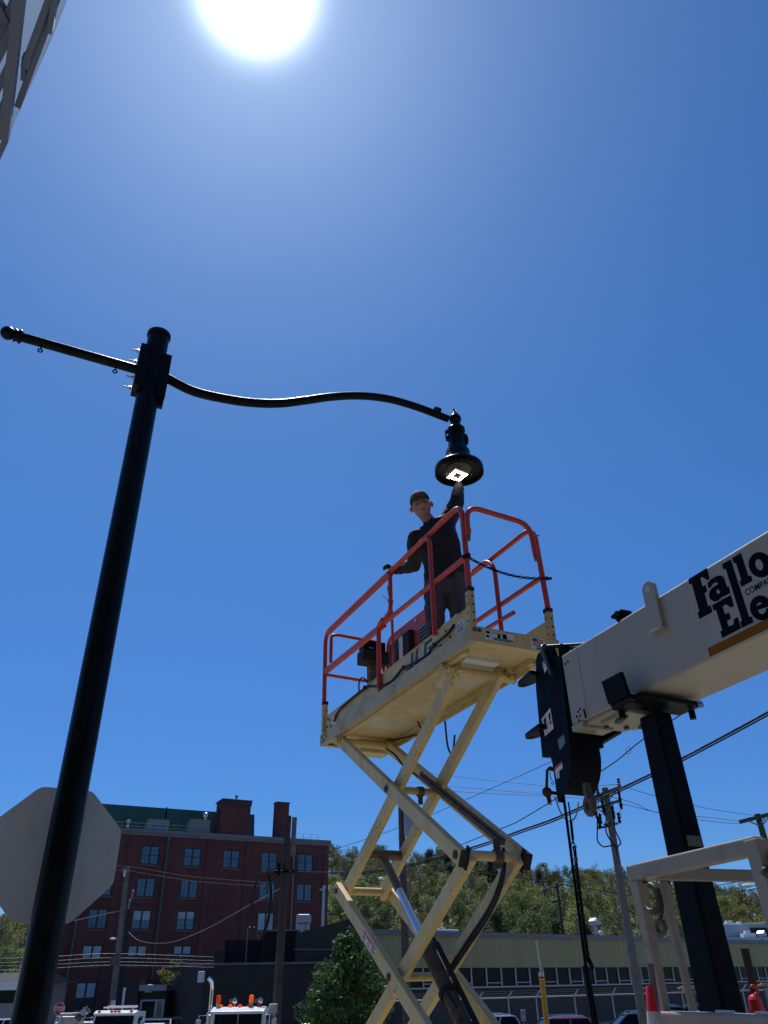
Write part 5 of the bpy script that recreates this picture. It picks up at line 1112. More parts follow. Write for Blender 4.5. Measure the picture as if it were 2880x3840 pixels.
# cone with a stick in it, red hook weight, yellow marker pole
cY = 3.1
def cone_thing():
    a, b_ = at(*z8(838 + 28, 1580), cY), at(*z8(882, 1843), cY)
    ax = Vector((b_.x, b_.y, 0)); zt2, zb = a.z, a.z - 0.42
    mm_ = empty('traffic_cone', (b_.x, b_.y, zb), 'red and white traffic cone with a dark stake through it, beside the ivory rack', 'traffic cone')
    sc2 = (at(*z8(890, 1580), cY) - at(*z8(835, 1580), cY)).length / 2
    k_ = 0.115; h = lambda z: sc2 + (zt2 - z) * k_
    c_ = V(b_.x, b_.y, 0); up_ = V(0, 0, 1)
    zz1 = at(*z8(882, 1755), cY).z; zz2 = zz1 - 0.09
    m1 = MB(); m1.lathe([(sc2 * 0.8, zt2), (sc2, zt2 - 0.004), (h(zz1), zz1)], c_, up_, 32); m1.build('red_band', M['redplastic'], mm_)
    m1 = MB(); m1.lathe([(h(zz1) + 0.001, zz1), (h(zz2) + 0.001, zz2)], c_, up_, 32); m1.build('white_band', mat('scuffed_white_band', (0.62, 0.6, 0.56), 0.6, var=0.2, vscale=20, dirt=(0.25, 0.22, 0.2), dscale=18, damt=0.8), mm_)
    m1 = MB(); m1.lathe([(h(zz2), zz2), (h(zb + 0.03), zb + 0.03), (0.11, zb + 0.03), (0.11, zb)], c_, up_, 32); m1.build('cone_base', M['redplastic'], mm_)
    st = at(*z8(845, 1425), cY); m1 = MB(); m1.cyl(V(st.x, st.y, st.z), V(b_.x, b_.y, zb), 0.0115, 12); o_ = m1.build('stake', M['wood2']); tag(o_, 'dark round stake sticking up out of the red and white cone', 'stake')
    # the step it stands on
    m1 = MB(); m1.box((b_.x - 0.13, b_.y - 0.13, zb - 0.06), (b_.x + 0.13, b_.y + 0.13, zb)); m1.box((b_.x - 0.05, b_.y - 0.05, 0), (b_.x + 0.05, b_.y + 0.05, zb - 0.06)); o_ = m1.build('cone_stand', M['galv'], bevel=0.01); tag(o_, 'small galvanised stand under the red and white cone', 'stand')
cone_thing()
q = at(*z8(1580, 1740), 3.9)
rw = empty('hook_weight', q, 'bright red bell-shaped hook weight with a curled red hook, low at the right', 'hook weight')
w2 = (at(*z8(1640, 1740), 3.9) - at(*z8(1528, 1740), 3.9)).length / 2
mb = MB(); zt3 = at(*z8(1580, 1640), 3.9).z; zb3 = FZB + 0.0
mb.lathe([(0.0, zt3 + 0.004), (0.012, zt3), (w2 * 0.62, zt3 - 0.006), (w2 * 0.84, zt3 - 0.018), (w2 * 0.9, zt3 - 0.045), (w2 * 0.95, zt3 - 0.12), (w2, zb3 + 0.01), (w2 * 0.95, zb3), (0, zb3)], V(q.x, q.y, 0), V(0, 0, 1), 8, smooth=False); mb.build('weight', M['redplastic'], rw, bevel=0.006)
mb = MB(); hook_mesh(mb, V(q.x + 0.004, q.y, zt3 + 0.016), 0.016, 0.006, V(1, 0, 0), V(0, 0, 1), start=-70, end=140); mb.build('hook', M['redplastic'], rw)
st = at(*z8(1498, 1328), 4.2); sb = at(*z8(1570, 1640), 4.2); mb = MB(); mb.cyl(st, sb + (sb - st) * 0.2, 0.019, 12); mb.cyl(st, st + V(0, 0, 0.004), 0.0195, 12); o = mb.build('stake', M['bark']); tag(o, 'dark round wooden stake standing behind the red hook weight', 'stake')
yb = at(2062, 3840, 5.0); yt = at(2029, 3645, 5.0); tt = at(2011, 3525, 5.0)
yp = empty('marker_pole', V(yb.x, yb.y, 0), 'thin yellow marker pole with a red band and a clear upper tube', 'marker pole')
mb = MB(); mb.cyl(V(yb.x + 0.01, yb.y, 0), yt - V(0, 0, 0.03), 0.0145, 14); mb.build('yellow_tube', M['yellow'], yp)
mb = MB(); mb.cyl(yt - V(0, 0, 0.036), yt, 0.0148, 14); mb.build('white_collar', M['paper'], yp); mb = MB(); mb.cyl(yt - V(0, 0, 0.032), yt - V(0, 0, 0.022), 0.0156, 14); mb.build('red_band', M['redplastic'], yp)
mb = MB(); mb.cyl(yt, tt, 0.0065, 10); mb.build('clear_tube', M['clear'], yp)
mb = MB(); mb.lathe([(0.14, 0), (0.14, 0.02), (0.02, 0.04)], V(yb.x + 0.01, yb.y, 0), V(0, 0, 1), 20); mb.build('foot', M['black_matte'], yp)
# overhead framework at the upper left corner
def tl(x, y, Y=3.0): return at(x * 450 / 1659, y * 450 / 1659, Y)
# ---- canopy over the upper left corner: dark frame bars below pale glass
zc = 6.2
def cz(x, y, z=zc): return atz(x * .2713, y * .2713, z)
can = empty('roof_canopy', cz(0, 800), 'underside of an overhead glass canopy with dark diagonal bars, in the upper left corner', 'canopy')
m_gl = leafmat('pale_canopy_glass', (0.50, 0.58, 0.72), (0.5, (0.58, 0.66, 0.78)), 0.75)
dk = mat('dark_grey_bar', (0.13, 0.165, 0.24), 0.5, var=0.1, vscale=6)
def slab(name, pts, z, th, mt, par):
    m_ = MB(); fr2 = lambda x, y, q: V(x, y, z + q); P = [cz(a, b, z) for a, b in pts]
    m_.prism([(p.x, p.y) for p in P], fr2, 0, th); return m_.build(name, mt, par, bevel=0.003)
slab('glass_panel', [(-1500, -2500), (1800, -2500), (925, 0), (740, 480), (240, 1600), (0, 2150), (-1500, 5600)], zc + 0.06, 0.012, m_gl, can)
slab('frame_bar', [(820, -20), (725, 475), (690, 475), (270, 1440), (255, 1505), (300, 1165), (700, 20), (720, -20)], zc, 0.05, dk, can) if 0 else None
for pts in ([(690, -60), (815, -60), (730, 470), (640, 470), (300, 1160), (255, 1500), (270, 1440), (700, 560)],):
    pass
def bar2(p, q, w, z=zc, h=0.05, name='frame_bar'):
    m_ = MB(); m_.bar(cz(*p, z), cz(*q, z), w, h); return m_.build(name, dk, can, bevel=0.003)
wpx = lambda px_: px_ * .2713 * 3.1 / 2885
bar2((750, -200), (340, 900), wpx(95), zc - 0.02); bar2((900, -330), (255, 1450), wpx(95), zc + 0.0)
bar2((770, -60), (690, 430), wpx(80), zc - 0.03); bar2((345, 760), (325, 1080), wpx(60), zc - 0.01)
bar2((310, -400), (60, 1900), wpx(150), zc - 0.05, 0.06); bar2((215, 300), (-250, 1250), wpx(110), zc - 0.02); bar2((150, 850), (-400, 1990), wpx(100), zc - 0.03)
bar2((240, 0), (-200, 950), wpx(170), zc + 0.02); bar2((80, 1930), (-300, 2750), wpx(90), zc - 0.02); bar2((60, 1430), (-250, 2100), wpx(110), zc - 0.01)
bar2((20, 300), (-300, -300), wpx(300), zc + 0.01)
pw = cz(-1500, 1200); m_ = MB(); m_.cyl(V(pw.x, pw.y, 0), V(pw.x, pw.y, zc), 0.09, 16); m_.build('canopy_post', dk, can)

# ================================================================ brick mill building
z2 = lambda x, y: (x * .6028, 2850 + y * .6028)
z3b = lambda x, y: (700 + x * .4822, 2900 + y * .4822)
GB = -1.0
K0 = atz(458, 3109, CZ + 16); K1 = atz(1230, 3156, CZ + 16); KD = (K1 - K0).normalized(); KN = Vector((-KD.y, KD.x, 0))   # KN points away from the camera
def KP(s, n, z): return Vector((K0.x, K0.y, 0)) + KD * s + KN * n + V(0, 0, z)
s0, s1, zcor = -4.8, 27.0, 18.7
mill = empty('brick_mill_building', KP(11, 8, GB), 'five-storey red brick mill building with a green metal roof and rows of windows', 'building')
bm1 = brick('red_brick', (0.175, 0.062, 0.053), (0.125, 0.045, 0.041), (0.13, 0.062, 0.055), KD, stamt=0.7, stain=(0.065, 0.024, 0.027))
bm2 = brick('red_brick_side', (0.22, 0.085, 0.07), (0.17, 0.06, 0.055), (0.16, 0.09, 0.08), KN, stamt=0.3)
cols = [-2.26, 2.65, 7.8, 12.7, 17.7, 22.66]; rows = [(17.03, 14.94), (13.5, 11.45), (10.12, 8.07), (6.51, 4.45), (2.98, 0.5)]
ww_ = 2.12
# the front wall is built round its window openings
def wall_with_holes(mb, s_a, s_b, z_a, z_b, holes, dep, P=KP, n0=0.0):
    ss = sorted({s_a, s_b} | {h[0] for h in holes} | {h[1] for h in holes}); zz = sorted({z_a, z_b} | {h[2] for h in holes} | {h[3] for h in holes})
    for i in range(len(ss) - 1):
        for j in range(len(zz) - 1):
            a, b, c, d = ss[i], ss[i + 1], zz[j], zz[j + 1]; ms, mz = (a + b) / 2, (c + d) / 2
            if any(h[0] < ms < h[1] and h[2] < mz < h[3] for h in holes): continue
            mb.add([P(a, n0, c), P(b, n0, c), P(b, n0, d), P(a, n0, d)], [(0, 1, 2, 3)])
    for h in holes:
        a, b, c, d = h
        mb.add([P(a, n0, c), P(b, n0, c), P(b, n0, d), P(a, n0, d), P(a, n0 + dep, c), P(b, n0 + dep, c), P(b, n0 + dep, d), P(a, n0 + dep, d)], [(0, 1, 5, 4), (1, 2, 6, 5), (2, 3, 7, 6), (3, 0, 4, 7)])
wins = []
for i, s in enumerate(cols):
    for j, (zt_, zb_) in enumerate(rows):
        if j == 4 and i > 0: continue
        if i >= 3 and i < 4 and j > 0: continue
        if i >= 4 and j > 2: continue
        wins.append((s, s + ww_, zb_, zt_, i, j))
mb = MB(); wall_with_holes(mb, s0, s1, GB, zcor, [w[:4] for w in wins], 0.22); fw = mb.build('front_wall', bm1, mill, fix=False)
mb = MB(); mb.add([KP(s0, 0, GB), KP(s0, 0, zcor), KP(s0, 16, zcor), KP(s0, 16, GB)], [(0, 1, 2, 3)]); mb.add([KP(s1, 0, GB), KP(s1, 16, GB), KP(s1, 16, zcor), KP(s1, 0, zcor)], [(0, 1, 2, 3)]); mb.add([KP(s0, 16, GB), KP(s1, 16, GB), KP(s1, 16, zcor), KP(s0, 16, zcor)], [(3, 2, 1, 0)]); mb.build('side_wall', bm2, mill, fix=False)
# tall slots in the left end wall
mb = MB()
for n in (2.2, 5.2, 8.2):
    for zt_, zb_ in rows: mb.box((s0 - 0.02, n, zb_), (s0 + 0.05, n + 1.4, zt_ - 0.1), KP)
mb.build('end_window_strip', M['glass'], mill)
mb = MB(); mb.box((s0 - 0.1, -0.25, zcor - 0.25), (s1 + 0.2, 0.3, zcor + 0.12), KP); mb.box((s0 - 0.1, -0.12, zcor - 0.55), (s1 + 0.1, 0.0, zcor - 0.25), KP); mb.build('cornice', mat('grey_cornice', (0.17, 0.17, 0.18), 0.7, var=0.2, vscale=0.8), mill)
# piers
mb = MB()
for s in (-4.8, -0.0, 4.95 + 0.45, 10.6, 15.6, 20.6, 26.2):
    mb.box((s, -0.14, GB), (s + 0.72, -0.001, zcor - 0.55), KP)
mb.build('brick_pier', bm1, fw)
mb = MB()
for zt_, zb_ in rows[:4]: mb.box((s0 + 0.75, -0.045, zb_ - 0.95), (s1 - 0.8, -0.001, zb_ - 0.85), KP)
mb.build('string_course', bm1, fw)
M['winframe'] = mat('black_window_frame', (0.012, 0.013, 0.016), 0.4)
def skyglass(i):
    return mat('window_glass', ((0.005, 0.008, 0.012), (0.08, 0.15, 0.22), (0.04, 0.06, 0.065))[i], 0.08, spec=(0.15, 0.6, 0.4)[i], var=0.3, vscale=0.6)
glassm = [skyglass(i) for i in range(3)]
blind = mat('pale_window_blind', (0.34, 0.42, 0.46), 0.5, var=0.25, vscale=0.7)
for (a, b, c, d, i, j) in wins:
    mb = MB(); t_ = 0.12; n0, n1 = 0.07, 0.14
    mb.box((a, n0, c), (a + t_, n1, d), KP); mb.box((b - t_, n0, c), (b, n1, d), KP); mb.box((a + t_, n0, d - t_), (b - t_, n1, d), KP); mb.box((a + t_, n0, c), (b - t_, n1, c + t_), KP)
    mb.box(((a + b) / 2 - 0.10, n0 - 0.01, c + t_), ((a + b) / 2 + 0.10, n1 + 0.01, d - t_), KP)
    if j == 0: mb.box((a + t_, n0, (c + d) / 2 - 0.04), (b - t_, n1 - 0.01, (c + d) / 2 + 0.04), KP)
    nc = 3
    for h in range(2):
        x0, x1 = (a + t_, (a + b) / 2 - 0.10) if h == 0 else ((a + b) / 2 + 0.10, b - t_)
        mb.box(((x0 + x1) / 2 - 0.014, n0 + 0.02, c + t_), ((x0 + x1) / 2 + 0.014, n1 - 0.02, d - t_), KP)
        for k in (1, 2, 3):
            if j == 0 and k == 2: continue
            zk_ = c + (d - c) * k / 4; mb.box((x0, n0 + 0.025, zk_ - 0.014), (x1, n1 - 0.025, zk_ + 0.014), KP)
    w_ = mb.build('window', M['winframe'], mill)
    mb = MB(); gi = 1 if j < 3 else 2
    zmid = (c + d) / 2 + 0.2 * ((i * 7 + j * 3) % 3 - 1)
    mb.box((a + t_, n0 + 0.03, c + t_), (b - t_, n0 + 0.04, d - t_), KP); mb.build('pane', glassm[gi], w_)
    if (i, j) in ((1, 2), (4, 2), (5, 2), (2, 2), (0, 4), (0, 3), (1, 3), (2, 3)):
        mb = MB(); mb.box((a + t_, n0 + 0.015, zmid if (i < 4 or j < 2) else c + t_), (b - t_, n0 + 0.02, d - t_), KP); mb.build('blind', blind, w_)
    mb = MB(); mb.box((a - 0.12, -0.10, c - 0.16), (b + 0.12, 0.1, c - 0.001), KP); mb.build('sill', mat('stone_sill', (0.13, 0.09, 0.085), 0.8) if 'sill_m' not in globals() else sill_m, w_)
    if 'sill_m' not in globals(): sill_m = bpy.data.materials['stone_sill']
# downpipes
gp_m = mat('green_copper_pipe', (0.07, 0.14, 0.12), 0.6, 0.2, var=0.2)
for s, zt_, zb_, mt in ((5.67, 17.7, 2.2, gp_m), (-3.4, 9.5, 0.5, gp_m), (22.0, 17.2, 8, mat('grey_pipe', (0.22, 0.2, 0.2), 0.5, 0.3))):
    mb = MB(); mb.cyl(KP(s, -0.25, zt_), KP(s, -0.25, zb_), 0.09, 10); mb.box((s - 0.16, -0.42, zt_ - 0.1), (s + 0.16, -0.1, zt_ + 0.35), KP); mb.build('downpipe', mt, mill)
# green roof
gm = ribbed('green_roof_metal', (0.035, 0.10, 0.075), KD, 0.5, 0.04, 0.6)
p1 = atp(*z2(640, 268), KP(0, 6, 0), KN); p2 = atp(*z3b(528, 325), KP(0, 6, 0), KN)
sa = (p1 - KP(0, 0, p1.z)).dot(KD) - 2.5; sb = (p2 - KP(0, 0, p2.z)).dot(KD); zr_ = p1.z; zr2 = p2.z
mb = MB(); mb.add([KP(sa, 5.4, zcor + 0.1), KP(sb, 5.4, zcor + 0.1), KP(sb, 6, (zr_ + zr2) / 2), KP(sa, 6, (zr_ + zr2) / 2)], [(0, 1, 2, 3)]); mb.add([KP(sb, 5.4, zcor + .1), KP(sb, 9, zcor + .1), KP(sb, 6, (zr_ + zr2) / 2)], [(0, 1, 2)]); mb.add([KP(sa, 9, zcor + 0.1), KP(sb, 9, zcor + 0.1), KP(sb, 6, (zr_ + zr2) / 2), KP(sa, 6, (zr_ + zr2) / 2)], [(3, 2, 1, 0)]); mb.add([KP(s0, 0, zcor), KP(s1, 0, zcor), KP(s1, 16, zcor), KP(s0, 16, zcor)], [(0, 1, 2, 3)])
mb.build('green_roof', gm, mill, fix=False)
def kb(name, pts, n_a, n_b, mt, par=mill, bev=0.0):
    """box whose front face is at depth n_a; pts = left, right, top, bottom in photo pixels"""
    l, r_, t_, b2 = pts; o_ = KP(0, n_a, 0)
    A_ = atp(*l, o_, KN); B2 = atp(*r_, o_, KN); T_ = atp(*t_, o_, KN); Bo = atp(*b2, o_, KN) if b2 else None
    sA, sB = (A_ - o_).dot(KD), (B2 - o_).dot(KD); zb_ = Bo.z if Bo else zcor
    m_ = MB(); m_.box((sA, n_a, zb_), (sB, n_b, T_.z), KP); return m_.build(name, mt, par, bevel=bev), (sA, sB, zb_, T_.z)
pent, (a, b, c, d) = kb('penthouse', (z2(1385, 300), z2(1560, 300), z2(1385, 245), None), -0.06, 3.0, bm1)
mb = MB(); mb.box((a - 0.15, -0.2, d - 0.02), (b + 0.15, 3.15, d + 0.12), KP); mb.box((a - 0.1, -0.14, d - 0.6), (b + 0.1, -0.061, d - 0.02), KP); mb.build('coping', mat('dark_coping', (0.05, 0.035, 0.035), 0.8), pent)
mb = MB(); mb.box((a - 0.02, 1.0, d - 2.1), (a + 0.02, 1.7, d - 0.9), KP); mb.build('opening', M['ink'], pent)
mb = MB(); mb.cyl(KP((a + b) / 2, 0.5, d + 0.12), KP((a + b) / 2, 0.5, d + 0.5), 0.08, 10); mb.ball(KP((a + b) / 2, 0.5, d + 0.6), 0.2, 10, sc=(1, 1, 1.4)); mb.build('roof_horn', M['dull_steel'], pent)
chm, (a, b, c, d) = kb('chimney', (z3b(698, 300), z3b(796, 300), z3b(700, 225), None), 2.0, 3.2, bm1)
mb = MB(); mb.box((a - 0.08, 1.92, d - 0.05), (b + 0.08, 3.28, d + 0.1), KP); mb.build('coping', bpy.data.materials['dark_coping'], chm)
hut, (a, b, c, d) = kb('dormer_box', (z2(925, 400), z2(1052, 400), z2(925, 365), None), 1.2, 3.0, mat('beige_render', (0.28, 0.25, 0.22), 0.8, var=0.1))
mb = MB(); mb.box((a + 0.45, 1.17, c + 0.15), (b - 0.35, 1.199, d - 0.55), KP); mb.build('dormer_window', glassm[1], hut)
hv, (a, b, c, d) = kb('air_handler', (z2(1185, 400), z2(1308, 400), z2(1185, 365), None), 1.0, 3.0, mat('grey_cabinet', (0.22, 0.21, 0.21), 0.6, var=0.15))
mb = MB(); q = KP(b - 0.5, 1.6, d); mb.lathe([(0.22, 0), (0.22, 0.35), (0.42, 0.5), (0.42, 0.75), (0.26, 0.95), (0, 1.0)], q, V(0, 0, 1), 16); mb.build('roof_fan', M['steel'], hv)
mb = MB(); q = atp(*z2(800, 388), KP(0, 1.5, 0), KN); mb.lathe([(0.18, -0.6), (0.18, 0.0), (0.3, 0.05), (0.28, 0.25), (0, 0.32)], q, V(0, 0, 1), 14); mb.build('roof_vent', M['steel'], mill)
mb = MB(); q = atp(*z2(1034, 330), KP(0, 2.5, 0), KN); mb.cyl(KP((q - KP(0, 0, q.z)).dot(KD), 2.5, zcor), q + V(0, 0, 0.7), 0.09, 8); mb.build('flue', M['ink'], mill)
# roof railings
mb = MB()
for sA, sB, n_ in ((-1, 8.9, 0.35), (20.3, 25.6, 0.5)):
    for h in (0.45, 0.85): mb.tube([KP(sA, n_, zcor + h), KP(sB, n_, zcor + h)], 0.016, 5)
    k_ = int((sB - sA) / 0.9)
    for k in range(k_ + 1): mb.tube([KP(sA + (sB - sA) * k / k_, n_, zcor), KP(sA + (sB - sA) * k / k_, n_, zcor + 0.85)], 0.022, 5)
mb.build('roof_railing', M['dull_steel'], mill)
for k, (x, y) in enumerate(((648, 1352), (790, 1347))):
    q = atp(x * .3014, 3340 + y * .3014, KP(0, -0.1, 0), KN); mb = MB(); mb.ball(q, 0.13, 10); mb.box((-0.1, -0.05, -0.12), (0.1, 0.1, 0.0), lambda a, b, c, q=q: q + KD * a + KN * b + V(0, 0, c)); mb.build('wall_lamp', M['white'], mill)

# ================================================================ dark low brick buildings in front of the mill
dkb = brick('dark_brown_brick', (0.088, 0.07, 0.06), (0.068, 0.055, 0.047), (0.055, 0.047, 0.042), V(1, 0, 0), stamt=0.6, stain=(0.035, 0.03, 0.028))
dkb2 = brick('black_brick', (0.032, 0.028, 0.028), (0.026, 0.023, 0.023), (0.02, 0.018, 0.018), V(1, 0, 0), stamt=0.5, stain=(0.015, 0.014, 0.015))
def lowbox(name, x0, x1, ytop, Y, dep, mt, label, coping=True, slope=None, ztop=None):
    a, b = at(x0, ytop, Y), at(x1, slope if slope else ytop, Y); za, zb_ = a.z, b.z if slope else a.z
    if not slope: zb_ = za
    rt_ = empty(name, ((a.x + b.x) / 2, Y + dep / 2, GB), label, 'building')
    m_ = MB(); P = [V(a.x, Y, GB), V(b.x, Y, GB), V(b.x, Y, zb_), V(a.x, Y, za)]; P += [p + V(0, dep, 0) for p in P]
    m_.add(P, [(0, 1, 2, 3), (7, 6, 5, 4), (0, 4, 5, 1), (1, 5, 6, 2), (2, 6, 7, 3), (3, 7, 4, 0)]); w_ = m_.build('wall', mt, rt_)
    if coping:
        m_ = MB(); m_.bar(V(a.x - 0.1, Y, za + 0.06), V(b.x + 0.1, Y, zb_ + 0.06), 0.34, 0.13); m_.build('coping', mat('pale_coping', (0.17, 0.16, 0.15), 0.7, var=0.25, vscale=1.5), rt_)
    return rt_, a, b, za, zb_
lb, a, b, za, zb_ = lowbox('dark_brick_building', 768, 1420, 3620, 62, 14, dkb, 'low dark brick building with a pale coping behind the big white truck')
# its left wing runs back and away from the street
q0 = at(768, 3620, 62); q1 = at(625, 3655, 62 + 6)
wg = MB(); wl = at(626, 3652, 70)
wg.add([V(q0.x, 62, GB), V(q0.x, 62, q0.z), V(wl.x, 70, q0.z), V(wl.x, 70, GB)], [(0, 1, 2, 3)]); wg.build('wing_wall', dkb, lb, fix=False)
wg = MB(); wg.bar(V(q0.x, 62, q0.z + 0.06), V(wl.x, 70, q0.z + 0.06), 0.3, 0.13); wg.build('coping', bpy.data.materials['pale_coping'], lb)
mb = MB(); q = at(755, 3662, 61.6); mb.box((q.x - 0.25, 61.55, q.z - 0.35), (q.x + 0.2, 61.98, q.z + 0.3)); mb.build('wall_light', M['white'], lb, bevel=0.04)
sb_ = empty('brick_annex', at(480, 3800, 66), 'small brown brick annex with double doors, left of the big white truck', 'building')
a_, b2_ = at(448, 3677, 66), at(625, 3700, 66); zt_ = at(470, 3672, 66).z; zl_ = at(540, 3715, 66).z
mb = MB(); mb.box((a_.x, 66, GB), (at(522, 3700, 66).x, 74, zt_)); mb.box((at(522, 3700, 66).x, 66.4, GB), (b2_.x, 74, zl_)); mb.build('wall', dkb, sb_)
mb = MB(); l_, r_ = at(522, 3715, 66).x, b2_.x; mb.box((l_, 65.9, zl_ - 0.02), (r_, 66.5, zl_ + 0.35)); mb.build('fascia', mat('white_fascia', (0.33, 0.33, 0.34), 0.6), sb_)
mb = MB(); mb.box((l_ + 0.1, 66.3, GB), (r_ - 0.1, 66.38, at(550, 3748, 66.3).z)); dr = mb.build('double_door', M['galv'], sb_, bevel=0.02)
mb = MB(); mid = (l_ + r_) / 2; zd = at(550, 3755, 66.3).z; mb.box((l_ + 0.25, 66.27, GB + 0.1), (mid + 0.2, 66.295, zd)); mb.build('dark_leaf', glassm[0], dr); mb = MB(); mb.box((mid + 0.35, 66.27, GB + 0.1), (r_ - 0.25, 66.295, zd)); mb.build('pale_leaf', mat('frosted_leaf', (0.16, 0.16, 0.16), 0.4, var=0.5, vscale=1.0), dr)
mb = MB(); q = at(455, 3752, 65.9); mb.box((q.x - 0.22, 65.9, q.z - 0.9), (q.x + 0.22, 65.97, q.z + 0.8)); mb.build('wall_panel', M['white'], sb_)
q = at(562, 3703, 66.8); mb = MB(); mb.lathe([(0.5, -0.3), (0.5, -0.18), (0.38, -0.14), (0.42, 0.0), (0.3, 0.06), (0.3, 0.16), (0, 0.2)], q, V(0, 0, 1), 18); o = mb.build('mushroom_vent', M['white'], sb_)
lowbox('brick_stair_tower', 845, 985, 3527, 76, 6, dkb2, 'short black brick block stepping up in front of the red mill', coping=False)
lowbox('brick_stair_tower', 806, 845, 3565, 75.5, 6, dkb, 'lowest brown brick step left of the black brick block', coping=False)
lowbox('brick_stair_tower', 985, 1110, 3493, 74, 6, dkb2, 'tallest black brick tower block right of the wooden pole foot', coping=True)
lowbox('sloping_roof_building', 1110, 1345, 3500, 72, 10, dkb, 'dark brick building whose roofline climbs to the right behind the leafy tree', coping=False, slope=3437)
q = at(1140, 3465, 73); vt = MB(); vt.cyl(q - V(0, 0, 1.2), q, 0.28, 12); vt.box((-0.55, -0.5, 0), (0.55, 0.5, 0.7), lambda x, y, z: q + V(x, y, z)); o = vt.build('roof_vent', M['galv'], bevel=0.12); tag(o, 'boxy galvanised roof vent on the sloping dark roof', 'roof vent')

# weeds growing on the wall top
def leafcloud(mb, c, rx, ry, rz, n, sz, mi=0, seed=0, hollow=0.35, flat=0.0):
    rg = random.Random(seed)
    for _ in range(n):
        while True:
            p = V(rg.uniform(-1, 1), rg.uniform(-1, 1), rg.uniform(-1, 1))
            if hollow < p.length < 1: break
        p = c + V(p.x * rx, p.y * ry, p.z * rz); s = sz * rg.uniform(0.6, 1.3)
        a = V(rg.uniform(-1, 1), rg.uniform(-1, 1), rg.uniform(-1, 1)).normalized(); b = a.cross(V(rg.uniform(-1, 1), rg.uniform(-1, 1), rg.uniform(-1, 1))).normalized(); 
        mb.add([p - a * s, p - b * s * 0.55, p + a * s, p + b * s * 0.55], [(0, 1, 2, 3)], mi)
lg1 = leafmat('bright_weed_leaf', (0.22, 0.30, 0.05), (3, (0.34, 0.38, 0.08)))
for x, y, n_, lab in ((628, 3640, 160, 'bright green weed growing out of the wall top'), (650, 3640, 60, 'thinner green weed trailing along the wall coping')):
    q = at(x, y, 66); mb = MB()
    for k in range(5): leafcloud(mb, q + V(random.uniform(-.5, .7), 0, random.uniform(-.7, .7)), 0.35, 0.3, 0.3, n_ // 5, 0.09, seed=k + x, hollow=0)
    rt_ = empty('weed', q - V(0, 0, 0.8), lab, 'weed'); mb.build('leaves', lg1, rt_, fix=False); mb = MB(); mb.tube([q - V(0, 0, 0.8), q, q + V(0.2, 0, 0.5)], 0.02, 5); mb.build('stem', M['bark'], rt_)

# ================================================================ long yellow-sided building
yY0 = 70.0
YL = atz(1560, 3516, 6.0); YR = atz(2880, 3543, 6.0)
za = 6.0
YA = at(1400, 3503, 78); YB_ = None
# direction from the roof line: left end further away
YA = atz(1700, 3500, 6.3); YB_ = atz(2860, 3531, 6.3)
YD = (YB_ - YA).normalized(); YN = Vector((-YD.y, YD.x, 0))
def YP_(s, n, z): return Vector((YA.x, YA.y, 0)) + YD * s + YN * n + V(0, 0, z)
def ys(x, y, n=0): q = atp(x, y, YP_(0, n, 0), YN); return (q - YP_(0, 0, q.z)).dot(YD), q.z
yb_ = empty('yellow_sided_building', YP_(10, 8, GB), 'long low building with yellow-green metal siding above a dark band of windows', 'building')
zsid = ys(2000, 3628)[1]; zwb = ys(2000, 3701)[1]; sl = ys(1330, 3600)[0] - 1; sr = ys(2880, 3540)[0] + 30
ysm = ribbed('yellow_green_siding', (0.33, 0.285, 0.13), YD, 0.6, 0.05, 0.72, stain=(0.23, 0.205, 0.11))
mb = MB(); mb.box((sl, 0, zsid), (sr, 12, 6.05), YP_); mb.build('siding', ysm, yb_)
mb = MB(); mb.box((sl, -0.25, 6.055), (sr, 12.2, 6.45), YP_); mb.build('roof_edge', mat('grey_roof_edge', (0.16, 0.17, 0.18), 0.6, var=0.15, vscale=0.8), yb_)
mb = MB(); mb.box((sl, 0.35, GB), (sr, 12, zwb), YP_); mb.build('brick_base', brick('grey_brick', (0.075, 0.065, 0.06), (0.06, 0.052, 0.05), (0.05, 0.045, 0.045), YD), yb_)
mb = MB(); mb.box((sl, 0.55, zwb), (sr, 0.6, zsid), YP_); mb.build('interior_shade', M['ink'], yb_)
# window bays: positions of the mullions in the photo
bays = [1750, 1832, 1888, 1941, 1995, 2046, 2098, 2150]
wm = mat('white_mullion', (0.42, 0.43, 0.44), 0.5)
mul = []
s_a = ys(1832, 3660)[0]; pitch_ = (ys(2046, 3660)[0] - s_a) / 4
k0 = int((sl - s_a) / pitch_) + 1; k1 = int((sr - s_a) / pitch_) - 8
for k in range(k0, k1):
    a, b = s_a + pitch_ * k, s_a + pitch_ * (k + 1)
    mb = MB(); mb.box((a, 0.3, zwb + 0.12), (a + 0.14, 0.42, zsid), YP_); mb.box((a, 0.25, zwb), (b, 0.45, zwb + 0.12), YP_)
    if k % 2 == 0: mb.box((a + 0.14, 0.32, zwb + 0.35), (b, 0.4, zwb + 0.42), YP_)
    w_ = mb.build('window', wm, yb_)
    mb = MB(); mb.box((a + 0.14, 0.43, zwb + 0.12), (b, 0.45, zsid), YP_); mb.build('pane', glassm[0], w_)
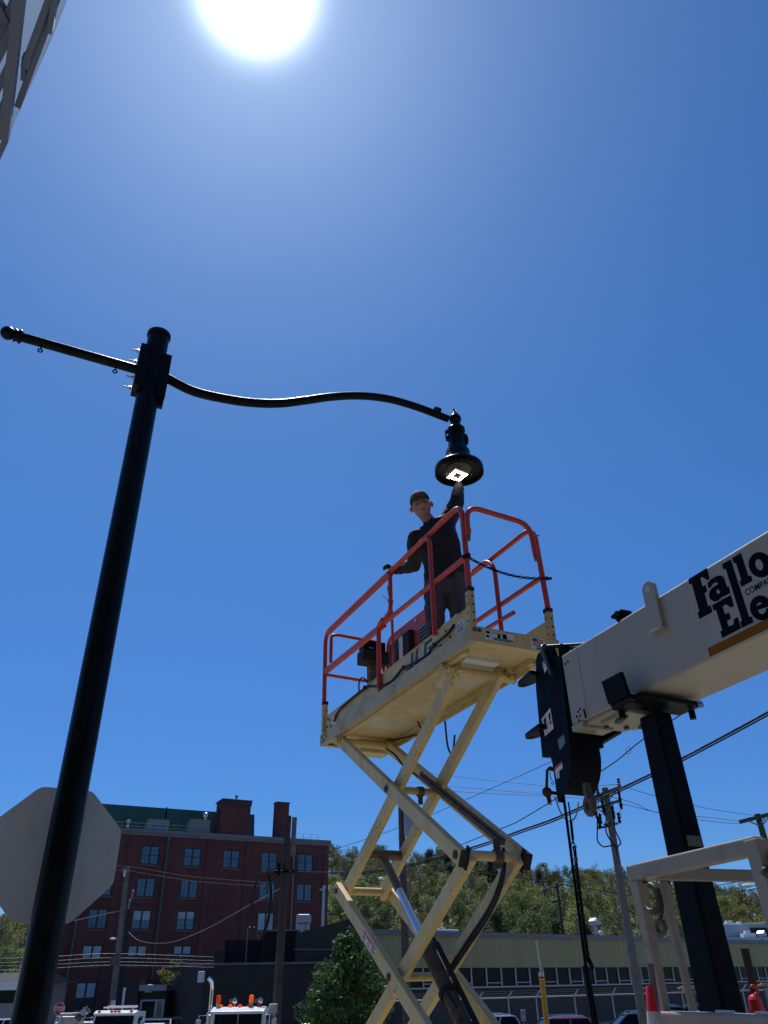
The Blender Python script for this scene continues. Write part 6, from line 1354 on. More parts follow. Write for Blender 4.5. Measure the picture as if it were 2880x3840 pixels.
for x, y, lab in ((2231, 3478, 'galvanised roof vent with a peaked hood, on the yellow-sided building'), (2860, 3520, 'dark roof vent with a peaked hood at the right end of the long roof')):
    s_, z_ = ys(x, y, 3); k = 0.55; mb = MB(); mb.cyl(YP_(s_, 3, 6.4), YP_(s_, 3, z_ + 0.3), 0.3 * k, 12)
    mb.prism([(-0.6 * k, 0), (0.6 * k, 0), (0.7 * k, 0.35), (0.0, 0.7), (-0.7 * k, 0.35)], lambda x_, y_, q_: YP_(s_ + x_, 3 + q_, z_ + 0.25 + y_), -0.5, 0.5)
    o = mb.build('roof_vent', M['galv'], bevel=0.03); tag(o, lab, 'roof vent')
s_, z_ = ys(2252, 3503, 2); mb = MB(); mb.lathe([(0.12, 0), (0.12, z_ - 6.45), (0.28, z_ - 6.4), (0.26, z_ - 6.2), (0, z_ - 6.1)], YP_(s_, 2, 6.45), V(0, 0, 1), 12); o = mb.build('roof_vent', M['white']); tag(o, 'small white mushroom vent beside the galvanised hood', 'roof vent')
s_, z_ = ys(1685, 3494, 2); mb = MB(); mb.box((s_ - 1.4, 2, 6.45), (s_ + 1.2, 4, 6.75), YP_); o = mb.build('skylight', M['white'], bevel=0.08); tag(o, 'low white skylight at the left end of the long roof', 'skylight')

# pale blue building behind, far right
bb = empty('pale_blue_building', at(2880, 3500, 131), 'pale blue-grey block building behind the long roof, far right', 'building')
a = at(2712, 3468, 131); b = at(3100, 3475, 131); zb2 = a.z
mb = MB(); mb.box((a.x, 131, GB), (b.x + 15, 141, zb2)); w_ = mb.build('wall', mat('pale_blue_block', (0.30, 0.37, 0.43), 0.8, var=0.1, vscale=0.7), bb)
mb = MB(); mb.box((a.x - 1.5, 128.5, GB), (b.x, 131, at(2740, 3516, 128.5).z)); mb.build('lower_roof', mat('pale_metal_roof', (0.42, 0.47, 0.52), 0.4, 0.3), bb)
for x in (2833, 2853, 2874):
    q = at(x, 3500, 130.9); mb = MB(); mb.box((q.x - 0.65, 130.85, q.z - 1.5), (q.x + 0.55, 130.95, q.z + 0.7)); f_ = mb.build('window', M['winframe'], bb); mb = MB(); mb.box((q.x - 0.55, 130.8, q.z - 1.4), (q.x + 0.45, 130.849, q.z + 0.6)); mb.build('pane', glassm[0], f_)
for x, y, w_, lab in ((2740, 3462, 2.2, 'white rooftop unit on the pale blue building, nearest the black post'), (2780, 3466, 1.4, 'low white rooftop unit between its taller neighbour and the pennants'), (2810, 3500, 1.8, 'white rooftop unit on the lower pale roof')):
    q = at(x, y, 133 if y < 3490 else 129); mb = MB(); mb.box((q.x - w_ / 2, q.y, q.z - 1.1), (q.x + w_ / 2, q.y + 1.4, q.z)); mb.box((q.x - w_ / 4, q.y + 0.2, q.z), (q.x + w_ / 6, q.y + 1, q.z + 0.35)); o = mb.build('rooftop_unit', M['white'], bevel=0.05); tag(o, lab, 'rooftop unit')
p0, p1 = at(2790, 3462, 132), at(2890, 3452, 132); mb = MB(); mb.tube([p0, p0.lerp(p1, .5) - V(0, 0, 0.15), p1], 0.03, 5)
pn = mb.build('pennant_string', M['paper']); tag(pn, 'string of yellow pennants along the roof of the pale blue building', 'pennant string')
for k in range(11):
    q = p0.lerp(p1, (k + .5) / 11) - V(0, 0, 0.12); mb = MB(); mb.prism([(-0.16, 0), (0.16, 0), (0.0, -0.42)], lambda x, y, z, q=q: q + V(x, z, y), 0, 0.01); mb.build('pennant', mat('yellow_pennant', (0.7, 0.72, 0.05), 0.5) if k == 0 else bpy.data.materials['yellow_pennant'], pn)
# grey house at the far left
hl = empty('grey_house', at(20, 3700, 78), 'small grey building with a white gutter at the left edge, behind the lamp pole', 'building')
zg = at(30, 3685, 78); zr1 = at(30, 3648, 82)
mb = MB(); mb.box((zg.x - 16, 78, GB), (zg.x + 1.6, 88, zg.z)); w_ = mb.build('wall', mat('grey_blue_siding', (0.13, 0.14, 0.16), 0.8, var=0.2, vscale=1.0), hl)
mb = MB(); mb.add([V(zg.x - 16, 77.6, zg.z), V(zg.x + 2.0, 77.6, zg.z), V(zg.x + 2.0, 83, zr1.z), V(zg.x - 16, 83, zr1.z)], [(0, 1, 2, 3)]); mb.add([V(zg.x + 2.0, 77.6, zg.z), V(zg.x + 2.0, 88.4, zg.z), V(zg.x + 2.0, 83, zr1.z)], [(0, 1, 2)]); mb.add([V(zg.x - 16, 88.4, zg.z), V(zg.x + 2.0, 88.4, zg.z), V(zg.x + 2.0, 83, zr1.z), V(zg.x - 16, 83, zr1.z)], [(3, 2, 1, 0)]); mb.build('roof', mat('dark_shingle', (0.05, 0.05, 0.055), 0.9, var=0.2), hl, fix=False)
mb = MB(); mb.box((zg.x - 16, 77.3, zg.z - 0.55), (zg.x + 2.0, 77.6, zg.z)); mb.build('gutter', M['white'], hl)
q = at(30, 3731, 77.9); mb = MB(); mb.box((q.x - 0.7, 77.8, q.z - 0.7), (q.x + 0.8, 77.95, q.z + 0.7)); mb.build('window', glassm[0], hl)
mb = MB(); q = at(20, 3762, 77.5); mb.box((q.x - 8, 77.0, GB), (q.x + 1.8, 77.9, q.z)); mb.build('pale_lower_wall', mat('pale_block_wall', (0.26, 0.25, 0.24), 0.8, var=0.2, vscale=1.5), hl)
# ================================================================ wooded hill (setting) and its trees
RDG = [(-400, 3420), (60, 3405), (700, 3180), (1234, 3150), (1400, 3150), (1620, 3150), (1800, 3185), (2007, 3214), (2213, 3225), (2360, 3241), (2685, 3296), (2880, 3306), (3600, 3340)]
YRG = 300.0; YB0 = 146.0
rp = [at(x, y, YRG) for x, y in RDG]
def ridge(X):
    if X <= rp[0].x: return rp[0].z
    for i in range(len(rp) - 1):
        if X <= rp[i + 1].x: t = (X - rp[i].x) / (rp[i + 1].x - rp[i].x); return rp[i].z * (1 - t) + rp[i + 1].z * t
    return rp[-1].z
def hill_z(X, Y):
    t = max(0, min(1, (Y - YB0) / (YRG - YB0))); xr = X * YRG / max(Y, 60)
    h = (ridge(xr) - 12.0 + 1) * (t ** 0.9) - 1.2
    h += 1.3 * noise.noise(V(X * 0.03, Y * 0.03, 0)) * min(1, t * 4)
    if Y > YRG: h -= (Y - YRG) * 0.05
    return h
mb = MB(); nx, ny = 61, 26; vv = []
for j in range(ny):
    Y = YB0 + (YRG + 80 - YB0) * j / (ny - 1)
    for i in range(nx): X = -260 + 560 * i / (nx - 1); vv.append((X, Y, hill_z(X, Y)))
mb.add(vv, [(j * nx + i, j * nx + i + 1, (j + 1) * nx + i + 1, (j + 1) * nx + i) for j in range(ny - 1) for i in range(nx - 1)], 0, True)
tag(mb.build('hillside', mat('leaf_litter', (0.12, 0.10, 0.06), 0.95, var2=(0.18, 0.18, 0.08), vscale=0.15), fix=False), kind='structure')
LM = [leafmat('spring_leaf', (0.185, 0.215, 0.06), (0.25, (0.31, 0.32, 0.095))), leafmat('mid_leaf', (0.085, 0.13, 0.045), (0.25, (0.15, 0.205, 0.07))), leafmat('dark_leaf', (0.04, 0.07, 0.032), (0.25, (0.075, 0.115, 0.045))), leafmat('thin_leaf', (0.16, 0.18, 0.09), (0.3, (0.30, 0.28, 0.15)))]
M['twig'] = mat('grey_twig', (0.17, 0.145, 0.12), 0.9, var=0.3, vscale=2)
def tree_proto(kind, seed):
    rg = random.Random(seed); tr = MB(); cr = MB(); H = rg.uniform(11, 15); bare = kind == 3
    lean = V(rg.uniform(-.6, .6), rg.uniform(-.6, .6), 0)
    top = V(0, 0, H * 0.82) + lean; tr.tube([V(0, 0, -1), V(0, 0, H * .3) + lean * .2, V(0, 0, H * .6) + lean * .6, top], [0.26, 0.2, 0.12, 0.04], 5)
    nl = {0: 15, 1: 16, 2: 18, 3: 20}[kind]; R_ = {0: 3.3, 1: 3.4, 2: 2.7, 3: 3.0}[kind]; dens = {0: 74, 1: 90, 2: 105, 3: 14}[kind]
    for k in range(nl):
        a = rg.uniform(0, 2 * pi); f = rg.uniform(0.36, 0.98); z = H * f
        rr = R_ * (1 - abs(f - 0.62) * 1.25) * rg.uniform(0.45, 1.05)
        if kind == 2: rr = R_ * (1.08 - f) * rg.uniform(0.6, 1.3)
        base = V(0, 0, z - H * 0.13) + lean * f; tip = V(cos(a) * rr, sin(a) * rr, z) + lean * f
        mid = base.lerp(tip, .5) + V(0, 0, rg.uniform(0, .5)); tr.tube([base, mid, tip], [0.09, 0.055, 0.02], 4)
        if bare or kind == 0:
            for q in range(7 if bare else 2):
                d = V(rg.uniform(-1, 1), rg.uniform(-1, 1), rg.uniform(0.3, 1.6)).normalized() * rg.uniform(0.8, 2.0); s_ = mid.lerp(tip, rg.random()); tr.tube([s_, s_ + d], [0.035, 0.008], 3)
        leafcloud(cr, tip, rg.uniform(1.0, 1.6), rg.uniform(1.0, 1.6), rg.uniform(0.8, 1.3), dens, 0.20 if bare else 0.25, 0, seed * 100 + k, hollow=0.15)
    return tr, cr
protos = []
kinds = [0, 0, 0, 1, 1, 1, 2, 2, 3, 3, 3]
for n_, kd in enumerate(kinds): protos.append((kd, tree_proto(kd, 40 + n_)))
LAB = ['pale yellow-green spring tree in the wood on the hillside', 'mid-green leafy tree in the wood on the hillside', 'dense dark green tree in the wood on the hillside', 'nearly bare grey-brown tree in the wood on the hillside']
CATN = ['spring_tree', 'leafy_tree', 'dark_tree', 'bare_tree']
rg = random.Random(5); spots = []
def ppx(p):
    q = p - CAMP; z = q.dot(fwd); return 1440 + FPX * q.dot(right) / z, 1920 - FPX * q.dot(up) / z
Y = YB0 + 8; row = 0
while Y <= YRG + 6:
    step = 4.8 + 1.2 * (Y - YB0) / (YRG - YB0); X = -150 + (row % 2) * 3
    while X < 190:
        x, y = X + rg.uniform(-2, 2), Y + rg.uniform(-3.4, 3.4); z = hill_z(x, y); u_, w_ = ppx(V(x, y, z + 9))
        if (-60 < u_ < 130 and w_ > 3000) or (1215 < u_ < 2960): spots.append((x, y, z, u_, w_))
        X += step
    Y += 8.4; row += 1
vis = []
for s_ in spots:
    if s_[4] < 3640: vis.append(s_)
inst = {}
def kind_at(x, y):
    q = noise.noise(V(x * 0.035, y * 0.035, 3.3)); q2 = rg.random(); edge = (y > YRG - 14)
    if edge: return rg.choice([8, 9, 10, 3, 1, 5, 4])
    if q > 0.18: return rg.choice([0, 1, 2, 0, 3, 8])
    if q < -0.2: return rg.choice([6, 7, 3, 4, 5, 9])
    return rg.choice([0, 3, 4, 5, 1, 8, 9, 6, 10])
vis.sort(key=lambda s_: s_[1])
nvis = len(vis); ids = set(range(nvis))
near = vis[:215]; ridge_ = [s_ for s_ in vis[215:] if s_[1] > YRG - 10][:82]
rest_ = [s_ for s_ in vis[215:] if s_ not in ridge_]
first = {}
for x, y, z, _, _ in near + ridge_:
    k = kind_at(x, y); kd, (tr, cr) = protos[k]; sc_ = rg.uniform(0.62, 0.98); eg = y > YRG - 14; kk = k; k = (k, eg)
    if k not in first:
        r_ = empty(CATN[kd], (0, 0, 0), LAB[kd] if not eg else LAB[kd].replace('in the wood on the hillside', 'on the ridge line against the sky'), 'tree', 'trees on the ridge line' if eg else 'trees of the wood on the hillside')
        tr.build('trunk', M['twig'] if kd in (0, 3) else M['bark'], r_, fix=False); cr.build('crown', LM[kd], r_, fix=False); first[k] = r_; t_ = r_
    else: t_ = copy_tree(first[k])
    t_.location = (x, y, z - 0.5); t_.scale = (sc_, sc_, sc_ * rg.uniform(0.9, 1.15)); t_.rotation_euler = (0, 0, rg.uniform(0, 6.28))
mb = MB()
for n_, (x, y, z, _, _) in enumerate(rest_):
    kd, (tr, cr) = protos[kind_at(x, y)]; sc_ = rg.uniform(0.62, 0.98); a = rg.uniform(0, 6.28); rm = Matrix.Rotation(a, 3, 'Z') * sc_; o_ = V(x, y, z - .5)
    mb.add([rm @ v + o_ for v in cr.v], cr.f, kd); mb.add([rm @ v + o_ for v in tr.v], tr.f, 4)
tag(mb.build('far_wood', LM + [M['twig']], fix=False), 'distant mass of mixed spring woodland between the nearer trees and the ridge', 'woodland', kind='stuff')
mb = MB(); rg2 = random.Random(9)
for _ in range(9000):
    X, Y = rg2.uniform(-150, 190), rg2.uniform(YB0, YRG)
    u_, w_ = ppx(V(X, Y, hill_z(X, Y)))
    if not ((-60 < u_ < 130) or (1215 < u_ < 2960)): continue
    c = V(X, Y, hill_z(X, Y) + rg2.uniform(0, 1.6)); a = V(rg2.uniform(-1, 1), rg2.uniform(-1, 1), rg2.uniform(-.6, .9)).normalized(); b = a.cross(V(rg2.uniform(-1, 1), rg2.uniform(-1, 1), 1)).normalized(); s_ = rg2.uniform(0.4, 0.9)
    mb.add([c - a * s_, c - b * s_, c + a * s_, c + b * s_ * .7], [(0, 1, 2, 3)], rg2.choice([0, 1, 1, 2]))
tag(mb.build('undergrowth', LM[:3], fix=False), 'scrubby undergrowth covering the wooded hillside', 'undergrowth', kind='stuff')

# ---- leafy tree in front of the dark buildings
TY = 30.0; tp = at(1310, 3495, TY); tcx = at(1308, 3700, TY).x
tr_ = empty('young_leafy_tree', (tcx, TY, GB), 'dense young green tree with glossy leaves, left of the scissor lift', 'tree')
cr = MB(); rg = random.Random(21)
for k in range(120):
    f = rg.random(); z = GB + 0.9 + (tp.z - GB - 1.2) * f; wid = 1.5 * (sin(pi * min(1, (f * 0.86 + 0.12))) ** 0.62) * (1 if f < .75 else 1 - (f - .75) * 2.4)
    a = rg.uniform(0, 2 * pi); r_ = wid * rg.uniform(0.35, 1.0); leafcloud(cr, V(tcx + cos(a) * r_, TY + sin(a) * r_, z), 0.42, 0.42, 0.36, 170, 0.07, 0, 500 + k, hollow=0.1)
for k in range(9): leafcloud(cr, V(tcx + 0.12 + rg.uniform(-.14, .14), TY, tp.z - 0.1 * k), 0.16, 0.16, 0.2, 40, 0.055, 0, 700 + k, hollow=0)
cr.build('crown', leafmat('glossy_green_leaf', (0.03, 0.075, 0.022), (1.5, (0.10, 0.19, 0.05)), 0.25), tr_, fix=False)
tk = MB(); tk.tube([V(tcx, TY, GB), V(tcx, TY, GB + 1.2), V(tcx + .05, TY, GB + 3.5)], [0.09, 0.07, 0.03], 8)
for k in range(14):
    a = k * 2.4; z = GB + 0.9 + 0.2 * k; tk.tube([V(tcx, TY, z), V(tcx + cos(a) * .9, TY + sin(a) * .9, z + 0.9)], [0.03, 0.01], 5)
tk.build('trunk', M['bark'], tr_, fix=False)

# ================================================================ utility poles
def pole(name, px_, py_, Y, bot, r, mt, label, extra=None):
    t_ = at(px_, py_, Y); q = at(*bot, Y); g_ = ground_z(0, Y) if Y < 120 else hill_z(t_.x, Y) - 0.5; d = (q - t_); base = t_ + d * ((g_ - t_.z) / d.z)
    rt_ = empty(name, base, label, 'utility pole'); m_ = MB(); m_.tube([base, t_], [r * 1.15, r * 0.85], 14); m_.build('pole', mt, rt_)
    return rt_, t_, base
def arm3(par, a, b, w=0.12, h=0.14, mt=None, name='crossarm'):
    m_ = MB(); m_.bar(a, b, w, h); return m_.build(name, mt or M['wood'], par)
def ins(par, p, h=0.3, r=0.07, mt=None, name='insulator'):
    m_ = MB(); m_.lathe([(0.02, 0), (r * .5, 0.0), (r, h * .2), (r * .6, h * .35), (r * .95, h * .5), (r * .6, h * .65), (r * .9, h * .8), (r * .3, h), (0, h)], p, V(0, 0, 1), 10); return m_.build(name, mt or M['grease'], par)
z7 = lambda x, y: (1950 + x * .3014, 2850 + y * .3014)
z9 = lambda x, y: (2380 + x * .3014, 2850 + y * .3014)
z5 = lambda x, y: (1150 + x * .6028, 2700 + y * .6028)
def lampz(par, p, q, name='street_light_head'):
    m_ = MB(); d = (q - p); x, y, dd = basis(d); L_ = d.length
    m_.ball(p + d * 0.3, L_ * 0.30, 12, sc=(1.0, 0.55, 0.34)); m_.bar(p + d * 0.5, q, 0.07, 0.07); return m_.build(name, M['white'], par)
# P1 behind the lift
P1, t1, b1 = pole('utility_pole', 1504, 3005, 42, (1519, 3544), 0.19, M['wood'], 'brown wooden utility pole seen through the scissor arms of the lift')
m_ = MB(); q = at(*z5(640, 640), 41.7); m_.lathe([(0, -0.62), (0.28, -0.6), (0.3, -0.55), (0.3, 0.55), (0.24, 0.66), (0, 0.7)], q, V(0, 0, 1), 20); m_.build('transformer', mat('grey_transformer', (0.30, 0.32, 0.34), 0.5, 0.2), P1)
lampz(P1, at(*z5(448, 985), 41.0), at(*z5(505, 985), 41.4)); arm3(P1, at(*z5(505, 983), 41.4), at(*z5(600, 1030), 42), 0.06, 0.06, M['dull_steel'], 'lamp_bracket')
for k in range(9):
    q = t1.lerp(b1, 0.10 + 0.055 * k); m_ = MB(); m_.cyl(q - V(0.28 * (1 if k % 2 else -1), 0, 0), q, 0.015, 5); m_.build('step_bolt', M['dull_steel'], P1)
# P2 by the white truck
P2, t2, b2 = pole('utility_pole', 1081, 3060, 37, (1035, 3835), 0.17, M['wood_dark'], 'tall brown wooden utility pole right of the white truck with amber beacons')
m_ = MB(); e1_ = t2 + V(0.28, 0.1, -0.05); m_.bar(e1_, e1_ + (b2 - t2) * 0.16, 0.2, 0.2); m_.build('pole_splint', M['wood2'], P2)
m_ = MB(); q = at(*z3b(770, 765), 36.75)
m_.tube([q - V(0.5, 0, -0.02), q + V(0.4, 0, 0)], 0.05, 6); m_.ball(q + V(0.32, 0, 0), 0.1, 8); m_.ball(q - V(0.45, 0, -0.0), 0.08, 8); m_.box((-0.05, -0.1, -0.15), (0.05, 0.1, 0.35), lambda x, y, z: q + V(x - .3, y, z)); m_.build('cable_bracket', M['black_steel'], P2)
m_ = MB()
for k in range(3):
    c = at(*z3b(578, 1015), 36.5); m_.tube([c + V(cos(2 * pi * j / 30) * (0.37 + 0.03 * k) , 0.05 * k, sin(2 * pi * j / 30) * (1.22 + 0.05 * k) + 0.1 * cos(2 * pi * j / 30)) for j in range(30)], 0.03, 6, closed=True)
m_.tube(spline([at(*z3b(600, 905), 36.5), at(*z3b(628, 862), 36.6), at(*z3b(690, 800), 36.7)], 5), 0.025, 6); o = m_.build('cable_coil', M['black_matte'], P2)
# P3 left
P3, t3, b3 = pole('utility_pole', *z2(795, 662), 53, z2(700, 1500), 0.165, M['wood2'], 'grey wooden utility pole in front of the red mill windows')
arm3(P3, at(*z2(757, 690), 52.7), at(*z2(797, 675), 52.7), 0.1, 0.3, M['wood2']); ins(P3, at(*z2(773, 725), 52.6), 0.4, 0.08, M['white'])
lampz(P3, at(*z2(692, 1111), 52), at(*z2(722, 1112), 52.6)); m_ = MB(); m_.box((-0.2, -0.4, -0.25), (0.2, -0.2, 0.25), lambda x, y, z: at(*z2(720, 1250), 53) + V(x, y, z)); m_.build('junction_box', M['grease'], P3)
P3b, t3b, b3b = pole('utility_pole', *z2(808, 880), 58, z2(738, 1500), 0.19, mat('creosote_dark_wood', (0.035, 0.025, 0.022), 0.9, var=0.3), 'dark creosoted pole standing close behind the grey wooden pole')
for a, b in ((820, 870), (772, 905), (800, 930)): ins(P3b, at(*z2(a, b), 57.5), 0.6, 0.1, M['dull_steel'])
# P4 right with crossarms
P4, t4, b4 = pole('utility_pole', *z8(531, 212), 42, z8(778, 1700), 0.19, M['wood2'], 'grey utility pole with two crossarms and looping black cables, left of the ivory rack')
for (a, b), w_ in ((((888, 470), (1250, 335)), 0.13), (((900, 488), (1255, 352)), 0.11), (((940, 602), (1230, 508)), 0.12), (((965, 850), (1100, 822)), 0.1), (((1045, 800), (1100, 800)), 0.08), (((1100, 815), (1215, 790)), 0.1)):
    arm3(P4, at(*z7(*a), 41.7), at(*z7(*b), 41.9), w_, w_, M['wood'])
for a, b in (((1105, 500), (1185, 400)), ((990, 480), (1055, 500)), ((1115, 625), (1165, 545)), ((975, 615), (1060, 665))): arm3(P4, at(*z7(*a), 41.6), at(*z7(*b), 41.6), 0.04, 0.05, M['dull_steel'], 'brace')
for a, b in ((972, 430), (1237, 330), (880, 460)): ins(P4, at(*z7(a, b), 41.8), 0.45, 0.1)
for a, b, h in ((1265, 615, 1.0), (1040, 640, 0.9), (1008, 800, 0.55), (998, 850, 0.55), (1243, 790, 0.55), (1060, 690, 0.4), (1173, 740, 0.7)): ins(P4, at(*z7(a, b), 41.5), h, 0.09, M['black_steel'], 'cutout_switch')
for pts_ in ([(965, 640), (945, 710), (960, 730), (962, 850), (965, 1000), (1030, 1075), (1100, 1072), (1150, 1065), (1185, 1080)], [(1050, 660), (1072, 720), (1066, 850), (1090, 940), (1150, 1030), (1200, 1090), (1205, 1180)], [(1173, 680), (1178, 850), (1215, 940), (1252, 1030), (1225, 1070), (1200, 1110), (1207, 1190)], [(1243, 620), (1255, 700), (1243, 740)], [(1240, 730), (1200, 670), (1175, 680)], [(1030, 660), (1010, 700), (1008, 760)], [(975, 440), (975, 590)]):
    m_ = MB(); m_.tube(spline([at(*z7(*p), 41.4) for p in pts_], 5), 0.035 if len(pts_) > 5 else 0.014, 6); m_.build('riser_cable', M['black_matte'], P4)
# P5 far right
P5, t5, b5 = pole('utility_pole', *z9(1525, 672), 60, z9(1650, 1100), 0.25, M['wood'], 'wooden utility pole with a wide crossarm at the right edge, behind the ivory rack')
arm3(P5, at(*z9(1305, 772), 59.7), at(*z9(1780, 650), 59.7), 0.2, 0.26)
for a, b in (((1430, 765), (1545, 815)), ((1590, 815), (1660, 715)), ((1570, 780), (1620, 720))): arm3(P5, at(*z9(*a), 59.5), at(*z9(*b), 59.5), 0.06, 0.08, M['dull_steel'], 'brace')
lampz(P5, at(*z9(1363, 1570), 58), at(*z9(1480, 1562), 58.8)); arm3(P5, at(*z9(1480, 1562), 58.8), at(*z9(1740, 1555), 60), 0.08, 0.08, M['dull_steel'], 'lamp_bracket')
m_ = MB(); q = at(*z9(1585, 1120), 59.2); m_.lathe([(0, -0.8), (0.5, -0.75), (0.55, 0.5), (0.4, 0.7), (0, 0.75)], q, V(0, 0, 1), 18); m_.build('transformer', bpy.data.materials['grey_transformer'], P5)
P6, t6, b6 = pole('utility_pole', 2088, 3312, 118, (2113, 3507), 0.2, M['bark'], 'thin dark utility pole against the wooded hill, behind the yellow-sided building')
arm3(P6, at(*z8(165, 1000), 118), at(*z8(232, 990), 118), 0.2, 0.2, M['bark']); arm3(P6, at(*z8(175, 905), 118), at(*z8(235, 880), 118), 0.16, 0.16, M['bark'])
P7, t7, b7 = pole('utility_pole', *z3b(1068, 872), 84, z3b(1058, 1165), 0.16, M['galv'], 'slim pale utility pole before the right end of the red mill')
arm3(P7, at(*z3b(1035, 910), 84), at(*z3b(1085, 880), 84), 0.12, 0.14, M['galv'])
m_ = MB(); q = at(*z3b(478, 1200), 75); m_.tube([V(q.x, 75, GB + 3), q, at(*z3b(485, 1198), 75), at(*z3b(520, 1201), 74.5)], 0.05, 6); m_.ball(at(*z3b(510, 1200), 74.5), 0.22, 8, sc=(1.4, 0.6, 0.35)); o = m_.build('yard_lamp', M['dull_steel']); tag(o, 'slender grey yard lamp before the red mill wall, above the black brick block', 'lamp')

# ---- wires
def wire(pts, A_, B_, r, label, mt='black_matte', off=None):
    """pts: photo pixels; the wire hangs in the upright plane through A_ and B_ (pixel, distance)"""
    a, b = at(A_[0], A_[1], A_[2]), at(B_[0], B_[1], B_[2]); d = V(b.x - a.x, b.y - a.y, 0).normalized(); n = V(-d.y, d.x, 0)
    P = [atp(x, y, a, n) for x, y in pts]
    if off: P = [p + off for p in P]
    m_ = MB(); m_.tube(spline(P, 6), r, 6); o_ = m_.build('overhead_wire', M[mt]); return tag(o_, label, 'wire')
w1 = [(1071, 3269), (1240, 3272), (1391, 3266), (1542, 3240), (1795, 3170), (1950, 3115), (2114, 3055), (2438, 2904), (2561, 2842), (2880, 2670), (3200, 2480)]
wire(w1, (1071, 3269, 37), (2880, 2670, 17), 0.026, 'thick black cable rising to the right behind the black post, upper strand')
wire(w1, (1071, 3269, 37), (2880, 2670, 17), 0.018, 'thinner strand lashed just under the thick black cable', off=V(0, 0, -0.06))
wire([(1560, 3235), (1783, 3146), (1903, 3098), (1950, 3076), (2080, 2998), (2244, 2898), (2316, 2850), (2407, 2776), (2600, 2650)], (1560, 3235, 38), (2600, 2650, 19), 0.016, 'twisted thin wire passing behind the black boom head with a small spacer on it')
q = atp(2357, 2815, at(1560, 3235, 38), V(-(at(2600, 2650, 19) - at(1560, 3235, 38)).y, (at(2600, 2650, 19) - at(1560, 3235, 38)).x, 0).normalized())
m_ = MB(); m_.tube([q + V(-0.07, 0, -0.02), q + V(-0.055, 0, 0.09), q + V(0.03, 0, 0.11), q + V(0.06, 0, 0.06), q + V(0.05, 0, -0.07), q + V(-0.04, 0, -0.1)], 0.008, 6, closed=True); o = m_.build('wire_spacer', M['dull_steel']); tag(o, 'small diamond-shaped spacer on the thin wire left of the black post', 'spacer')
wire([(1100, 3230), (1319, 3164), (1463, 3116), (1644, 3044), (2070, 2855), (2400, 2700)], (1319, 3164, 50), (2070, 2855, 36), 0.014, 'straight thin wire rising from behind the lift to the boom head')
for k, (pts, lab) in enumerate((([(1500, 2885), (1702, 2911), (1876, 2930), (2048, 2946), (2190, 2948), (2323, 2940)], 'highest of three faint wires running left from the two-crossarm pole'), ([(1500, 2928), (1711, 2950), (2048, 2977), (2243, 2975)], 'middle of three faint wires running left from the two-crossarm pole'), ([(1500, 2945), (1711, 2968), (2048, 2985), (2218, 2995)], 'lowest of three faint wires running left from the two-crossarm pole'))):
    wire(pts, (1500, pts[0][1], 85), (2300, pts[-1][1], 42), 0.022, lab, 'dull_steel')
for pts, lab in (([(2320, 2945), (2455, 2984), (2609, 3022), (2700, 3040), (2829, 3058)], 'top faint wire between the two-crossarm pole and the pole at the right edge'), ([(2285, 2985), (2380, 3013), (2466, 3048), (2621, 3062), (2772, 3079)], 'middle faint wire between the two-crossarm pole and the pole at the right edge'), ([(2250, 2995), (2380, 3026), (2471, 3048), (2626, 3075), (2751, 3088), (2775, 3084)], 'lowest faint wire between the two-crossarm pole and the pole at the right edge')):
    wire(pts, (2270, pts[0][1], 42), (2800, pts[-1][1], 60), 0.018, lab, 'dull_steel')
wire([(1700, 3262), (1850, 3280), (1980, 3296), (2200, 3332), (2400, 3361), (2600, 3375)], (1700, 3262, 100), (2600, 3375, 95), 0.05, 'dark wire crossing the wooded hill left of the ivory rack')
wire([(2640, 3330), (2684, 3322), (2799, 3300), (2920, 3270)], (2640, 3330, 80), (2920, 3270, 60), 0.035, 'dark wire across the right end of the wooded ridge')
wire([(2640, 3362), (2695, 3353), (2841, 3332), (2950, 3312)], (2640, 3362, 80), (2950, 3312, 60), 0.035, 'lower dark wire across the wooded ridge at the right edge')
for yl, yr_, yr2, r_, lab in ((1235, 1205, 1226, 0.016, 'topmost of four white wires crossing the mill front behind the lamp pole'), (1262, 1231, 1250, 0.013, 'second of four white wires crossing the mill front behind the lamp pole'), (1282, 1256, 1268, 0.012, 'third of four white wires crossing the mill front behind the lamp pole'), (1307, 1277, 1290, 0.014, 'lowest of four white wires crossing the mill front behind the lamp pole')):
    wire([z2(-100, yl + 3), z2(330, (yl + yr_) / 2 + 3), z2(700, yr_), z2(1330, yr2)], (*z2(0, yl), 52), (*z2(1330, yr2), 56), r_, lab, 'dull_steel')
wire([z2(800, 1070), z2(830, 1100), z2(870, 1125), z2(970, 1141), z2(1100, 1125), z2(1300, 1043), z2(1450, 960), z2(1740, 800)], (*z2(800, 1070), 53), (*z2(1740, 800), 38), 0.02, 'pale sagging cable strung across the red mill front', 'wire_grey')
for ya, yb, lab in ((662, 765, 'upper faint wire from the grey pole top across the mill'), (690, 790, 'lower faint wire from the grey pole top across the mill')):
    wire([z2(700, ya), z2(800, ya), z2(1200, (ya + yb) / 2 + 12), z2(1700, yb)], (*z2(700, ya), 53), (*z2(1700, yb), 40), 0.010, lab, 'wire_grey')
wire([z2(460, 1000), z2(620, 965), z2(775, 934)], (*z2(460, 1000), 45), (*z2(775, 934), 53), 0.02, 'short faint wire running left from the middle of the grey pole', 'wire_grey')
wire([(1100, 3560), (1700, 3562), (1900, 3530), (1995, 3490)], (1100, 3560, 66), (1995, 3490, 66), 0.010, 'thin service wire sloping over the yellow-green siding', 'wire_grey')

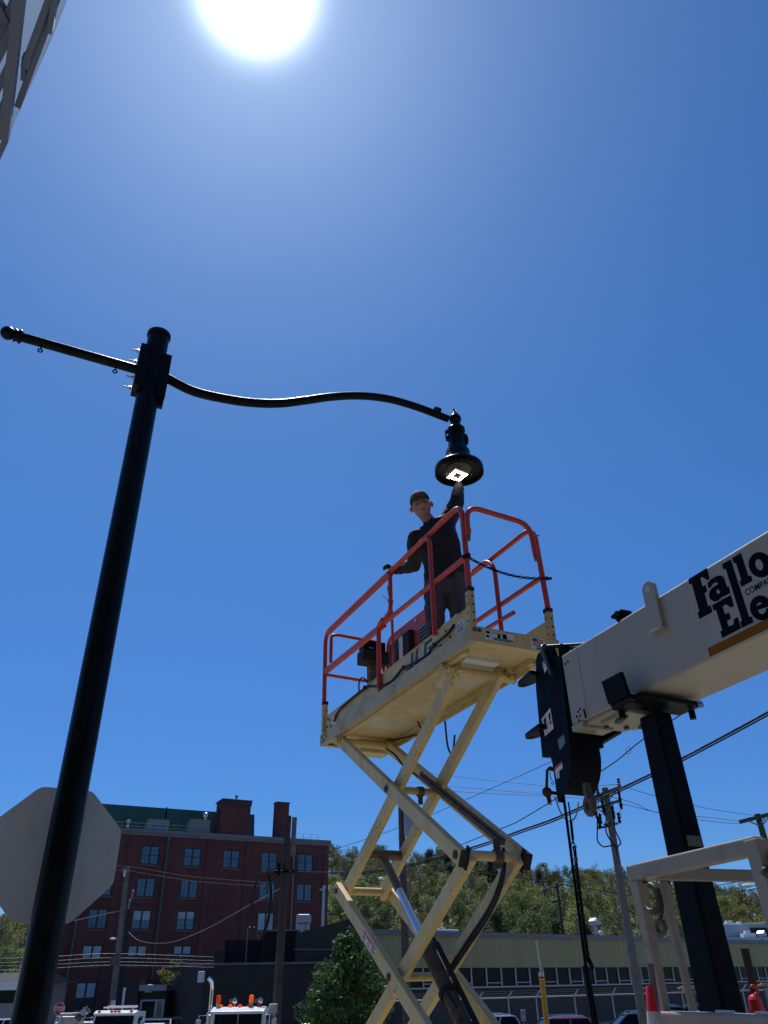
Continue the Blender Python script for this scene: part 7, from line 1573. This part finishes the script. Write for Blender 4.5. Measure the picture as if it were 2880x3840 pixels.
# ================================================================ chain-link fence, signs
FY = 68.0
fa, fb = at(1700, 3748, FY), at(2880, 3712, FY); 
fn = empty('chain_link_fence', V((fa.x + fb.x) / 2, FY, GB), 'chain-link fence with outward barbed-wire arms in front of the yellow-sided building', 'fence')
fd = (fb - fa).normalized(); ztop = fa.z
mb = MB(); mb.tube([fa - fd * 10, fb + fd * 8], 0.045, 8); mb.build('top_rail', M['grey_metal'], fn)
for x in (1795, 1905, 2010, 2154, 2296, 2405, 2560, 2620, 2690, 2790, 2880):
    q = at(x, 3740, FY); q = V(q.x, FY, fa.z + (q.x - fa.x) / (fb.x - fa.x) * (fb.z - fa.z)); p_ = MB(); p_.tube([V(q.x, FY, GB), q], 0.055, 8); p_.tube([q, q + V(0.32, -0.15, 0.42)], 0.04, 6); p_.build('fence_post', M['galv'], fn)
mb = MB()
for k in range(3): mb.tube([fa - fd * 10 + V(0.1 * (k + 1), -0.05 * k, 0.14 * (k + 1)), fb + fd * 8 + V(0.1 * (k + 1), -0.05 * k, 0.14 * (k + 1))], 0.006, 4)
mb.build('barbed_wire', M['wire_grey'], fn)
ml = bpy.data.materials.new('chain_link'); ml.use_nodes = True; t = ml.node_tree; b_ = t.nodes['Principled BSDF']; b_.inputs['Base Color'].default_value = (0.12, 0.13, 0.13, 1)
tr__ = t.nodes.new('ShaderNodeBsdfTransparent'); mx_ = t.nodes.new('ShaderNodeMixShader'); mx_.inputs[0].default_value = 0.22
t.links.new(tr__.outputs[0], mx_.inputs[1]); t.links.new(b_.outputs[0], mx_.inputs[2]); t.links.new(mx_.outputs[0], t.nodes['Material Output'].inputs['Surface'])
mb = MB(); p, q = fa - fd * 10, fb + fd * 8; mb.add([V(p.x, FY, GB), V(q.x, FY, GB), q, p], [(0, 1, 2, 3)]); mb.build('mesh_panel', ml, fn, fix=False)
def parksign(x, y, w, h, Y, label, slash=True):
    q = at(x, y, Y); k = Y * 0.875 / FPX; W_, H_ = w * k, h * k
    rt_ = empty('parking_sign', V(q.x, Y, GB), label, 'sign'); fr_2 = lambda a, b, c: q + V(a, -c, b)
    m_ = MB(); m_.box((-W_ / 2, -H_ / 2, 0), (W_ / 2, H_ / 2, 0.01), fr_2); pl = m_.build('plate', M['paper'], rt_, bevel=0.004)
    m_ = MB(); R0 = W_ * 0.34; cy_ = H_ * 0.17
    m_.tube([fr_2(cos(2 * pi * j / 20) * R0, cy_ + sin(2 * pi * j / 20) * R0, 0.012) for j in range(20)], W_ * 0.035, 5, closed=True); m_.tube([fr_2(-R0 * .7, cy_ + R0 * .7, 0.012), fr_2(R0 * .7, cy_ - R0 * .7, 0.012)], W_ * 0.03, 5); m_.build('prohibition_ring', M['ink'], pl)
    m_ = MB(); text_mb(m_, 'P', R0 * 1.7, fr_2, -R0 * 0.5, cy_ - R0 * 0.62, 0.011, mi=0); m_.box((-W_ * .32, -H_ * .36, 0.011), (W_ * .32, -H_ * .30, 0.013), fr_2); m_.build('symbol', M['ink'], pl)
    m_ = MB(); m_.cyl(V(q.x, Y + 0.03, GB), V(q.x, Y + 0.03, q.z + H_ / 2 - 0.05), 0.025, 8); m_.build('post', M['galv'], rt_)
zP = lambda x, y: (1550 + x * .3617, 3340 + y * .3617)
parksign(*zP(1139, 1290), 17, 35, 52, 'white no-parking sign with black ring, near the yellow marker pole')
parksign(424, 3764, 15, 19, 48, 'white no-parking sign at the foot of the grey pole, above the left truck')
parksign(216, 3826, 15, 26, 49.5, 'white no-parking sign just below the small red stop sign')
q = at(222.5, 3783, 50); st_ = empty('stop_sign', V(q.x, 50, GB), 'small red octagonal stop sign reading STOP beside the lamp pole, in the distance', 'stop sign')
k = 50 * 0.875 / FPX; fr_2 = lambda a, b, c: q + V(a, -c, b); Rs = 21 * k
oc = lambda r: [(r * cos(R(22.5 + 45 * i)), r * sin(R(22.5 + 45 * i))) for i in range(8)]
mb = MB(); mb.prism(oc(Rs), fr_2, 0, 0.01, 0); mb.prism(oc(Rs * .93), fr_2, 0.0102, 0.013, 1); mb.build('plate', [M['paper'], M['sign_red']], st_)
mb = MB(); text_mb(mb, 'STOP', Rs * 0.92, fr_2, 0, -Rs * 0.32, 0.0135, th=0.003, offset=0.006, align='CENTER', sx=0.82); mb.build('lettering', M['paper'], st_)
mb = MB(); mb.cyl(V(q.x, 50.03, GB), V(q.x, 50.03, q.z + Rs * .8), 0.03, 8); mb.build('post', M['galv'], st_)

# ================================================================ vehicles
def car(name, label, x, y_top, Y, col, heading=0.0, suv=True, rails=True, w=1.85, ln=4.7, flip=1, grp=None):
    t_ = at(x, y_top, Y); Hc = 1.72 if suv else 1.45; g_ = GB
    hz_ = t_.z - g_; s_ = hz_ / Hc                    # fit the roof height to the photo
    s_ = max(0.9, min(1.15, s_)); g_ = t_.z - Hc * s_
    rt_ = empty(name, V(t_.x, Y, g_), label, 'car', grp)
    hd = V(cos(heading), sin(heading), 0); sd = V(-sin(heading), cos(heading), 0)
    F_ = lambda a, b, c: V(t_.x, Y, g_) + hd * a * s_ + sd * b * s_ + V(0, 0, c * s_)
    h2_ = w / 2; paint = mat('car_paint', col, 0.22, 0.3, var=0.05, coat=1.0)
    prof = [(-ln / 2, 0.35), (-ln / 2, 0.75), (-ln / 2 + 0.15, 0.98), (-0.95 * ln / 2 + .9, 1.03)] if not suv else [(-ln / 2, 0.35), (-ln / 2, 1.0), (-ln / 2 + 0.1, 1.08)]
    prof += [(ln * 0.2, 1.02), (ln / 2 - 0.35, 0.92), (ln / 2 - 0.05, 0.78), (ln / 2, 0.4)]
    m_ = MB(); m_.prism(prof, lambda a, b, c: F_(a, c, b), -h2_, h2_); bd = m_.build('body', paint, rt_, bevel=0.07, seg=3)
    r0, r1, f1, f0 = (-ln / 2 + 0.12, -ln / 2 + 0.45, ln * 0.02, ln * 0.2) if suv else (-ln / 2 + 0.75, -ln / 2 + 1.45, ln * 0.03, ln * 0.2)
    zb_, zt2 = 1.0, Hc
    m_ = MB()
    bot = [(r0, -h2_ + .06, zb_), (f0, -h2_ + .06, zb_), (f0, h2_ - .06, zb_), (r0, h2_ - .06, zb_)]; tp_ = [(r1, -h2_ + .28, zt2 - .07), (f1, -h2_ + .28, zt2 - .07), (f1, h2_ - .28, zt2 - .07), (r1, h2_ - .28, zt2 - .07)]
    m_.add([F_(*p) for p in bot + tp_], [(0, 1, 5, 4), (1, 2, 6, 5), (2, 3, 7, 6), (3, 0, 4, 7), (0, 3, 2, 1)]); m_.build('windows', M['glass'], rt_)
    m_ = MB(); m_.add([F_(a, b * 1.02, c) for a, b, c in [(r1 - .08, -h2_ + .27, zt2 - .075), (f1 + .1, -h2_ + .27, zt2 - .075), (f1 + .1, h2_ - .27, zt2 - .075), (r1 - .08, h2_ - .27, zt2 - .075), (r1 + .1, -h2_ + .36, zt2), (f1 - .12, -h2_ + .36, zt2 - 0.01), (f1 - .12, h2_ - .36, zt2 - 0.01), (r1 + .1, h2_ - .36, zt2)]], [(0, 1, 5, 4), (1, 2, 6, 5), (2, 3, 7, 6), (3, 0, 4, 7), (4, 5, 6, 7), (3, 2, 1, 0)]); m_.build('roof', paint, rt_, bevel=0.04, seg=3)
    for sgn in (-1, 1):
        m_ = MB()
        for a, b in ((r0, r1), (f0, f1), ((r0 + f0) / 2 - .1, (r1 + f1) / 2 - .1)): m_.bar(F_(a, sgn * (h2_ - .055), zb_), F_(b, sgn * (h2_ - .275), zt2 - .06), 0.07, 0.07)
        m_.build('window_pillars', paint, rt_)
        if rails:
            m_ = MB(); m_.tube(rnd_path([F_(r1 + .15, sgn * (h2_ - .33), zt2 - 0.02), F_(r1 + .3, sgn * (h2_ - .33), zt2 + .07), F_(f1 - .3, sgn * (h2_ - .33), zt2 + .06), F_(f1 - .15, sgn * (h2_ - .33), zt2 - .03)], 0.1, 4), 0.022, 8); m_.build('roof_rail', M['chrome'], rt_)
        m_ = MB(); m_.box((f0 - .35, sgn * h2_ - .02 * sgn, 1.02), (f0 - .18, sgn * (h2_ + .2), 1.18), F_); m_.build('wing_mirror', paint, rt_, bevel=0.02)
        for a in (-ln * 0.31, ln * 0.32):
            m_ = MB(); m_.cyl(F_(a, sgn * (h2_ - .22), 0.34), F_(a, sgn * (h2_ + .005), 0.34), 0.34 * s_, 20); m_.build('wheel', M['black_matte'], rt_)
        m_ = MB(); m_.ball(F_(ln / 2 - .1, sgn * (h2_ - .3), 0.72), 0.13, 10, sc=(1, 1.2, .7)); m_.build('headlight', M['chrome'], rt_)
    return rt_
G_ = 'cars parked behind the lift'
car('parked_car', 'black four-wheel-drive car between the two white trucks', 587, 3818, 50, (0.01, 0.01, 0.012), heading=R(-90), rails=False, w=1.95)
car('parked_car', 'silver car with pale roof rails, seen between the scissor arms', 1800, 3808, 56, (0.5, 0.51, 0.52), heading=R(195))
car('parked_car', 'dark blue car whose roof shows just below the silver one', 1745, 3822, 50, (0.02, 0.03, 0.05), heading=R(190), suv=False, rails=False)
car('parked_car', 'maroon sport utility car with chrome roof rails behind the yellow marker pole', 2050, 3814, 50, (0.22, 0.01, 0.03), heading=R(185))
car('parked_car', 'dark car with a bright roof edge left of the red and white cone', 2345, 3797, 54, (0.04, 0.045, 0.055), heading=R(178), suv=True)
car('parked_car', 'black car with silver roof rails, farthest back beside the cone', 2430, 3774, 64, (0.012, 0.013, 0.014), heading=R(176))
car('parked_car', 'dark car with a roof rack seen through the ivory rack', 2570, 3770, 64, (0.03, 0.03, 0.035), heading=R(170))
car('parked_car', 'silver car nearest the foot of the black post', 2635, 3790, 58, (0.4, 0.41, 0.43), heading=R(184), suv=False, rails=False)
car('parked_car', 'pale grey car whose roof shows under the leafy tree', 1150, 3832, 44, (0.45, 0.46, 0.47), heading=R(182), suv=False, rails=False)
car('parked_car', 'white car at the lower left corner beyond the lamp pole', 5, 3818, 55, (0.6, 0.6, 0.6), heading=R(180), suv=False, rails=False)
def box3(P, lo, hi, name, mt, par, bev=0.0):
    m_ = MB(); m_.box(lo, hi, P); return m_.build(name, mt, par, bevel=bev)
def work_truck(x, y_roof, Y, cabw, label, big):
    t_ = at(x, y_roof, Y); g_ = GB; Hc = t_.z - g_; o_ = V(t_.x, Y, g_)
    P = lambda a, b, c: o_ + V(a, b, c)            # a to the right, b away, c up; the nose points to the camera
    rt_ = empty('work_truck', o_, label, 'truck'); w = cabw / 2; wp = M['white']
    m_ = MB(); m_.prism([(0, 0.9), (1.9, 0.9), (1.9, Hc - 0.06), (0.55, Hc - 0.02), (0.35, Hc - 0.10), (0.0, 1.75)], lambda a, b, c: P(c, a, b), -w, w); m_.build('cab', wp, rt_, bevel=0.06, seg=3)
    m_ = MB(); m_.prism([(-1.7, 0.85), (0.05, 0.85), (0.05, 1.72), (-1.6, 1.5), (-1.7, 1.35)], lambda a, b, c: P(c, a, b), -w * .8, w * .8); m_.build('bonnet', wp, rt_, bevel=0.08, seg=3)
    m_ = MB()
    zt2 = Hc - 0.20; 
    for s_ in ((-w + .1, -0.02), (0.02, w - .1)) if big else ((-w + .1, w - .1),):
        m_.add([P(s_[0], -0.012, 1.78), P(s_[1], -0.012, 1.78), P(s_[1], 0.26, zt2), P(s_[0], 0.26, zt2)], [(0, 1, 2, 3)])
    m_.build('windscreen', M['glass'], rt_, fix=False)
    m_ = MB()
    if big: m_.prism([(-0.12, Hc - 0.22), (0.5, Hc - 0.04), (0.5, Hc + 0.0), (-0.1, Hc - 0.13)], lambda a, b, c: P(c, a, b), -w - .02, w + .02)
    else: m_.prism([(0.1, Hc - 0.16), (0.5, Hc - 0.02), (0.5, Hc + 0.03), (0.1, Hc - 0.08)], lambda a, b, c: P(c, a, b), -w + .02, w - .02)
    m_.build('sun_visor', wp, rt_, bevel=0.015)
    for k in range(5):
        a = (-w + .25) + (2 * w - .5) * k / 4 * (1 if big else 1); c_ = P(a, 0.45, Hc)
        if not big: c_ = P(a * (1 if k in (0, 4) else 0.45), 0.22, Hc - 0.04)
        m_ = MB(); m_.ball(c_ + V(0, 0, 0.03), 0.055, 10, sc=(1.5, 1, 0.9)); m_.build('marker_light', M['orange'] if big else M['redplastic'], rt_)
    if big:
        for a in (-w * .86, w * .42):
            m_ = MB(); m_.lathe([(0.085, 0.0), (0.09, 0.06), (0.085, 0.22), (0.07, 0.25), (0, 0.26)], P(a, 0.5, Hc + 0.12), V(0, 0, 1), 16); bc = m_.build('beacon', M['orange'], rt_); m_ = MB(); m_.cyl(P(a, 0.5, Hc), P(a, 0.5, Hc + 0.12), 0.07, 12); m_.build('beacon_base', M['steel'], bc)
        for a in (-w * .32, w * .68):
            m_ = MB(); m_.ball(P(a + 0.08, 0.6, Hc + 0.18), 0.09, 14, sc=(1, .5, 1.1)); m_.cyl(P(a + .08, 0.6, Hc), P(a + .08, 0.6, Hc + .1), 0.02, 6); m_.box((a - 0.14, 0.6, Hc + 0.1), (a, 0.75, Hc + 0.24), P); m_.build('spot_lamp', M['chrome'], rt_)
        m_ = MB(); m_.cyl(P(w * .12, 0.5, Hc), P(w * .16, 0.5, Hc + 0.5), 0.008, 5); m_.ball(P(w * .16, 0.5, Hc + 0.5), 0.025, 8); m_.build('aerial', M['black_steel'], rt_)
        m_ = MB(); m_.tube(spline([P(-w - .42, 1.9, 0.9), P(-w - .42, 1.9, Hc + 0.3), P(-w - .42, 1.88, Hc + 0.62), P(-w - .46, 1.8, Hc + 0.83), P(-w - .56, 1.7, Hc + 0.93)], 6), 0.075, 14); m_.build('exhaust_stack', M['chrome'], rt_)
        m_ = MB(); m_.cyl(P(-w - .42, 1.9, 0.9), P(-w - .42, 1.9, Hc - 0.2), 0.12, 16); m_.build('heat_shield', M['steel'], rt_)
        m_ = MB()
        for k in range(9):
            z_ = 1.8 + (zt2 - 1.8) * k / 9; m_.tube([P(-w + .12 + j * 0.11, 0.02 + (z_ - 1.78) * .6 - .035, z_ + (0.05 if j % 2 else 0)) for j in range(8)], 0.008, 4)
        m_.build('mesh_guard', M['galv'], rt_)  # zigzag wires of the mesh guard at the windscreen
        m_ = MB(); m_.box((w - .02, 1.5, Hc - .25), (w + .3, 1.9, Hc + .05), P); m_.build('tool_bracket', M['steel'], rt_, bevel=0.02)
    else:
        m_ = MB(); m_.box((-w * .8, 0.9, Hc + 0.10), (w * .8, 1.05, Hc + 0.16), P); m_.box((-w * .7, 1.15, Hc + 0.14), (w * .75, 1.3, Hc + 0.2), P)
        for a in (-w * .6, w * .6): m_.box((a - .02, 0.95, Hc - .05), (a + .02, 1.0, Hc + 0.12), P)
        m_.build('light_bar', M['white'], rt_, bevel=0.01)
        m_ = MB(); m_.tube([P(w * .1 + cos(R(a)) * .2, 0.35, 1.9 + sin(R(a)) * .14) for a in range(0, 181, 20)], 0.015, 6); m_.build('steering_wheel', M['black_matte'], rt_)
    for s in (-1, 1):
        m_ = MB(); e = w + 0.42; m_.tube([P(s * w, 0.05, Hc - .25), P(s * e, -0.1, Hc - .25), P(s * e, -0.1, Hc - 1.15), P(s * w, 0.05, Hc - 1.15)], 0.02, 6); m_.tube([P(s * w, 0.1, Hc - .3), P(s * e, -0.1, Hc - .75)], 0.012, 5); m_.build('mirror_bracket', M['chrome'], rt_)
        m_ = MB(); m_.box((s * e - .09, -0.14, Hc - 0.95), (s * e + .09, -0.06, Hc - 0.38), P); m_.build('mirror', M['steel'], rt_, bevel=0.02)
        m_ = MB(); m_.add([P(s * (w + .006), 0.55, 1.8), P(s * (w + .006), 1.5, 1.8), P(s * (w + .006), 1.5, zt2 - .05), P(s * (w + .006), 0.7, zt2 - .05)], [(0, 1, 2, 3)]); m_.build('side_window', M['glass'], rt_, fix=False)
        for b in (-1.0, 3.2, 4.4):
            m_ = MB(); m_.cyl(P(s * (w + .1), b, 0.5), P(s * (w - .25), b, 0.5), 0.5, 24); m_.build('wheel', M['black_matte'], rt_, bevel=0.03)
    m_ = MB(); m_.box((-w - .1, 2.1, 0.9), (w + .1, 6.5, 1.9), P); m_.build('truck_body', wp, rt_, bevel=0.05)
    m_ = MB(); m_.box((-w + .1, -1.8, 0.45), (w - .1, -1.68, 0.8), P); m_.build('bumper', M['chrome'], rt_, bevel=0.04)
    return rt_
work_truck(892, 3776, 34, 1.95, 'white truck cab with amber beacons, white visor and a chrome exhaust stack', True)
work_truck(428, 3792, 44, 2.05, 'white truck cab with a flat light bar on its roof, left of the black car', False)
# bucket lift gear beside the left truck
bk = empty('lift_gear', at(275, 3840, 46), 'cluttered grey aerial lift gear between the stop sign and the left truck', 'lift gear')
def bp(x, y): return at(*((x * .3014), 3340 + y * .3014), 46)
mb = MB(); mb.tube([bp(750, 1540), bp(900, 1535), bp(1050, 1520)], 0.06, 8); mb.tube([bp(760, 1540), bp(770, 1640), bp(790, 1720)], 0.05, 8); mb.build('handrail', M['galv'], bk)
mb = MB(); c = bp(840, 1610); mb.box((-0.5, 0, -0.6), (0.35, 0.6, 0.15), lambda x, y, z: c + V(x, y, z)); mb.build('basket', M['galv'], bk, bevel=0.06)
mb = MB(); mb.bar(bp(900, 1650), bp(1080, 1480), 0.28, 0.3); mb.build('lift_boom', M['galv'], bk, bevel=0.03)
mb = MB(); mb.cyl(bp(960, 1560), bp(1040, 1600), 0.2, 12); mb.build('winch_drum', M['grease'], bk)
mb = MB(); mb.tube([bp(1070, 1440), bp(1095, 1480), bp(1120, 1510)], 0.05, 6); mb.build('jib_tip', M['dull_steel'], bk)
bs = bp(900, 1640); mb = MB(); mb.box((bs.x - 1.0, 46.2, GB), (bs.x + 1.2, 47.6, bs.z)); mb.build('lift_base', M['galv'], bk, bevel=0.05)
# lumber on a rack in the far yard
zQ = lambda x, y: (2380 + x * .3014, 3340 + y * .3014)
for (a, b, Yk, lab) in (((548, 1213), (800, 1208), 62, 'yellow boards on a high rack behind the fence, left of the black post'), ((1530, 1180), (1720, 1172), 62, 'yellow boards on a high rack at the right edge')):
    p, q = at(*zQ(*a), Yk), at(*zQ(*b), Yk); rt_ = empty('lumber_rack', V((p.x + q.x) / 2, Yk, GB), lab, 'lumber rack')
    m_ = MB(); m_.bar(p, q, 0.5, 0.12); m_.bar(p + V(.2, -.1, .1), q + V(.3, -.1, .08), 0.3, 0.08); m_.build('boards', mat('yellow_timber', (0.62, 0.42, 0.16), 0.7, var=0.2, vscale=2), rt_)
    for e in (p + V(0.4, 0, 0), q - V(0.4, 0, 0)): m_ = MB(); m_.cyl(V(e.x, Yk, GB), e - V(0, 0, 0.06), 0.05, 8); m_.build('rack_post', M['dull_steel'], rt_)
